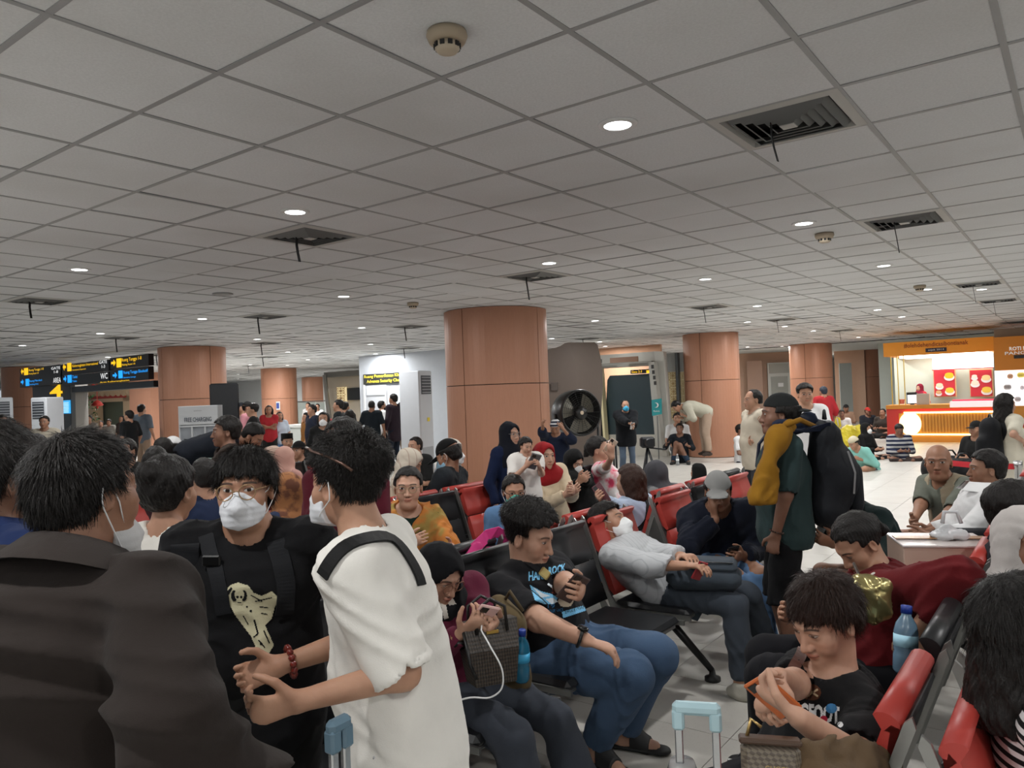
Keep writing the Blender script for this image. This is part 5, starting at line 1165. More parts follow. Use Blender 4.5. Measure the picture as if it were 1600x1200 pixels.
# ------------------------------------------------------------------ drum fan
P = gnd(905, 12.4); C0 = at(908, 645, 12.4); e = empty('drum_fan', P, 'large black drum fan on a stand beside the big column', 'fan'); ax_ = nrm(V3(.42, -.9, .04)); u_ = nrm(np.cross(ax_, UP)); v_ = np.cross(u_, ax_); AX = [u_, v_, ax_]; R = .37; fb = plain(S(18), .35)
m = MB(); m.lathe([(R-.02, -.34), (R, -.33), (R+.012, -.2), (R+.012, .0), (R, .02), (R-.02, .02), (R-.03, 0), (R-.03, -.33)], C0, 40, AX); m.obj('shroud', fb, e, True)
m = MB()
for rr_ in np.linspace(.08, R-.02, 9): m.tube([C0+ax_*.015+u_*rr_*math.cos(t)+v_*rr_*math.sin(t) for t in np.linspace(0, 6.283, 29)[:-1]], .0028, 4, True)
for k in range(20): t = k*.314; m.tube([C0+ax_*.018+(u_*math.cos(t)+v_*math.sin(t))*r2 for r2 in (.07, R-.01)], .003, 4)
q = m.obj('wire_grille', plain(S(60), .4, .5), e); q['kind'] = 'stuff'
for k in range(3):
    t0 = k*2.094+.4; m = MB(); m.grid([[C0-ax_*(.10+.05*(j/6-.5)*1.6)+(u_*math.cos(t0+(j/6-.5)*1.3)+v_*math.sin(t0+(j/6-.5)*1.3))*rr_ for j in range(7)] for rr_ in (.06, .16, .26, R-.05)]); m.obj('blade', plain(S(116, 112, 100), .35, .3), e, True)
m = MB(); m.lathe([(.0001, .03), (.10, .025), (.11, .0), (.10, -.14)], C0, 24, AX); m.obj('hub', fb, e, True); m = MB(); m.lathe([(.0001, .036), (.032, .034), (.032, .026)], C0, 16, AX); m.obj('badge', plain(S(226, 206, 180), .4), e)
m = MB(); b0 = P+UP*.03
for s_ in (1, -1): m.tube([C0-ax_*.15+u_*s_*(R+.02), C0-ax_*.15+u_*s_*(R+.03)-UP*.45, b0+u_*s_*.36], .022, 8)
m.tube([b0+u_*.36, b0-u_*.36], .02, 6); m.tube([b0+u_*.3-ax_*.3, b0+u_*.3+ax_*.3], .02, 6); m.tube([b0-u_*.3-ax_*.3, b0-u_*.3+ax_*.3], .02, 6); m.obj('stand', fb, e, True)
# ------------------------------------------------------------------ beam seating
alu, gun, blk = plain(S(150, 150, 147), .32, .75), plain(S(66, 67, 68), .45, .4), plain(S(26, 26, 28), .42)
pads = {'R': plain(S(172, 58, 50), .42), 'K': plain(S(30, 31, 33), .38)}
SP = .60                                     # seat pitch; local axes: x along the row, y the way the seat faces
EX, EY, EZ = V3(1, 0, 0), V3(0, 1, 0), V3(0, 0, 1)
def seat_parts():
    D = {}
    m = MB(); m.box((0, .27, .425), (.50, .46, .045), None, .02); D['seat_pad'] = m.mesh('seat_pad', pads['K'])
    m = MB(); m.box((0, .27, .395), (.47, .42, .02), None, .004); D['seat_pan'] = m.mesh('seat_pan', alu)
    t = nrm(V3(0, -.16, .46)); n = np.cross(EX, t); A = [EX, -n if n[1] < 0 else n, t]
    nn = A[1]
    def cushion(t0, t1, roll):
        P = []; th = .026
        for a in np.linspace(0, 1, 7): P.append(t*(t0+(t1-t0)*a)+nn*(-th*(1-(2*a-1)**6*.8)))
        if roll: 
            for a in np.linspace(-1.5, 3.0, 10): P.append(t*t1+nn*.006+(t*math.sin(a)*.020-nn*math.cos(a)*.030))
        for a in np.linspace(1, 0, 4): P.append(t*(t0+(t1-.02 if roll else t1)*a-t0*a)+nn*(.010))
        return [(p[1], p[2]) for p in P]
    for c in 'RK':
        for kk_, (a_, b_, rl) in (('low', (-.085, .145, False)), ('top', (.152, .355, True))):
            m = MB(); poly = cushion(a_, b_, rl); b0 = V3(-.245, .022, .56); m.prism(poly, b0, EY, EZ, EX, .49); me = m.mesh('back_cushion', pads[c]); sm = [len(p.vertices) == 4 for p in me.polygons]; me.polygons.foreach_set('use_smooth', sm); D['back_cushion_'+kk_+c] = me
    m = MB(); m.box(V3(0, -.012, .57)+t*.10, (.47, .016, .42), A, .006); D['back_panel'] = m.mesh('back_panel', gun)
    pr = [(.50, .425), (.50, .40), (.06, .375), (.01, .40), (-.025, .50), (-.172, .90), (-.165, .925), (-.148, .91), (.0, .50), (.04, .44), (.08, .415)]
    for k, x in (('l', -.262), ('r', .250)):
        m = MB(); m.prism(pr, V3(x, .02, .0), EY, EZ, EX, .012); D['side_frame'+k] = m.mesh('side_frame', alu)
    m = MB(); m.tube([V3(0, .16, .345), V3(0, .30, .27), V3(0, .52, .055)], [.03, .026, .018], 8); m.tube([V3(0, .16, .345), V3(0, .02, .27), V3(0, -.12, .055)], [.03, .026, .018], 8); D['leg'] = m.mesh('leg', plain(S(40), .35, .4), True)
    m = MB(); m.lathe([(.045, 0), (.045, .02), (.02, .03), (.016, .06)], (0, 0, 0), 14); D['foot_pad'] = m.mesh('foot_pad', plain(S(30), .5), True)
    return D
SD = seat_parts()
def seat_row(gx, gy0, cols, way, lab):
    """gx: where the backs meet the seats; gy0: first seat; way +1 faces +GX, -1 faces -GX"""
    e = empty('linked_seats', G(gx, gy0, 0), lab, 'seating', 'rows of linked airport seats', rz=-(TH if way < 0 else TH)-(math.pi/2 if way > 0 else -math.pi/2))
    sg = -1 if way > 0 else 1; n = len(cols)
    for i, c in enumerate(cols):
        x = i*SP*sg
        for k in ('seat_pad', 'seat_pan', 'back_cushion_low'+c, 'back_cushion_top'+c, 'back_panel', 'side_framel', 'side_framer'):
            nm = {'side_framel': 'side_frame', 'side_framer': 'side_frame'}.get(k, 'back_cushion' if 'cushion' in k else k); shared(nm, SD[k], (x, 0, 0), e)
    m = MB(); m.box((sg*SP*(n-1)/2, .16, .345), (SP*n-.1, .07, .05), None, .008); link(bpy.data.objects.new('beam', m.mesh('beam', plain(S(46), .4, .4))), e)
    for i in (0, n-1):
        q = shared('leg', SD['leg'], (i*SP*sg, 0, 0), e)
        for y in (.52, -.12): shared('foot_pad', SD['foot_pad'], (0, y, 0), q)
    return e
seat_row(-2.26, 1.72, 'KKKKR', 1, 'black and red seat row under the man in eagle shirt')
seat_row(-2.62, 1.72, 'KKKRR', -1, 'black and red seat row with its back to the eagle shirt man')
seat_row(-2.26, 5.0, 'RKR', 1, 'red topped seat row of the man in grey baseball cap')
seat_row(-2.62, 5.3, 'RRK', -1, 'seat row of the bob haired woman in pale blue shirt')
seat_row(-.47, 2.10, 'RKKRR', -1, 'seat row at right with one red then two black backs seen from behind')
seat_row(-.15, 2.02, 'RKRRK', 1, 'seat row with orange red back of the striped top woman, bottom right')
seat_row(-.47, 5.25, 'KKKR', -1, 'seat row of the bald man in khaki vest')
seat_row(-3.93, 2.5, 'RKRKR', 1, 'red seat row of the lady in orange shawl, empty red seat at its end')
seat_row(-4.29, 2.5, 'RKRRR', -1, 'grey backed red seat row of the man in black cap and jacket')
seat_row(-3.93, 5.5, 'RRK', 1, 'red seat row of the woman in red headscarf')
seat_row(-5.85, 2.6, 'RRKRR', 1, 'reddish seat row behind the masked man at left')
seat_row(-6.21, 2.6, 'RRKRR', -1, 'seat row behind the white topped woman with hair bun')
seat_row(-7.75, 5.2, 'KKR', 1, 'black backed seat row near the two pink headscarves')
seat_row(-7.75, 2.6, 'RRKR', 1, 'seat row in front of the free charging cabinet')
# ------------------------------------------------------------------ people
SK_L, SK_M, SK_D, SK_X = (.56, .33, .23), (.46, .255, .165), (.33, .17, .105), (.22, .11, .07)
PX, NX = 126.7, 306.7
navy, black, offw = S(26, 32, 48), S(20, 20, 22), S(222, 220, 214)
# ---- in front
jm = person('person in dark brown jacket seen from behind, mask loop at ear', 139, 768, 1.58, h=10, hy=20, hs=1.04, fat=1.25, hair='mop', hvol=.007, skin=SK_D, strands=9000, lean=4, hunch=14,
   top=dict(col=S(42, 36, 33), e=.040, e2=.055, sleeve=1.95, hem=.28, collar=S(44, 38, 35), name='jacket', fold=.010, ff=15, neck=.072), bottom=dict(col=S(26)), mask=dict(col=S(190, 190, 190), dz=-.062, dy=-.012), rh=(.04, .46, .08), lh=(.05, -.42, .08), re=(-1, .25, 0), le=(-1, -.25, 0), nk=.035)
person('person in navy polo with dark hair cut by left edge', -4, 748, 1.85, h=30, hs=1.05, fat=.3, hair='mop', hvol=.02, skin=SK_D, strands=4000, top=dict(col=S(26, 40, 76), collar=S(28, 42, 80), sleeve=.9), bottom=dict(col=S(30)))
bw = person('woman in white top with black hair bun and glittering clip', 264, 768, 2.6, h=12, fem=True, hs=1.12, hair='bun', hvol=.010, skin=SK_M, top=dict(col=S(212, 208, 200), sleeve=.9, neck=.08), bottom=dict(col=S(40)))
mm = person('man in black skull print shirt wearing white mask and glasses', 383, 764, 2.15, h=174, hs=1.0, fat=.6, hair='mop', hvol=.010, hairline=.050, skin=SK_M, strands=6000, eye=1.0, lean=2, hunch=4,
   top=dict(col=S(21, 21, 23), sleeve=1.0, e=.024, hem=.16, neck=.070, fold=.005), bottom=dict(col=S(24)), mask=S(222, 224, 228), glasses=S(170, 140, 104), rh=(.02, .34, -.02), lh=(.04, -.36, .02))
wt = person('man in white shirt and mask turned left, sunglasses on hair', 541, 757, 1.95, h=276, hy=26, hs=1.03, fat=.28, hair='fade', hvol=.014, skin=SK_M, strands=9000, lean=4, hunch=12, nk=.015,
   top=dict(col=S(228, 225, 218), sleeve=.98, e=.024, e2=.038, hem=.20, neck=.082, fold=.006, ff=18), bottom=dict(col=S(22), col2=S(200), pat='vstripe', freq=260), mask=S(226, 228, 232),
   lh=('p', 470, 1095, 1.66), rh=('p', 436, 1040, 1.98), le=('p', 585, 1120, 1.70), re=(-.4, .4, -.9), lcurl=.6, rcurl=.6)
# ---- the row facing the aisle
s1 = person('woman in black headscarf and maroon sweater looking at phone', 687, 897, 2.85, on=(-2.05, 2.34), h=140, pose='sit', s=.93, hs=.98, lean=2, hunch=24, fem=True, hp=28, hy=-6, eye=.35, skin=SK_L, hijab=dict(col=S(20, 20, 23), chest=0, tuck=True),
   top=dict(col=S(92, 32, 52), sleeve=1.95, e=.026, e2=.014, fold=.006), bottom=dict(col=S(58, 62, 70), flare=.035, e=.018, fold=.005), glasses=S(150, 112, 90),
   rh=('p', 722, 990, 2.60), lh=('p', 768, 985, 2.68), rcurl=.55, lcurl=.55, rf=(.52, .06, -.48), lf=(.50, -.26, -.48), rpalm=(-.6, -.3, .7), lpalm=(-.6, .3, .7))
s2 = person('heavy man in black eagle print shirt and blue jeans', 828, 838, 3.08, on=(-2.04, 2.94), h=128, pose='sit', s=1.08, hs=1.08, fat=.85, lean=-2, hunch=20, fwd=.14, hp=16, hy=-10, eye=.5, hair='fade', hvol=.020, hairline=.090, skin=SK_L, strands=5000,
   top=dict(col=S(22, 22, 25), sleeve=.92, e=.022, fold=.005, hem=.08, neck=.066), bottom=dict(col=S(66, 86, 112), e=.022, fold=.006), rh=('p', 915, 1000, 2.98), lh=('p', 905, 925, 3.16), rf=('g', 930, 1165), lf=('g', 975, 1140), lcurl=.75, rcurl=.3,
   re=(-.9, .7, -.4), lpalm=(-.7, .5, .3), rpalm=(0, 0, -1), rdir=(.8, -.5, -.35), barefoot=True)
s3 = person('man asleep in grey striped shirt and white mask, backpack on lap', 953, 818, 4.2, on=(-1.98, 4.10), h=122, pose='sit', s=1.0, hs=1.05, fwd=-.22, lean=-20, hunch=22, hp=-24, ht=-14, hy=-8, eye=.12, hair='short', hvol=.008, skin=SK_M, strands=3000,
   top=dict(col=S(186, 188, 190), col2=S(168, 170, 173), pat='vstripe', freq=240, sleeve=1.9, e=.030, fold=.004, hem=.04), bottom=dict(col=S(58, 64, 72), e=.014, fold=.006), mask=S(230, 232, 232), rh=('p', 1080, 885, 4.0), lh=('p', 1078, 872, 4.16), rf=('g', 1158, 1070), lf=('g', 1205, 1022), shoes=S(176, 172, 160), rpalm=(0, 0, -1), lpalm=(0, 0, -1))
# ---- right, facing left
bf = person('man in black lettered shirt bent over an orange phone', 1288, 968, 2.12, on=(-.66, 2.20), h=266, pose='sit', s=.93, hs=1.04, fat=.30, fwd=.20, nk=.05, lean=4, hunch=30, hp=24, hy=-20, eye=.3, hair='mop', hvol=.010, hc=(.028, .014, .010), hairline=.052, skin=SK_L, strands=8000,
   top=dict(col=S(20, 20, 22), sleeve=.95, e=.024, fold=.005), bottom=dict(col=S(24, 24, 28), e=.016), rh=('p', 1196, 1062, 1.78), lh=('p', 1248, 1122, 1.66), rcurl=.7, lcurl=.8, rdir=(.6, -.5, -.5), ldir=(.5, .7, .35), lpalm=(-.3, .4, .9), rpalm=(-.2, -.3, -.9))
mr = person('woman in dark red cardigan bending forward beside black seats', 1340, 848, 2.95, on=(-.66, 3.28), h=286, pose='sit', s=1.04, hs=.92, fat=.7, fwd=.34, lean=30, hunch=22, hp=42, hy=-28, fem=True, eye=.2, hair='tied', hvol=.002, skin=SK_M,
   top=dict(col=S(96, 24, 28), sleeve=1.75, e=.024, fold=.006), bottom=dict(col=S(22, 22, 26), e=.02), lh=('p', 1432, 985, 2.72), rh=(.30, .10, .16), le=(-.7, -.8, .0), lcurl=.3, ldir=(.2, -.1, -1))
st = person('woman in black and white striped top with long black hair', 1612, 986, 1.80, on=(.03, 2.12), fwd=-.08, h=112, pose='sit', s=.95, fem=True, hair='mid', hvol=.014, skin=SK_D, strands=6000, top=dict(col=S(226), col2=S(20), pat='hstripe', freq=260, sleeve=.9, fold=.003), bottom=dict(col=S(30)))
person('woman in pale grey headscarf sitting at the right edge', 1606, 850, 2.55, h=128, hy=56, pose='sit', s=.97, fem=True, skin=SK_D, hijab=dict(col=S(186, 180, 176)), top=dict(col=S(170, 166, 164), sleeve=1.9), bottom=dict(col=S(40)))
person('dark haired person sitting behind the pale grey headscarf', 1590, 800, 3.3, h=120, pose='sit', s=1.0, hair='short', hvol=.012, skin=SK_D, top=dict(col=S(24, 26, 34)), bottom=dict(col=S(30)))
# ---- standing with backpack
bp = person('man in dark green shirt and backwards cap carrying black backpack', 1216, 648, 4.5, h=282, fat=.6, hs=1.06, hair='mop', hvol=.012, skin=SK_X, cap=dict(col=S(34, 36, 36), back=True), top=dict(col=S(44, 60, 60), e=.026, sleeve=.95, hem=.16, fold=.006),
   bottom=dict(col=S(20, 20, 22), length=1.12, e=.012, e2=.035, fold=.005), lh=('p', 1212, 838, 4.3), lcurl=.6, shoes=S(50))
vm = person('bald man in khaki vest sitting and looking this way', 1466, 722, 5.55, on=(-.74, 6.45), h=256, hy=-42, pose='sit', s=1.02, hs=1.05, fat=.35, hair=None, skin=SK_D, top=dict(col=S(104, 108, 98), sleeve=.95, e=.022), bottom=dict(col=S(64, 84, 112)), rh=('p', 1420, 835, 5.2), lh=('p', 1440, 838, 5.1))
ws = person('man in white shirt with cropped hair seated beside khaki vest', 1540, 733, 5.0, on=(-.64, 5.85), h=285, pose='sit', s=1.02, fwd=-.06, lean=4, hair='short', hvol=.004, skin=SK_D, top=dict(col=S(224), sleeve=1.6, e=.026, collar=S(228), fold=.006), bottom=dict(col=S(54, 78, 112)), lh=('p', 1450, 838, 4.8), rh=('p', 1440, 832, 5.1))
cm_ = person('man in grey cap and navy jacket resting chin on hand', 1122, 768, 5.2, on=(-2.04, 5.02), h=178, hy=10, pose='sit', s=1.02, hp=16, fwd=.24, lean=6, hunch=18, eye=.25, hair='short', skin=SK_D, cap=dict(col=S(142, 142, 140), turn=-10, tilt=-5), top=dict(col=S(24, 28, 40), sleeve=1.9, e=.034, fold=.008, name='jacket'), bottom=dict(col=S(92, 122, 158)),
   rh=('p', 1118, 812, 4.92), lh=('p', 1160, 868, 4.9), rdir=(-.1, .1, 1), rcurl=.8, re=(.4, .9, -.8), rf=(.50, -.28, -.30), lf=(.46, -.16, -.45), rk=(.7, .6, .5))
kn = person('crouching person in dark teal jacket behind the red cardigan', 1318, 772, 4.75, h=262, pose='sit', s=.96, hp=30, lean=14, hunch=20, hair='short', skin=SK_D, top=dict(col=S(30, 44, 44), sleeve=1.9, e=.03), bottom=dict(col=S(50, 60, 76)), lh=('p', 1306, 850, 4.4), rh=('p', 1300, 842, 4.5))
# ---- middle rows
sl_ = person('older lady in orange patterned shawl and glasses facing camera', 638, 762, 5.0, on=(-3.72, 3.7), h=168, hy=8, pose='sit', s=1.02, hs=1.1, fem=True, fat=.4, hair='bun', hvol=.004, skin=SK_L, glasses=S(170, 150, 120), top=dict(col=S(24, 44, 38), sleeve=.9, neck=.09), bottom=dict(col=S(30, 40, 40)), lh=('p', 702, 858, 4.75), rh=('p', 640, 850, 4.8))
person('person in maroon shirt standing with hands folded at waist', 534, 694, 3.35, h=200, fat=.2, fem=True, hair='short', skin=SK_M, top=dict(col=S(84, 26, 38), sleeve=.8), bottom=dict(col=S(24)), rh=('p', 492, 858, 3.1), lh=('p', 512, 862, 3.1), rcurl=.7, lcurl=.7)
person('woman in brown floral headscarf seen from behind at left', 447, 768, 4.9, h=300, pose='sit', s=.97, lean=8, fem=True, skin=SK_M, hijab=dict(col=S(142, 96, 62), col2=S(92, 58, 44), pat='blotch', freq=14), top=dict(col=S(30, 40, 64), sleeve=1.9), bottom=dict(col=S(30)))
person('man in black cap, blue mask and black leather jacket seated', 700, 712, 6.0, on=(-4.5, 4.9), h=290, pose='sit', s=1.02, hp=24, hs=1.08, hair='short', skin=SK_D, mask=S(150, 190, 214), cap=dict(col=S(20), tilt=-12), top=dict(col=S(34, 38, 42), sleeve=1.9, e=.034, fold=.008, name='jacket'), bottom=dict(col=S(34)))
person('woman in white headscarf and mask with grey top by column', 706, 706, 7.0, h=110, pose='sit', s=.98, fem=True, skin=SK_M, mask=S(232), hijab=dict(col=S(196, 190, 180)), top=dict(col=S(138, 144, 152), sleeve=1.9), bottom=dict(col=S(134, 156, 184)), rh='lap', lh='lap')
person('woman in cream striped headscarf leaning over her phone', 641, 724, 6.3, h=95, pose='sit', s=.95, hp=25, fem=True, skin=SK_M, hijab=dict(col=S(200, 190, 174), col2=S(176, 160, 146), pat='vstripe', freq=110), top=dict(col=S(190, 172, 150), sleeve=1.9), bottom=dict(col=S(70)), rh='phone', lh='phone')
person('woman in black headscarf and navy vest standing by big column', 797, 679, 6.4, h=135, fem=True, skin=SK_L, glasses=S(150), hijab=dict(col=S(20, 22, 30)), top=dict(col=S(22, 32, 60), sleeve=1.9, hem=.3), bottom=dict(col=S(24, 28, 44)))
td = person('toddler with curly hair and white shirt holding a phone', 822, 697, 5.75, h=150, hp=14, s=.60, hs=.88, child=True, pose='stand', hair='mop', hvol=.012, skin=SK_L, eye=.5, top=dict(col=S(226, 222, 216), sleeve=.8), bottom=dict(col=S(36), col2=S(210), pat='dots', freq=26), rh=('p', 822, 728, 5.55), lh=('p', 842, 728, 5.55), rf=(-.02, .05, -.42), lf=(-.02, -.05, -.42))
person('woman in glasses and teal mask wearing pale denim top', 803, 768, 5.5, h=168, pose='sit', s=.96, fem=True, hp=8, hair='tied', hvol=.004, skin=SK_M, glasses=S(60, 36, 30), mask=S(96, 190, 172), top=dict(col=S(90, 124, 162), sleeve=.9), bottom=dict(col=S(60)), rh='lap', lh='lap')
person('woman in red headscarf and beige sweater with long hair', 851, 713, 6.5, on=(-3.72, 5.5), h=150, pose='sit', s=.97, fem=True, skin=SK_L, hair='long', cap=None, top=dict(col=S(206, 188, 160), sleeve=1.9, e=.024), bottom=dict(col=S(168, 178, 186)), rh=('p', 885, 772, 6.2), lh=('p', 895, 768, 6.2), hijab=dict(col=S(146, 30, 34), chest=0))
person('girl in black headscarf and white mask typing on phone', 897, 722, 7.0, on=(-3.72, 6.1), h=140, pose='sit', s=.93, fem=True, hp=22, skin=SK_L, mask=S(228), hijab=dict(col=S(20)), top=dict(col=S(24), sleeve=1.9), bottom=dict(col=S(26)), rh=('p', 905, 752, 6.7), lh=('p', 915, 750, 6.7))
ph = person('woman in white shirt with pink print raising her phone', 936, 703, 7.3, on=(-3.72, 6.7), h=105, pose='sit', s=1.05, fem=True, hs=1.08, hair='tied', hvol=.004, skin=SK_L, top=dict(col=S(226, 220, 218), col2=S(206, 70, 100), pat='blotch', freq=7, sleeve=.9, e=.026), bottom=dict(col=S(160, 150, 120)), rh=('p', 958, 712, 6.9), lh='lap', rdir=(0, .2, 1), re=(.3, .2, -1))
bb_ = person('woman with brown bob in pale blue shirt seen from behind', 983, 752, 5.5, on=(-2.83, 5.3), h=312, pose='sit', s=1.0, hs=1.05, fem=True, hair='bob', hvol=.01, hc=(.04, .018, .012), skin=SK_L, top=dict(col=S(180, 196, 218), sleeve=1.5, e=.03, fold=.006), bottom=dict(col=S(110, 140, 176)), lh=('p', 938, 780, 5.3), rh='lap')
person('person in dark grey headscarf and black jacket seen from behind', 1024, 742, 6.1, on=(-2.83, 5.9), h=345, pose='sit', s=1.0, fem=True, skin=SK_M, hijab=dict(col=S(72, 72, 76)), top=dict(col=S(74, 76, 80), col2=S(120), pat='blotch', freq=9, sleeve=1.9, e=.036, fold=.008), bottom=dict(col=S(40)))
person('man in knitted cap and navy jacket raising his arms', 868, 668, 9.6, h=195, hp=24, hair='short', skin=SK_D, cap=dict(col=S(34, 38, 54), col2=S(190), pat='hstripe', freq=150, kind='knit'), top=dict(col=S(24, 30, 48), sleeve=1.5, e=.03), bottom=dict(col=S(24)), rh=('p', 848, 664, 9.3), lh=('p', 880, 670, 9.3))
coat = person('man in black blazer and blue mask standing with phone', 977, 634, 14.2, h=176, hs=1.06, hair='buzz', hairline=.10, skin=SK_M, mask=S(70, 170, 210), top=dict(col=S(24, 26, 30), sleeve=1.9, e=.045, hem=.22, name='blazer'), bottom=dict(col=S(84, 98, 116)), rh=('p', 984, 662, 13.8), lh=('p', 990, 668, 13.8))
person('bending man in pale beige jacket and cargo trousers', 1057, 635, 16.9, h=268, pose='stand', s=1.02, lean=62, hunch=22, hp=60, hair='short', skin=SK_M, top=dict(col=S(176, 172, 156), sleeve=1.5, e=.04), bottom=dict(col=S(170, 148, 130), e=.03), rh=(.55, .1, -.1), lh=(.5, -.1, -.05), shoes=S(70, 60, 54))
person('man in black shirt sitting on floor against the gilded screen', 1062, 670, 16.9, h=200, pose='floor', s=1.0, hair='short', skin=SK_X, top=dict(col=S(24, 28, 34), sleeve=1.6), bottom=dict(col=S(38, 52, 68)), rh=(.35, .25, .35), lh=(.35, -.2, .3), rf=(.35, .12, -.05), lf=(.38, -.2, -.05))
person('man in white shirt sitting behind the black shirted floor sitter', 1058, 653, 17.6, h=190, pose='floor', s=1.1, hair='short', skin=SK_M, top=dict(col=S(220), sleeve=.8), bottom=dict(col=S(90)))
person('child in black headscarf sitting on the floor at centre right', 1090, 736, 8.6, h=300, pose='floor', s=.78, fem=True, child=True, skin=SK_M, hijab=dict(col=S(24)), top=dict(col=S(28, 30, 32), sleeve=1.9), bottom=dict(col=S(30)))
person('man in white shirt with sling sitting against the right column', 1158, 672, 16.6, h=130, pose='floor', s=1.05, hair='short', skin=SK_X, top=dict(col=S(220), sleeve=.8), bottom=dict(col=S(40, 46, 60)))
bg = person('balding man in beige shirt standing before the right column', 1176, 625, 8.5, h=262, hy=0, hs=1.04, fat=.3, hair='buzz', hvol=-.001, hairline=.108, skin=SK_M, top=dict(col=S(196, 186, 168), sleeve=.95, e=.026, hem=.16), bottom=dict(col=S(58, 60, 66)), lh=('p', 1196, 665, 8.2), rh=('p', 1172, 690, 8.4), le=(-.3, -.4, -1))
person('young man in plain white shirt standing behind the backpack man', 1258, 617, 8.4, h=188, hair='fade', hvol=.006, skin=SK_M, top=dict(col=S(226), sleeve=.95, e=.026), bottom=dict(col=S(50)), lh=('p', 1290, 682, 8.0))
person('man in red shirt seen from behind near the wood wall', 1286, 612, 16.5, h=350, hair='short', hc=(.03, .035, .05), skin=SK_M, top=dict(col=S(170, 44, 50), sleeve=1.5, e=.03), bottom=dict(col=S(44, 48, 62)))
# ---- left and far background
person('dark skinned man in brown jacket standing, looking left', 352, 675, 5.9, h=245, hs=1.05, hair='short', hvol=.006, skin=SK_X, top=dict(col=S(52, 42, 36), sleeve=1.9, e=.036, name='jacket', fold=.008), bottom=dict(col=S(40)))
person('man in black shirt bending low behind the brown jacket', 396, 682, 7.6, h=95, pose='stand', s=1.05, lean=68, hunch=14, hp=40, hair='short', skin=SK_D, top=dict(col=S(28, 32, 40), sleeve=.95, e=.03), bottom=dict(col=S(28)), rh=(.6, .1, -.15), lh=(.6, -.1, -.15))
def far_stand(label, px, py, d, h, col, bot, hair='short', skin=SK_M, **kw):
    kw.setdefault('sleeve', .95); sl = kw.pop('sleeve'); hem = kw.pop('hem', .12)
    return person(label, px, py, d, h=h, hair=hair, skin=skin, top=dict(col=col, sleeve=sl, e=.024, hem=hem), bottom=dict(col=bot), **kw)
far_stand('woman in red vest and white sleeves with folded arms', 420, 641, 17.5, 170, S(158, 42, 48), S(34), hair='bob', fem=True, skin=SK_D, rh='fold', lh='fold', sleeve=.5)
far_stand('woman in pale blue beside the red vest woman', 437, 650, 17.8, 150, S(190, 200, 214), S(90, 120, 160), hair='long', fem=True)
far_stand('man in black shirt standing before the left middle column', 394, 641, 13.5, 255, S(26), S(28), hair='fade')
far_stand('person in grey cap beside the black board', 376, 638, 16, 200, S(150, 140, 140), S(60), cap=dict(col=S(40, 42, 46)))
far_stand('man in dark cap with pink sleeve near the black board', 388, 637, 15.5, 90, S(176, 120, 128), S(50), cap=dict(col=S(30)))
far_stand('man in dark blue shirt standing by the counter', 487, 641, 15.5, 230, S(26, 30, 44), S(26), fat=.3)
far_stand('man in brown shirt half hidden at the counter', 478, 652, 16.5, 230, S(140, 96, 50), S(40))
far_stand('woman with long hair and white mask in black', 505, 655, 11.2, 172, S(28), S(30), hair='long', fem=True, mask=S(232), sleeve=1.9)
far_stand('tall man in black jacket facing left by slanted gate', 528, 634, 15, 268, S(30, 34, 36), S(30), sleeve=1.9)
far_stand('short person behind the black jacket man at the gate', 540, 636, 16.5, 20, S(40), S(40))
far_stand('woman with long dark hair seen from behind at gate', 547, 650, 12.5, 10, S(44, 42, 40), S(30), hair='long', fem=True)
far_stand('man in white shirt far behind the frosted screen', 496, 636, 27, 180, S(226), S(60))
far_stand('man with dark hair behind the frosted screen', 481, 634, 28, 200, S(200), S(60))
far_stand('small girl with long hair far behind the masked woman', 510, 650, 22, 180, S(140, 60, 60), S(60), hair='long', fem=True)
far_stand('bald man in black shirt seen from behind at security room', 581, 634, 17.3, 5, S(28, 34, 40), S(34, 40, 50), hair='buzz', skin=SK_D)
far_stand('man in white shirt and black mask at security door', 597, 634, 18.2, 60, S(226), S(40), mask=S(26))
far_stand('tall man in dark plum suit at the security door', 614, 624, 17.6, 300, S(46, 36, 44), S(34, 40, 52), sleeve=1.9, hem=.28)
far_stand('person in brown jacket with beige shorts by security door', 628, 636, 18, 60, S(60, 46, 50), S(170, 150, 130), sleeve=1.9)
far_stand('man in blue shirt beside the tall air conditioner', 645, 632, 18.3, 280, S(50, 86, 140), S(50), skin=SK_D)
far_stand('man in beige shirt with shoulder strap before gate four', 69, 660, 13.2, 165, S(176, 168, 152), S(60), skin=SK_D)
far_stand('man in dark jacket at the left edge near pillar', 3, 660, 11.5, 120, S(26, 32, 30), S(30), skin=SK_D, sleeve=1.9)
far_stand('man in dark shirt behind the left edge man', 16, 664, 12.5, 150, S(30, 36, 36), S(30), skin=SK_M, sleeve=1.9)
far_stand('man in grey shirt standing beyond gate four', 120, 652, 20.5, 100, S(120, 112, 108), S(50), skin=SK_D)
far_stand('person with dark hair beside the potted tree', 139, 655, 21, 180, S(120, 110, 100), S(60), skin=SK_D)
far_stand('man in black shirt walking left of the locker column', 201, 650, 15.8, 285, S(26, 28, 30), S(40))
far_stand('man in grey shirt and beige trousers seen from behind', 222, 640, 18, 15, S(96, 106, 116), S(150, 130, 112), fat=.3)
far_stand('woman with dark hair among the crowd beyond gate four', 190, 655, 21.5, 200, S(70, 60, 56), S(60), hair='long', fem=True, skin=SK_D)
far_stand('person in grey at the back of gate four', 170, 660, 23.5, 180, S(140, 136, 130), S(60), skin=SK_D)
far_stand('person in brown at the back of gate four', 158, 662, 24.5, 180, S(110, 90, 80), S(60), skin=SK_D)
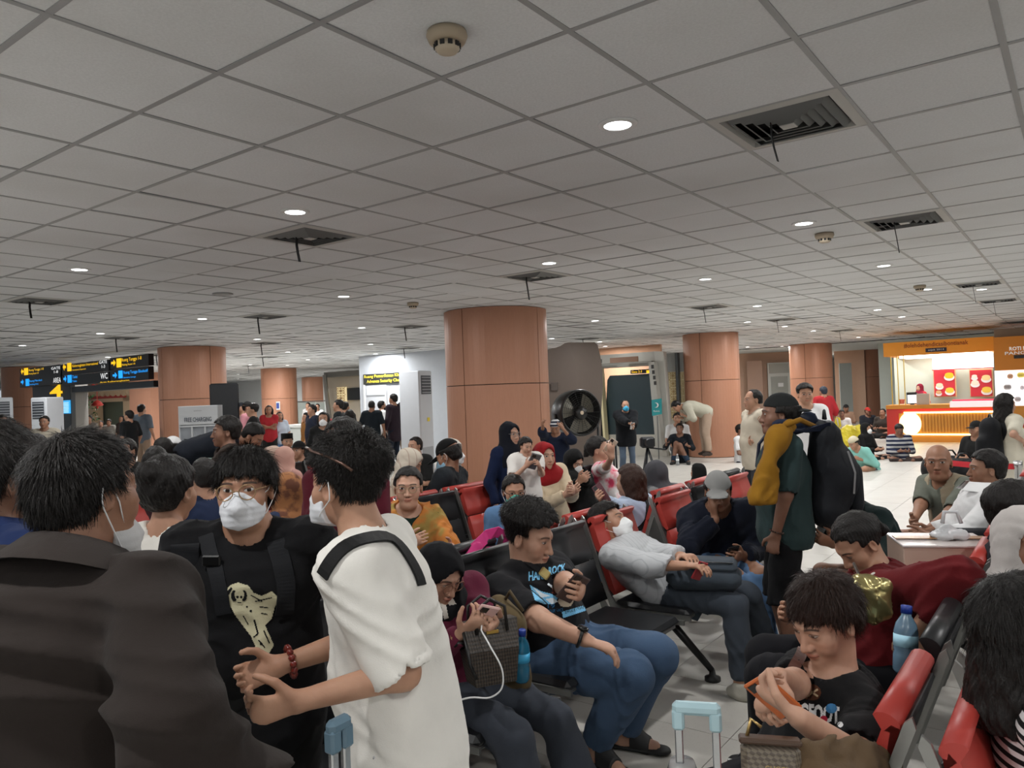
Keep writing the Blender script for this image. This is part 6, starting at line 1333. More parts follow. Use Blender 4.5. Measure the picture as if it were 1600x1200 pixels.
def sitter(label, px, py, d, h, col, bot=S(40), hair='short', skin=SK_M, **kw):
    sl = kw.pop('sleeve', .95); return person(label, px, py, d, h=h, pose='sit', hair=hair, skin=skin, s=kw.pop('s', 1.0), top=dict(col=col, sleeve=sl, e=.024), bottom=dict(col=bot), rh='lap', lh='lap', **kw)
sitter('person in white cap and white shirt seated before locker', 272, 700, 8.2, 20, S(222), cap=dict(col=S(226)))
sitter('man in black shirt with black hair seated below locker', 318, 697, 8.6, 40, S(24, 28, 36))
sitter('woman in mint headscarf seated left of brown jacket', 332, 708, 7.6, 330, S(170, 190, 180), fem=True, hijab=dict(col=S(176, 204, 192)))
sitter('dark haired person seated left of the white cap', 253, 703, 7.4, 300, S(60), hair='mop')
sitter('woman with wavy dark hair seated behind hair bun woman', 243, 720, 6.2, 330, S(60, 40, 44), hair='bob', fem=True)
sitter('person in dark navy seated behind the hair bun woman', 318, 745, 4.9, 320, S(28, 38, 62), hair='mop')
sitter('person with black hair seated beneath gate four', 52, 702, 6.0, 200, S(24), hair='mop')
sitter('person with dark hair seated between the front heads', 196, 706, 7.0, 190, S(30), hair='mop')
sitter('woman in beige headscarf seated left of pink headscarf', 424, 716, 8.0, 240, S(206, 170, 160), fem=True, hijab=dict(col=S(206, 180, 164)))
sitter('woman in dusty pink headscarf seated beside beige one', 446, 716, 8.0, 20, S(206, 160, 150), fem=True, hijab=dict(col=S(206, 162, 148)))
sitter('man in black peci cap seated in the left background', 449, 690, 11.5, 150, S(30), cap=dict(col=S(20), kind='peci'))
sitter('person in black bucket hat seated in the background', 466, 704, 10.2, 200, S(20), cap=dict(col=S(22), kind='bucket'))
sitter('dark haired person seated before the air conditioner', 648, 697, 10, 220, S(30), hair='mop')
# ---- on the floor at right
def floor_sit(label, px, py, d, h, col, bot=S(40), hair='short', skin=SK_M, **kw):
    sl = kw.pop('sleeve', .95); s_ = kw.pop('s', 1.0); return person(label, px, py, d, h=h, pose='floor', hair=hair, skin=skin, s=s_, top=dict(col=col, sleeve=sl, e=.024, **kw.pop('topx', {})), bottom=dict(col=bot), **{**dict(rh=(.3, .1, .22), lh=(.3, -.1, .22), rf=(.34, -.14, -.04), lf=(.34, .14, -.04), rk=(.3, 1, .3), lk=(.3, -1, .3)), **kw})
floor_sit('man in dark striped shirt sitting cross legged by kiosk', 1405, 672, 15.8, 190, S(30, 36, 60), S(60, 52, 50), skin=SK_X, hp=30, sleeve=1.9, topx=dict(col2=S(170), pat='hstripe', freq=75))
floor_sit('woman in black headscarf and white mask with phone', 1354, 676, 16.4, 150, S(26), S(30), fem=True, mask=S(230), hijab=dict(col=S(22)), sleeve=1.9)
floor_sit('person in mint jacket curled up on the floor', 1334, 698, 14.2, 250, S(136, 196, 186), S(60, 70, 80), lean=35, hp=30, sleeve=1.9, cap=dict(col=S(206, 196, 170), kind='knit'))
floor_sit('person in white shirt sitting behind yellow bag', 1315, 647, 22, 200, S(210), skin=SK_X)
floor_sit('man in dark cap sitting near the wood wall', 1322, 638, 24, 200, S(150, 120, 100), skin=SK_D, cap=dict(col=S(34)))
floor_sit('person in red cap and dark jacket sitting near wall', 1356, 643, 23, 180, S(34, 36, 42), skin=SK_X, cap=dict(col=S(170, 50, 44)), sleeve=1.9)
floor_sit('dark haired person sitting left of the red kiosk', 1379, 645, 22, 230, S(60, 54, 50), skin=SK_D, hair='mop')
floor_sit('person in black sitting with bags before the kiosk', 1524, 662, 11.5, 250, S(30), S(70, 84, 104), hair='mop', skin=SK_M, cap=dict(col=S(24)))
person('bread kiosk clerk in maroon headscarf behind the counter', 1437, 606, 21.3, h=250, fem=True, skin=SK_L, hijab=dict(col=S(120, 28, 48)), top=dict(col=S(196, 50, 60), sleeve=1.9), bottom=dict(col=S(40)))
ld_ = person('woman with long black hair in white dress wearing backpack', 1572, 632, 7.6, h=80, fem=True, hair='long', hvol=.012, skin=SK_L, top=dict(col=S(212, 206, 188), sleeve=.85, e=.024), bottom=dict(col=S(206, 200, 184), skirt=1.05, length=1.5), rh=('p', 1600, 690, 7.4), lh=('p', 1602, 695, 7.6))

# ------------------------------------------------------------------ prints, straps and things carried
def inpoly(x, y, P):
    c = np.zeros(x.shape, bool); n = len(P)
    for i in range(n):
        x1, y1 = P[i]; x2, y2 = P[(i+1) % n]; m = (y1 > y) != (y2 > y); c ^= m & (x < (x2-x1)*(y-y1)/((y2-y1) or 1e-9)+x1)
    return c
TREES = {}
def tree_of(k, o):
    if o.name not in TREES: TREES[o.name] = bvh_of(o, k.off)
    return TREES[o.name]
def print_on(k, o, polys, mat, step=1.5, gap=.002, name='print'):
    """print polygons (where they are seen) on to a garment's surface as a thin layer that follows it"""
    A = np.concatenate([np.array(p) for p in polys]); x0, y0 = A.min(0); x1, y1 = A.max(0); xs = np.arange(x0, x1+step, step); ys = np.arange(y0, y1+step, step)
    gx_, gy_ = np.meshgrid(xs[:-1]+step/2, ys[:-1]+step/2, indexing='ij'); msk = np.zeros(gx_.shape, bool)
    for p in polys: msk |= inpoly(gx_, gy_, p)
    t = tree_of(k, o); V = []; Fc = []; idx = {}; c0 = Vector(CAM)
    def vert(i, j):
        if (i, j) in idx: return idx[(i, j)]
        d = Vector(nrm(ray(xs[i], ys[j]))); loc, n, _, _ = t.ray_cast(c0, d); r = None
        if loc is not None: r = len(V); V.append(np.array(loc)-np.array(d)*gap-k.off)
        idx[(i, j)] = r; return r
    for i, j in zip(*np.nonzero(msk)):
        q = [vert(i, j), vert(i, j+1), vert(i+1, j+1), vert(i+1, j)]
        if None in q: continue
        if max(np.linalg.norm(V[q[a]]-V[q[a-1]]) for a in range(4)) > .03: continue
        Fc.append(tuple(q))
    if Fc: return link(bpy.data.objects.new(name, raw_mesh(name, V, Fc, mat, True)), o)
def text_polys(txt, xl, xr, yt, yb, shear=0.0, bold=0.0):
    V, F = text_mesh(txt, 1.0, bold); lo, hi = V.min(0), V.max(0); u = (V[:, 0]-lo[0])/(hi[0]-lo[0]); v = (V[:, 1]-lo[1])/(hi[1]-lo[1]); X = xl+(xr-xl)*u; Y = yb+(yt-yb)*v+shear*u
    return [[(X[i], Y[i]) for i in f] for f in F]
def disc(x, y, r, ry=None, n=14, a0=0, a1=6.2832): return [(x+r*math.cos(a), y+(ry or r)*math.sin(a)) for a in np.linspace(a0, a1, n+1)[:-1]]
def line(x0, y0, x1, y1, w): d = nrm([x1-x0, y1-y0, 0])*w/2; return [(x0-d[1], y0+d[0]), (x1-d[1], y1+d[0]), (x1+d[1], y1-d[0]), (x0+d[1], y0-d[0])]
def strap_on(k, o, pts, w, mat, name='strap', t=.004, gap=.0, parent=None, n=22):
    """a band lying on a garment along places seen in the view"""
    tr = tree_of(k, o); P = []; N = []; pts = np.array(pts, float); L = np.concatenate([[0], np.cumsum(np.linalg.norm(np.diff(pts, axis=0), axis=1))])
    for s_ in np.linspace(0, L[-1], n):
        x = np.interp(s_, L, pts[:, 0]); y = np.interp(s_, L, pts[:, 1]); loc, nn, _, _ = tr.ray_cast(Vector(CAM), Vector(nrm(ray(x, y))))
        if loc is None:
            if not P: continue
            loc, nn, _, _ = tr.find_nearest(Vector(at(x, y, np.linalg.norm(P[-1]-CAM))))
        P.append(np.array(loc)+np.array(nn)*gap); N.append(np.array(nn))
    for _ in range(2): N = [nrm(N[max(i-1, 0)]+N[i]+N[min(i+1, len(N)-1)]) for i in range(len(N))]; P = [P[0]]+[(P[i-1]+2*P[i]+P[i+1])/4+N[i]*.001 for i in range(1, len(P)-1)]+[P[-1]]
    m = MB(); m.strap(P, N, w, t); return part(k, name, m, mat, False, parent), P, N
cream_ink, ink = fabric(S(200, 194, 162), .9), fabric(S(24, 24, 25), .9)
# -- skull and ship print, backpack straps of the masked man
print_on(mm, mm.top, [[(352, 924), (360, 914), (372, 910), (388, 915), (396, 926), (408, 931), (425, 924), (440, 938), (430, 947), (424, 968), (414, 977), (420, 990), (428, 1008), (421, 1020), (413, 1031), (400, 1012), (392, 994), (380, 978), (368, 962), (358, 944)]], cream_ink, 1.3)
print_on(mm, mm.top, [disc(366, 931, 5, 9), disc(381, 931, 5, 9), [(353, 926), (361, 917), (363, 920), (357, 930)], disc(370.5, 934, 1.9), disc(377, 934, 1.9), line(371, 941, 377, 941, 1.5), line(392, 930, 410, 940, 1.6), line(398, 940, 425, 934, 1.6), line(405, 948, 420, 950, 1.6), line(408, 958, 418, 960, 1.6), line(397, 968, 403, 990, 2.6), line(403, 990, 396, 996, 2.4), line(380, 962, 388, 976, 1.6), line(412, 985, 421, 1005, 2), line(404, 1000, 414, 1012, 1.8), disc(392, 955, 2), disc(386, 948, 1.6), disc(408, 1006, 2.4)], ink, .9, .0032)
print_on(mm, mm.top, [disc(374, 929, 7.5, 9.5), [(369, 936), (379, 936), (378, 945), (370, 945)]], cream_ink, 1.0, .0036); print_on(mm, mm.top, [disc(371, 933, 2.1), disc(377, 933, 2.1), line(371, 941.5, 377, 941.5, 1.3)], ink, .7, .0044)
sb = fabric(S(27, 28, 31), .7)
strap_on(mm, mm.top, [(322, 836), (328, 862), (338, 892), (345, 925), (350, 960)], .040, sb, 'backpack_strap', .004); strap_on(mm, mm.top, [(290, 850), (288, 880), (286, 905)], .075, sb, 'backpack_strap', .004); strap_on(mm, mm.top, [(430, 845), (440, 880), (447, 915), (444, 960)], .05, sb, 'backpack_strap', .004)
m = MB(); q = at(334, 879, 1.70)
lo, nn, _, _ = tree_of(mm, mm.top).ray_cast(Vector(CAM), Vector(nrm(ray(334, 879))))
if lo is not None: m.box(np.array(lo)+np.array(nn)*.014, (.05, .014, .03), [_r, -_fw, _u], .004); part(mm, 'buckle', m, plain(S(16), .3), False)
# -- white shirt: sling strap, sunglasses pushed into the hair, bead bracelet
strap_on(wt, wt.top, [(505, 900), (514, 884), (527, 866), (545, 851), (575, 842), (606, 838), (624, 852), (640, 876), (650, 893), (658, 915)], .034, fabric(S(24), .7), 'bag_strap', .006)
def hp_(k, x, y, z): return k.H+(k.hM[0]*x+k.hM[1]*y+k.hM[2]*z)*k.S
m = MB(); m.tube([hp_(wt, -.098, .03, .100), hp_(wt, -.098, -.03, .085), hp_(wt, -.100, -.085, .068), hp_(wt, -.094, -.115, .05)], .0035, 6); m.tube([hp_(wt, -.07, .075, .105), hp_(wt, -.095, .03, .102)], .003, 6); part(wt, 'sunglasses', m, plain(S(92, 66, 54), .3, .4))
def beads(k, i, r, col, br, n=14, back=.03):
    D, N = k.hd[i]; s_ = np.cross(D, N); c = k.wr[i]-D*back; m = MB()
    for a in np.linspace(0, 6.283, n+1)[:-1]: m.lathe([(.0001, -br), (br*.7, -br*.7), (br, 0), (br*.7, br*.7), (.0001, br)], c+(s_*math.cos(a)+N*math.sin(a))*r, 8)
    o = part(k, 'bead_bracelet', m, plain(col, .3)); o['kind'] = 'stuff'
beads(wt, 0, .036, S(110, 32, 22), .0095)
# -- eagle print, lanyard and watch
lb = fabric(S(120, 186, 224), .9); wi = fabric(S(214, 224, 230), .9); db = fabric(S(40, 92, 130), .9)
T = s2.top
print_on(s2, T, text_polys('HARD', 826, 856, 893, 908, -4, .03)+text_polys('ROCK', 857, 884, 886, 899, -6, .03), lb, .8)
print_on(s2, T, [[(828, 914), (846, 924), (862, 928), (872, 934), (866, 944), (850, 944), (836, 938)], [(876, 896), (888, 908), (894, 926), (884, 920)]], lb, 1.0)
print_on(s2, T, [[(832, 917), (848, 927), (860, 931), (846, 934)], [(852, 936), (864, 934), (872, 940), (862, 944)], line(856, 912, 872, 924, 3), [(880, 902), (888, 914), (890, 922)]], wi, .9, .003)
print_on(s2, T, [disc(884, 939, 12, 10)], fabric(S(176, 160, 140), .9), 1.0, .003); print_on(s2, T, [disc(868, 920, 5, 6), line(862, 926, 880, 928, 2)], fabric(S(120, 60, 50), .9), .9, .0036)
print_on(s2, T, text_polys('19', 856, 867, 944, 950, 0)+text_polys('TOUR RACE', 856, 880, 953, 958, -3), db, .6, .0025); print_on(s2, T, [[(878, 956), (918, 944), (921, 952), (880, 966)]], lb, 1.0, .003); print_on(s2, T, text_polys('EAGLE MIAMI', 883, 916, 953, 959, -9), ink, .6, .0042)
_, P, N = strap_on(s2, T, [(797, 852), (806, 868), (822, 880), (838, 890), (852, 900), (866, 918), (884, 938)], .030, sb, 'shoulder_strap', .006)
m = MB(); i = len(P)//2; tdir = nrm(P[i+1]-P[i-1]); nn = N[i]; m.box(P[i]+nn*.012, (.050, .014, .052), [tdir, nn, np.cross(tdir, nn)], .006); part(s2, 'buckle', m, plain(S(196, 176, 116), .3, .7), False)
def watch(k, i, col, back=.022):
    D, N = k.hd[i]; s_ = np.cross(D, N); c = k.wr[i]-D*back; r = arm_r(k)[3]*k.s+.006; m = MB(); m.tube([c+(s_*math.cos(a)*1.06+N*math.sin(a)*.96)*r for a in np.linspace(0, 6.283, 19)[:-1]], .0075, 6, True); o = part(k, 'watch', m, plain(col, .3, .6))
    m = MB(); m.lathe([(.0225, 0), (.0225, .009), (.019, .012), (.0001, .012)], c-N*(r-.001), 20, [s_, D, -N]); part(k, 'watch_case', m, plain(S(40), .25, .5), True, o); m = MB(); m.lathe([(.017, .0122), (.0001, .0126)], c-N*(r-.001), 20, [s_, D, -N]); part(k, 'watch_face', m, plain(S(16, 20, 26), .15), True, o)
watch(s2, 0, S(50)); watch(s1, 0, S(180, 150, 110))
# -- lettered shirt
T = bf.top; we = fabric(S(226), .9)
print_on(bf, T, text_polys('BIGFOOT', 1236, 1312, 1096, 1124, 8, .05), we, .9); print_on(bf, T, text_polys('MINI', 1234, 1258, 1064, 1090, -4, .03), we, .9)
print_on(bf, T, [disc(1268, 1082, 15, 13)], fabric(S(84, 50, 34), .9), 1.0); print_on(bf, T, [line(1260, 1076, 1278, 1088, 3), line(1260, 1088, 1278, 1077, 3)], fabric(S(190, 170, 140), .9), .8, .003)
print_on(bf, T, [disc(1299, 1107, 9, 8)], fabric(S(70, 130, 180), .9), .9, .003); print_on(bf, T, [disc(1244, 1063, 4), disc(1252, 1064, 4), disc(1287, 1124, 6)], fabric(S(170, 40, 60), .9), .8, .003); print_on(bf, T, disc(1313, 1132, 4.5)and[disc(1313, 1132, 4.5)], we, .7, .002)
strap_on(bf, T, [(1262, 1000), (1248, 1030), (1232, 1060), (1216, 1092)], .03, plain(S(84, 46, 34), .6), 'bag_strap', .006)
# -- collar of the maroon sweater, buttons of the cardigan
wc = fabric(S(226, 220, 210), .9); hj = s1.scarf
m = MB()
for sg, pts in ((1, [(664, 948), (674, 940), (690, 936), (694, 944), (680, 952), (668, 962)]), (-1, [(694, 936), (706, 932), (713, 944), (702, 946)])): print_on(s1, hj, [pts], wc, 1.2, .004, 'collar')
print_on(s1, s1.top, [[(688, 942), (696, 940), (701, 966), (694, 968)]], wc, 1.0, .005, 'placket'); print_on(s1, hj, [[(688, 942), (696, 940), (701, 966), (694, 968)]], wc, 1.0, .005, 'placket')
for x, y in ((1364, 897), (1355, 911)):
    lo, nn, _, _ = tree_of(mr, mr.top).ray_cast(Vector(CAM), Vector(nrm(ray(x, y))))
    if lo is not None: m = MB(); m.lathe([(.0001, .004), (.009, .003), (.010, 0)], np.array(lo), 12, [np.array(nn.orthogonal().normalized()), np.array(nn.cross(nn.orthogonal().normalized())), np.array(nn)]); part(mr, 'button', m, plain(S(216, 210, 200), .3))
# -- black and white strap etc. on others
strap_on(bb_, bb_.top, [(1004, 763), (1012, 790), (1010, 812), (1000, 826), (985, 832)], .035, sb, 'bag_strap', .006)
strap_on(ld_, ld_.top, [(1565, 655), (1570, 675), (1562, 692)], .045, sb, 'backpack_strap', .006)
# -- hair clip with glitter
m = MB(); r_ = random.Random(4)
for _ in range(26): c = hp_(bw, r_.uniform(-.035, .03), -.115+r_.uniform(-.006, .006), .06+r_.uniform(-.02, .02)); m.box(c, (.007, .007, .007), [nrm(V3(r_.random(), r_.random(), .3)), nrm(np.cross(nrm(V3(r_.random(), r_.random(), .3)), UP)), UP])
o = part(bw, 'hair_clip', m, plain(S(235), .1, .9), False); o['kind'] = 'stuff'
# ------------------------------------------------------------------ phones
def phone(label, P, up, nrm_, case=S(20), w=.074, h=.152, screen=None):
    up = nrm(up); n = nrm(nrm_-up*(nrm_@up)); s_ = np.cross(up, n); e = empty('mobile_phone', P, label, 'phone')
    m = MB(); m.box(P, (w, h, .0095), [s_, up, n], .004); m.obj('case', plain(case, .4), e)
    m = MB(); m.box(P+n*.0052, (w*.92, h*.95, .001), [s_, up, n]); m.obj('screen', plain(screen or S(30, 34, 40), .15, emit=.5 if screen else 0), e)
    m = MB(); m.box(P-n*.0055+up*h*.36+s_*w*.2, (w*.36, h*.18, .003), [s_, up, n], .001); m.obj('camera_bump', plain(S(40), .2), e); return e
def palm(k, i, n=.022, d=.085): return k.wr[i]+k.hd[i][0]*d*k.s+k.hd[i][1]*n*k.s
def held(label, k, two=True, i=0, **kw):
    if two: P = (palm(k, 0)+palm(k, 1))/2
    else: P = palm(k, i, .03, .09)
    to = nrm(k.H+k.hM[1]*.1-P); up = nrm(k.hM[2]*.5+k.F*.6+UP*.3); return phone(label, P+to*.01, up, to, **kw)
held('pale pink phone in the hands of the maroon sweater woman', s1, True, case=S(226, 186, 180)); held('dark phone in the left hand of eagle shirt man', s2, False, 1, case=S(70, 56, 54))
held('orange cased phone held by the lettered shirt man', bf, True, case=S(200, 104, 50), w=.066, h=.128); held('red phone lying in the hand of sleeping man', s3, False, 0, case=S(150, 30, 38), w=.062, h=.105)
held('grey phone held by the curly haired toddler', td, True, case=S(110, 110, 112)); held('raised phone of the woman in pink printed shirt', ph, False, 0, case=S(190, 170, 150)); held('small phone held by the man in black blazer', coat, True, case=S(210))
held('phone in the hand of the bob haired woman', bb_, False, 1, case=S(90, 40, 50)); held('black phone in the hand of the grey cap man', cm_, False, 1, case=S(20))
# charging lead of the first phone
P0 = (palm(s1, 0)+palm(s1, 1))/2; pts = [at(*a) for a in ((752, 985, 2.55), (766, 1010, 2.50), (784, 1045, 2.46), (784, 1075, 2.44), (765, 1090, 2.42), (735, 1090, 2.40), (700, 1098, 2.40), (680, 1092, 2.42), (675, 1080, 2.46), (684, 1062, 2.55))]
m = MB(); Q = []
for i in range(len(pts)-1):
    p0, p1, p2, p3 = pts[max(i-1, 0)], pts[i], pts[i+1], pts[min(i+2, len(pts)-1)]
    for t in np.linspace(0, 1, 6)[:-1]: Q.append(.5*((2*p1)+(-p0+p2)*t+(2*p0-5*p1+4*p2-p3)*t*t+(-p0+3*p1-3*p2+p3)*t**3))
m.tube([P0]+Q, .0028, 6); solo(m, 'charging_cable', plain(S(235), .5), 'white charging cable looping from phone over the bag', 'cable', smooth=True)
# ------------------------------------------------------------------ bags
def blob(name, prims, h, mat, e, post=None): return solid(name, prims, h, mat, e, np.array(e.location), post=post)
def quilt(col, col2, sc=60, rough=.5):
    q = NT('patterned_hide'); ob = q.obj(); x, y, z = q.sep(ob); a = q.m2('ADD', x, y); f = q.m2('MULTIPLY', q.m2('SINE', q.m2('MULTIPLY', q.m2('ADD', a, z), sc)), q.m2('SINE', q.m2('MULTIPLY', q.m2('SUBTRACT', a, z), sc)))
    q.t.links.new(q.mix(q.ramp(f, -.15, .15), col, col2), q.b.inputs['Base Color']); q.b.inputs['Roughness'].default_value = rough; q.bump(f, .2, .003); return q.m
# woven handbag on the lap
P = at(768, 1064, 2.62); e = empty('handbag', P, 'dark brown woven handbag with two handles on denim lap', 'handbag'); f_ = nrm(V3(.35, -.9, .12)); r_ = nrm(np.cross(f_, UP)); r_ = -r_ if r_[0] < 0 else r_; u_ = np.cross(r_, f_); u_ = -u_ if u_[2] < 0 else u_; A = [r_, f_, u_]; qm = quilt(S(62, 52, 42), S(34, 28, 24), 260, .4)
m = MB(); w1, w2, hh = .072, .098, .205
V = [P+r_*x*w1+f_*y*.055 for x, y in ((-1, -1), (1, -1), (1, 1), (-1, 1))]+[P+u_*hh*.55+r_*x*(w1+w2)*.52+f_*y*.06 for x, y in ((-1, -1), (1, -1), (1, 1), (-1, 1))]+[P+u_*hh+r_*x*w2+f_*y*.035 for x, y in ((-1, -1), (1, -1), (1, 1), (-1, 1))]
m.add(V, [(3, 2, 1, 0), (8, 9, 10, 11)]+[(a+i, a+(i+1) % 4, a+4+(i+1) % 4, a+4+i) for a in (0, 4) for i in range(4)]); m.obj('bag_body', qm, e)
for sg in (1, -1):
    m = MB(); m.tube([P+u_*hh*.82+f_*sg*.048-r_*.055, P+u_*(hh+.045)+f_*sg*.05-r_*.05, P+u_*(hh+.075)+f_*sg*.05, P+u_*(hh+.045)+f_*sg*.05+r_*.05, P+u_*hh*.82+f_*sg*.048+r_*.055], .006, 8); m.obj('handle', plain(S(26, 22, 20), .4), e, True)
m = MB(); m.box(P+u_*hh*.83+f_*.050, (.045, .006, .012), A, .002); m.obj('gold_plate', plain(S(206, 170, 90), .3, .8), e)
m = MB(); m.tube([P+u_*hh*.95+f_*.03-r_*w2, P+u_*hh*.4+f_*.07-r_*w2*.95, P+u_*.03+f_*.06-r_*w1], .006, 6); m.obj('side_strap', plain(S(24), .4), e, True)
# canvas jacket / bag between the seats
P = at(800, 1010, 3.02); e = empty('canvas_bag', P*V3(1, 1, 0)+UP*.45, 'olive canvas bag squeezed between the two seated neighbours', 'bag'); q0 = np.array(e.location)
blob('bag_body', [RC(q0+UP*.1, q0+UP*.30-GA*.02, .085, .07, .04, (GA, .6)), RC(q0+UP*.30, q0+UP*.36-GX*.06, .06, .05, .04)], .012, fabric(S(96, 82, 58)), e)
m = MB(); m.tube([q0+UP*.36-GX*.05, q0+UP*.43, q0+UP*.36+GX*.06], .008, 6); m.obj('handle', fabric(S(80, 68, 48)), e, True)
def bottle(label, P, tilt=(0, 0, 1), h=.22, r=.033, col=S(60, 150, 190), cap=S(30, 60, 150)):
    ax = nrm(np.array(tilt, float)); u = nrm(np.cross(ax, [1, .1, 0])); v = np.cross(ax, u); A = [u, v, ax]; e = empty('water_bottle', P, label, 'bottle')
    m = MB(); m.lathe([(r*.8, 0), (r, .01), (r, h*.28), (r*.92, h*.32), (r, h*.36), (r, h*.62), (r*.85, h*.74), (r*.42, h*.86), (r*.42, h*.9)], P, 18, A); m.obj('bottle_body', plain(col, .12, trans=.55), e, True)
    m = MB(); m.lathe([(r*.47, h*.89), (r*.47, h), (r*.4, h*1.01), (.0001, h*1.01)], P, 14, A); m.obj('cap', plain(cap, .4), e, True)
    m = MB(); m.lathe([(r*1.015, h*.40), (r*1.015, h*.58)], P, 18, A); m.obj('label_band', plain(tuple(min(1, c*1.6) for c in col), .4), e, True); return e
bottle('small blue water bottle standing behind the woven handbag', at(815, 1064, 2.9), (.05, -.1, 1), .20, .030)
bottle('blue capped water bottle leaning beside the red cardigan woman', at(1414, 1052, 2.5), (.12, .1, 1), .215, .037, S(150, 190, 220), S(34, 60, 150))
bottle('clear water bottle on the floor by the gilded screen', gnd(1054, 16.4), (0, 0, 1), .24, .034, S(200, 206, 210), S(200))
# backpack on the sleeping man's lap
P = at(1100, 897, 4.25); e = empty('lap_backpack', P, 'dark grey flat backpack lying on sleeping man lap', 'backpack'); L_ = nrm(s3.kn[1]-s3.hip[1]); a_ = nrm(L_*V3(1, 1, .15)); b_ = nrm(np.cross(UP, a_)); bm = fabric(S(60, 68, 76), .85)
n_ = np.cross(b_, a_); n_ = -n_ if n_[2] < 0 else n_; m = MB(); m.box(P-n_*.01, (.40, .27, .12), [a_, b_, n_], .045); m.obj('bag_body', bm, e, True); m = MB(); m.box(P+n_*.055+a_*.05, (.26, .22, .06), [a_, b_, n_], .026); m.obj('front_pocket', bm, e, True)
m = MB(); m.strap([P-a_*.22-UP*.02, P-a_*.27-UP*.10, P-a_*.20-UP*.20, P-a_*.05-UP*.24, P+a_*.0-UP*.14], [-b_]*5, .045, .008); m.obj('shoulder_strap', bm, e); m = MB(); m.strap([P-b_*.09-a_*.10+n_*.088, P-b_*.095+n_*.088+a_*.05, P-b_*.09+a_*.16+n_*.086], [n_]*3, .012, .003); m.obj('zip', plain(S(30), .4), e)
# black rucksack and mustard jacket of the man in the cap
k = bp; e = empty('rucksack', k.C-k.Ft*.26-UP*.1, 'big black rucksack on the back of green shirted man', 'backpack'); c = k.C-k.Ft*.25*k.s; u3 = k.u[2]; kb_ = fabric(S(26, 28, 32), .6)
blob('pack_body', [RC(c-u3*.22, c+u3*.16, .135, .115, .05, (k.Ft, .82)), EL(c-k.Ft*.06-u3*.06, (.12, .12, .2), np.stack([k.Rt, k.Ft, u3]), .05), RC(c+u3*.2-k.Rt*.05, c+u3*.2+k.Rt*.05, .06, .06, .05)], .013, kb_, e, post=lambda F, X, Y, Z: F+folds(X, Y, Z, .006, 20, 9))
blob('front_pocket', [RC(c-k.Ft*.15-u3*.2, c-k.Ft*.15-u3*.04, .075, .07, .03, (k.Ft, .6))], .013, kb_, e)
m = MB(); m.tube([c+u3*.28+k.Rt*.03, c+u3*.33+k.Rt*.0, c+u3*.28-k.Rt*.03], .009, 6); m.obj('grab_handle', kb_, e, True)
m = MB(); m.strap([c-k.Ft*.10-k.Rt*.10+u3*.10, c-k.Ft*.13-k.Rt*.115-u3*.02, c-k.Ft*.12-k.Rt*.11-u3*.14], [-k.Rt]*3, .01, .004); m.obj('zip', plain(S(120), .4), e)
for sg in (1, -1):
    s_ = k.sh[0 if sg > 0 else 1]; m = MB(); m.strap([c+u3*.24+k.Rt*sg*.09, s_-k.Rt*sg*.06+u3*.085-k.Ft*.06, s_-k.Rt*sg*.05+u3*.09+k.Ft*.04, s_-k.Rt*sg*.05-u3*.0+k.Ft*.115, s_-k.Rt*sg*.05-u3*.14+k.Ft*.135], [-k.Ft, u3-k.Ft, u3+k.Ft, k.Ft, k.Ft], .06, .014); m.obj('shoulder_strap', fabric(S(28, 34, 52), .8), e)
e = empty('draped_jacket', k.C+k.Ft*.15, 'mustard and navy jacket draped over the shoulder of backpack man', 'jacket'); sL = k.sh[1]; mus = fabric(S(138, 98, 26), .9)
a, b = at(1212, 690, 4.25), at(1182, 780, 4.2); blob('mustard_lining', [RC(at(1232, 668, 4.3), a, .05, .06, .05, (k.Rt, .7)), RC(a, b, .062, .075, .05, (k.Ft, .75)), RC(at(1206, 740, 4.22), at(1200, 785, 4.2), .05, .055, .04)], .012, mus, e, post=lambda F, X, Y, Z: half(F+folds(X, Y, Z, .008, 24, 4), X, Y, Z, b-UP*.03, -UP))
blob('navy_collar', [RC(at(1222, 668, 4.4), at(1262, 660, 4.55), .055, .06, .04), RC(at(1262, 660, 4.55), at(1282, 672, 4.7), .055, .05, .04)], .012, fabric(S(30, 38, 58)), e, post=lambda F, X, Y, Z: F+folds(X, Y, Z, .006, 24, 6))
m = MB(); m.tube([at(1228, 664, 4.25), at(1250, 656, 4.32), at(1276, 668, 4.42)], .016, 8); m.obj('mustard_edge', mus, e, True)
beads(bp, 1, .036, S(60, 40, 30), .006, 16, .02)
# gold pouch of the red cardigan woman
P = at(1362, 940, 2.72); e = empty('gold_pouch', P, 'crinkled gold shoulder bag on red cardigan woman front', 'handbag'); gm = plain(S(166, 154, 104), .28, .75)
blob('pouch', [EL(P, (.075, .05, .085), None, .02), RC(P+UP*.06-_r*.04, P+UP*.06+_r*.05, .035, .03, .03)], .008, gm, e, post=lambda F, X, Y, Z: F+folds(X, Y, Z, .006, 60, 5))
m = MB(); m.tube([P+UP*.08-_r*.03, at(1345, 905, 2.78), at(1334, 880, 2.85)], .006, 6); m.obj('cord', plain(S(60, 48, 40), .5), e, True)
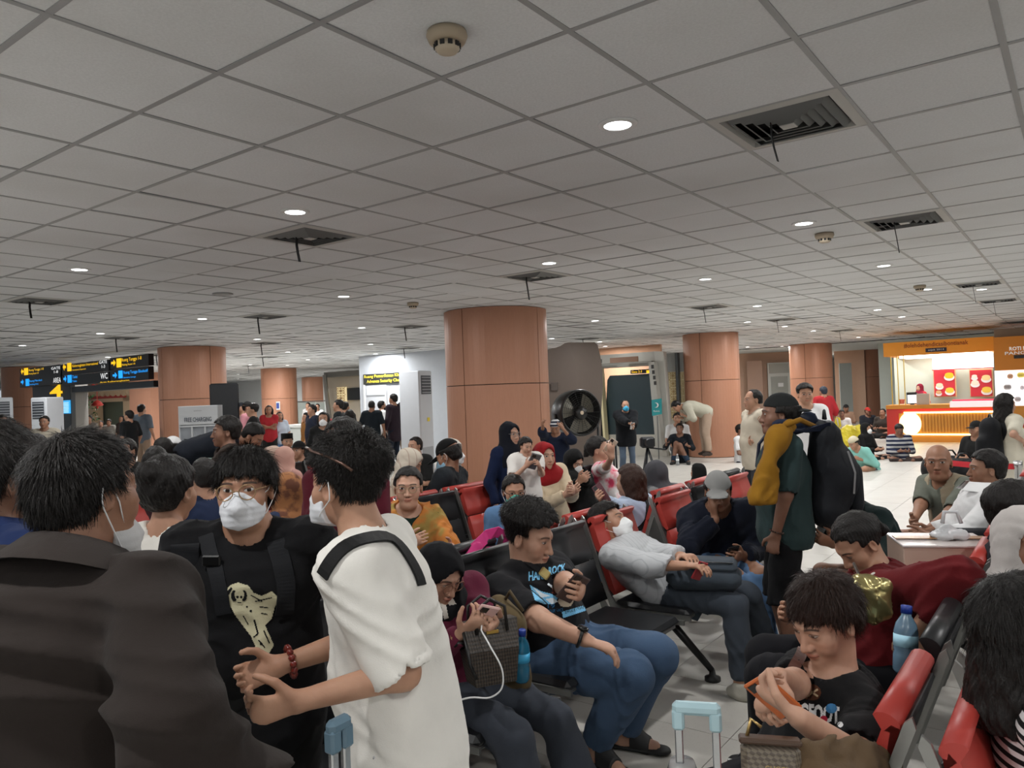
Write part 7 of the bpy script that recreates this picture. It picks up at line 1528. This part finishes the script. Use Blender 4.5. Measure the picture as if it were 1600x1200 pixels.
# monogram bag and khaki jacket on the lettered shirt man
P = at(1204, 1186, 1.58); e = empty('monogram_bag', P, 'grey brown monogram handbag with gold lettering, bottom edge', 'handbag'); f_ = nrm(V3(-.25, -1, .25)); r_ = nrm(np.cross(f_, UP)); r_ = -r_ if r_[0] < 0 else r_; u_ = np.cross(r_, f_); u_ = -u_ if u_[2] < 0 else u_; A = [r_, f_, u_]
m = MB(); m.box(P-u_*.03, (.118, .05, .125), A, .012); m.obj('bag_body', quilt(S(110, 100, 86), S(82, 72, 62), 330, .5), e); m = MB(); m.box(P+u_*.036, (.124, .056, .012), A, .004); m.obj('rim', plain(S(70, 50, 36), .5), e)
letters('GUCCI', P-u_*.012+f_*.0265+r_*.008, r_, u_, .042, .0095, plain(S(190, 160, 100), .3, .6), e, bold=.0, ext=.002)
m = MB(); m.tube([P+u_*.04-r_*.045, P+u_*.075-r_*.035, P+u_*.06-r_*.015], .004, 6); m.obj('clasp', plain(S(200, 170, 110), .3, .8), e, True)
e = empty('khaki_jacket', at(1300, 1170, 1.72), 'khaki brown jacket bunched over the lettered shirt man arm', 'jacket'); blob('jacket_body', [RC(at(1262, 1188, 1.60), at(1330, 1192, 1.66), .036, .046, .03), RC(at(1310, 1216, 1.6), at(1368, 1192, 1.75), .05, .05, .05), RC(at(1280, 1225, 1.55), at(1320, 1245, 1.6), .05, .06, .05)], .009, fabric(S(92, 74, 54)), e, post=lambda F, X, Y, Z: F+folds(X, Y, Z, .008, 40, 8))
# ------------------------------------------------------------------ luggage
def trolley(label, PT, w, hcol, rod, ax, body=None, top_z=.98):
    """PT: middle of the grip; ax: along the grip; rods run down to the case"""
    ax = nrm(ax); e = empty('suitcase', V3(PT[0], PT[1], 0), label, 'suitcase'); n = np.cross(ax, UP); hm = plain(hcol, .35)
    m = MB(); m.box(PT, (w, .030, .032), [ax, n, UP], .010); m.obj('grip', hm, e)
    for sg in (1, -1):
        m = MB(); m.box(PT+ax*sg*(w/2-.014)-UP*.028, (.030, .030, .05), [ax, n, UP], .006); m.obj('grip_corner', hm, e); zb = .58; m = MB(); q = PT+ax*sg*(w/2-.014); m.box(V3(q[0], q[1], (zb+PT[2]-.04)/2), (.020, .014, PT[2]-.04-zb), [ax, n, UP], .003); m.obj('rod', plain(S(190, 192, 194), .25, .8), e)
    m = MB(); m.box(V3(PT[0], PT[1], .32)+n*.0, (w*2.2, .24, .54), [ax, n, UP], .05); m.obj('shell', plain(body or hcol, .35), e)
    for k_ in range(5): m = MB(); m.box(V3(PT[0], PT[1], .32)+ax*(k_-2)*w*.36-n*.121, (.02, .012, .44), [ax, n, UP], .004); m.obj('rib', plain(body or hcol, .3), e)
    for sx in (1, -1):
        for sy in (1, -1): m = MB(); c = V3(PT[0], PT[1], .028)+ax*sx*w*.8+n*sy*.08; m.cyl(c-n*.012, c+n*.012, .028, n=14); m.obj('wheel', dark, e)
    return e
trolley('pale blue suitcase with raised handle, bottom middle', at(1088, 1107, 1.90), .118, S(176, 206, 214), S(200), _r*V3(1, 1, 0)+V3(0, -.25, 0))
trolley('slate blue suitcase handle beneath the white shirt elbow', at(529, 1132, 1.62), .062, S(94, 120, 136), S(200), V3(.55, .8, 0), S(80, 104, 120))
e = empty('plastic_cup', at(1066, 1196, 1.92)*V3(1, 1, 0)+UP*.60, 'clear plastic cup on the pale blue suitcase', 'cup'); q0 = np.array(e.location); m = MB(); m.lathe([(.028, 0), (.036, .10), (.034, .10), (.026, .004)], q0, 18); m.obj('cup_body', plain(S(220, 228, 230), .1, trans=.8), e, True); m = MB(); m.lathe([(.038, .10), (.03, .125), (.0001, .127)], q0, 18); m.obj('lid', plain(S(228), .1, trans=.6), e, True)
e = empty('suitcase', gnd(722, 4.3), 'black hard suitcase in front of the orange shawl lady', 'suitcase'); P = np.array(e.location); A = [GX, GA, UP]
m = MB(); m.box(P+UP*.37, (.28, .42, .62), A, .05); m.obj('shell', plain(S(34, 38, 40), .3), e); m = MB(); m.tube([P+UP*.68-GA*.1, P+UP*.71-GA*.08, P+UP*.71+GA*.08, P+UP*.68+GA*.1], .011, 8); m.obj('handle', dark, e, True)
for k_ in range(4): m = MB(); m.box(P+UP*.37+GX*.141+GA*(k_-1.5)*.09, (.012, .03, .5), A, .004); m.obj('rib', plain(S(44, 48, 50), .3), e)
for sx, sy in ((1, 1), (1, -1), (-1, 1), (-1, -1)): m = MB(); c = P+GX*.1*sx+GA*.15*sy+UP*.03; m.cyl(c-GX*.012, c+GX*.012, .03, n=12); m.obj('wheel', dark, e)
m = MB(); c = P+UP*.69+GX*.05; m.box(c, (.12, .16, .012), A, .002); solo(m, 'papers', plain(S(226, 230, 216), .6), 'white folded papers under the shawl lady hand', 'papers')
e = empty('pink_backpack', gnd(752, 4.1)+UP*.42, 'bright pink backpack on the seat behind eagle shirt man', 'backpack'); P = np.array(e.location); pk = fabric(S(190, 50, 116), .6); P = at(742, 895, 3.85); pm = [RC(at(732, 905, 3.8), at(745, 858, 3.85), .10, .035, .04, (GX, .8)), RC(at(760, 900, 3.9), at(764, 872, 3.95), .09, .06, .04)]; blob('bag_body', pm, .012, pk, e, post=lambda F, X, Y, Z: F+folds(X, Y, Z, .004, 30, 2))
a, b = at(762, 836, 4.0), at(792, 838, 4.1); m = MB(); m.strap([P+UP*.12, a, (a+b)/2+UP*.02, b, b-UP*.1], [-_fw]*5, .06, .012); m.obj('strap', pk, e); m = MB(); m.box(P+GX*.10-UP*.05, (.03, .14, .12), [GX, GA, UP], .012); m.obj('pocket', fabric(S(206, 70, 132), .6), e)
# carton tied with film and a plastic carrier
P = G(-.64, 4.56, .45); e = empty('carton', P, 'film wrapped cardboard box on the seat by khaki vest', 'box'); A = [nrm(V3(.97, -.22, 0)), nrm(V3(.22, .97, 0)), UP]
m = MB(); m.box(P+UP*.18, (.43, .34, .36), A, .004); m.obj('box_body', plain(S(196, 168, 152), .35), e); m = MB(); m.box(P+UP*.372, (.44, .07, .004), A); m.obj('tape', plain(S(170, 130, 92), .25), e); m = MB(); m.box(P+UP*.357, (.44, .35, .012), A, .003); m.obj('film', plain(S(216, 208, 204), .18), e)
for sg in (-1,): letters('UP', P-A[1]*.172+UP*.2+A[0]*.1, A[0], UP, .12, .09, plain(S(150, 104, 112), .5), e, bold=.02, ext=.002); m = MB(); m.box(P-A[1]*.173+UP*.2-A[0]*.12, (.12, .003, .14), A); m.obj('printed_label', plain(S(210, 180, 184), .5), e)
e = empty('carrier_bag', P+UP*.375+A[0]*.05, 'white translucent plastic bag knotted on top of box', 'bag'); q0 = np.array(e.location); wp = plain(S(222, 224, 226), .3, trans=.25); blob('bag_knot', [EL(q0+UP*.01, (.10, .07, .028), np.array(A), .03), RC(q0-A[0]*.05, q0+UP*.05, .026, .018, .03), RC(q0+A[0]*.05, q0+UP*.045, .026, .016, .03)], .008, wp, e, post=lambda F, X, Y, Z: F+folds(X, Y, Z, .005, 60, 3))
m = MB(); m.tube([q0+UP*.07-A[0]*.03, q0+UP*.13-A[0]*.02, q0+UP*.13+A[0]*.04, q0+UP*.07+A[0]*.06], .010, 6); m.obj('handle', wp, e, True)
# black holdall on the white shirted man's lap
P = at(1510, 846, 4.6); e = empty('holdall', P, 'black shoulder bag with white piping on white shirt lap', 'bag'); blob('bag_body', [RC(P-_r*.13, P+_r*.13, .10, .10, .03, (UP, .8))], .012, fabric(S(26, 28, 34), .7), e); m = MB(); m.tube([P-_r*.18+UP*.03-_fw*.1, P+UP*.05-_fw*.105, P+_r*.16+UP*.01-_fw*.1], .004, 6); m.obj('piping', plain(S(220), .5), e, True)
# yellow carriers, black bags, queue barrier
e = empty('yellow_bag', gnd(1322, 19.5), 'bright yellow plastic carrier bag on the floor', 'bag'); P = np.array(e.location); yb_ = plain(S(232, 214, 60), .4, trans=.1); blob('bag_body', [RC(P+UP*.16, P+UP*.36, .22, .20, .08), RC(P+UP*.4-_r*.22, P+UP*.6-_r*.3, .08, .05, .06), RC(P+UP*.35+_r*.25, P+UP*.42+_r*.3, .17, .14, .08)], .025, yb_, e, post=lambda F, X, Y, Z: F+folds(X, Y, Z, .02, 18, 6)); m = MB(); m.tube([P+UP*.55-_r*.3, P+UP*.75-_r*.32, P+UP*.72-_r*.22, P+UP*.5-_r*.2], .03, 6); m.obj('handle', yb_, e, True)
for n_, (x, d_, w_, lab) in enumerate(((1500, 11.2, .30, 'large black duffel bag on floor before the kiosk'), (1478, 11.8, .22, 'smaller black duffel bag left of the large one'))):
    e = empty('duffel_bag', gnd(x, d_), lab, 'bag'); P = np.array(e.location); blob('bag_body', [RC(P+UP*.24-_r*w_, P+UP*.24+_r*w_, .21, .21, .05, (UP, 1.05))], .02, fabric(S(28, 28, 30), .7), e, post=lambda F, X, Y, Z: np.maximum(F+folds(X, Y, Z, .012, 16, 5), -Z)); m = MB(); m.tube([P+UP*.44-_r*.12, P+UP*.54-_r*.05, P+UP*.54+_r*.05, P+UP*.44+_r*.12], .014, 6); m.obj('handle', dark, e, True)
k = ld_; c = k.C-k.Ft*.20*k.s-k.u[2]*.06; e = empty('dress_backpack', c, 'black backpack on the back of woman in white dress', 'backpack'); blob('pack_body', [RC(c-UP*.17, c+UP*.12, .13, .11, .05, (k.Ft, .75)), RC(c-k.Ft*.08-UP*.16, c-k.Ft*.08-UP*.02, .08, .07, .04)], .016, fabric(S(24, 25, 28), .7), e); m = MB(); m.tube([c+UP*.2+k.Rt*.03, c+UP*.26, c+UP*.2-k.Rt*.03], .01, 6); m.obj('grab_handle', dark, e, True)
e = empty('queue_barrier', gnd(1584, 6.6), 'chrome queue post with red belt at right edge', 'barrier'); P = np.array(e.location); m = MB(); m.lathe([(.16, 0), (.16, .015), (.03, .03), (.028, .86), (.035, .87), (.035, .92), (.0001, .925)], P, 20); m.obj('post', plain(S(200), .2, .9), e, True); m = MB(); m.strap([P+UP*.87, P+UP*.86-_r*.25+_fw*.2, P+UP*.87-_r*.5+_fw*.5], [V3(.4, -.9, 0)]*3, .05, .003); m.obj('belt', plain(S(206, 40, 52), .6), e)
# folded camera tripod by the grey headscarf, table by the fan, small red case
e = empty('camera_tripod', gnd(1008, 8.6), 'black folded camera tripod standing behind the grey headscarf', 'tripod'); P = np.array(e.location); m = MB()
for a in (0, 2.1, 4.2): m = MB(); m.tube([P+UP*1.0, P+V3(math.cos(a)*.3, math.sin(a)*.3, .01)], .014, 6); m.obj('leg', dark, e, True)
m = MB(); m.box(P+UP*1.06, (.16, .12, .12), None, .02); m.cyl(P+UP*1.06-V3(0, .06, 0), P+UP*1.06-V3(0, .16, 0), .045, n=14); m.obj('camera', dark, e); m = MB(); m.tube([P+UP*1.0, P+UP*.98+_r*.2], .01, 6); m.obj('pan_handle', dark, e, True)
e = empty('side_table', gnd(944, 13.0), 'small dark table to the right of the drum fan', 'table'); P = np.array(e.location); m = MB(); m.box(P+UP*.79, (.34, .4, .03), None, .006); m.obj('table_top', plain(S(60, 46, 38), .4), e)
for x in (-.14, .14):
    for y in (-.16, .16): m = MB(); m.cyl(P+V3(x, y, 0), P+V3(x, y, .78), .018, n=8); m.obj('leg', dark, e, True)
e = empty('red_bag', gnd(1478, 2.95)+UP*.0, 'small red handled bag on the floor behind seats', 'bag'); P = np.array(e.location); blob('bag_body', [RC(P+UP*.09-_r*.04, P+UP*.12+_r*.05, .07, .06, .03)], .012, fabric(S(150, 40, 40)), e); m = MB(); m.tube([P+UP*.16-_r*.04, P+UP*.25, P+UP*.16+_r*.05], .008, 6); m.obj('handle', fabric(S(190, 90, 90)), e, True)
# shawl of the older lady
k = sl_; e = k.root_obj; A3 = np.stack([k.Rt, k.Ft, k.u[2]]); sc_ = [EL(k.N-k.u[2]*.085*k.s, V3(.225, .14, .12)*k.s, A3, .05), EL(k.C+k.u[2]*.04*k.s, V3(.225, .155, .17)*k.s, A3, .05), RC(k.C-k.Rt*.12+k.Ft*.13, k.P-k.Rt*.16*-1*.6+k.Ft*.17+UP*.05, .06, .06, .04), RC(k.sh[1], k.el[1], .085, .075, .04)]
def cut_(F, X, Y, Z):
    F = F+folds(X, Y, Z, .010, 24, 4); c = RC(k.N+k.Ft*.05, k.N+k.u[2]*.2+k.Ft*.05, .088*k.s, .12*k.s).d(X, Y, Z); v = RC(k.N+k.Ft*.16-k.u[2]*.01, k.N+k.Ft*.16-k.u[2]*.12, .07, .015).d(X, Y, Z); return np.maximum(np.maximum(F, -c), -v)
solid('shawl', sc_, .010, fabric(S(184, 116, 56), .9, col2=S(150, 128, 70), pattern='blotch', freq=7), e, k.off, post=cut_)
# khaki vest
k = vm; sc_ = torso_prims(k, .034)
def vst(F, X, Y, Z):
    F = F+folds(X, Y, Z, .005, 26, 4); F = half(F, X, Y, Z, k.P-k.u[0]*.06, -k.u[0]); c = RC(k.N+k.Ft*.14, k.P+k.Ft*.24, .06, .085).d(X, Y, Z); F = np.maximum(F, -c); c = RC(k.N+k.Ft*.03, k.N+k.u[2]*.2+k.Ft*.03, .085*k.s, .11*k.s).d(X, Y, Z); F = np.maximum(F, -c)
    for i, sg in enumerate((1, -1)): F = np.maximum(F, -RC(k.sh[i]+k.Rt*sg*.03, k.sh[i]+k.Rt*sg*.2, .105*k.s, .13*k.s).d(X, Y, Z))
    return F
solid('vest', sc_, .012, fabric(S(160, 148, 126), .9), k.root_obj, k.off, post=vst)

# sandals of the eagle shirt man
for i in range(2):
    A, q = s2.an[i], s2.toe[i]; hl = V3(*(A-q*.06)[:2], .014); to = V3(*(A+q*.17)[:2], .014); s_ = s2.s
    o = solid('sandal', [RC(hl, to, .048*s_, .046*s_, .02, (UP, .3))], .009, plain(S(22), .6), s2.root_obj, s2.off); fp = foot_prims(s2, .009)[i*3:i*3+3]
    solid('strap', fp, .008, plain(S(26), .55), o, s2.off, post=lambda F, X, Y, Z: half(half(half(F, X, Y, Z, A+q*.115*s_, q), X, Y, Z, A+q*.035*s_, -q), X, Y, Z, V3(0, 0, .085*s_), UP))
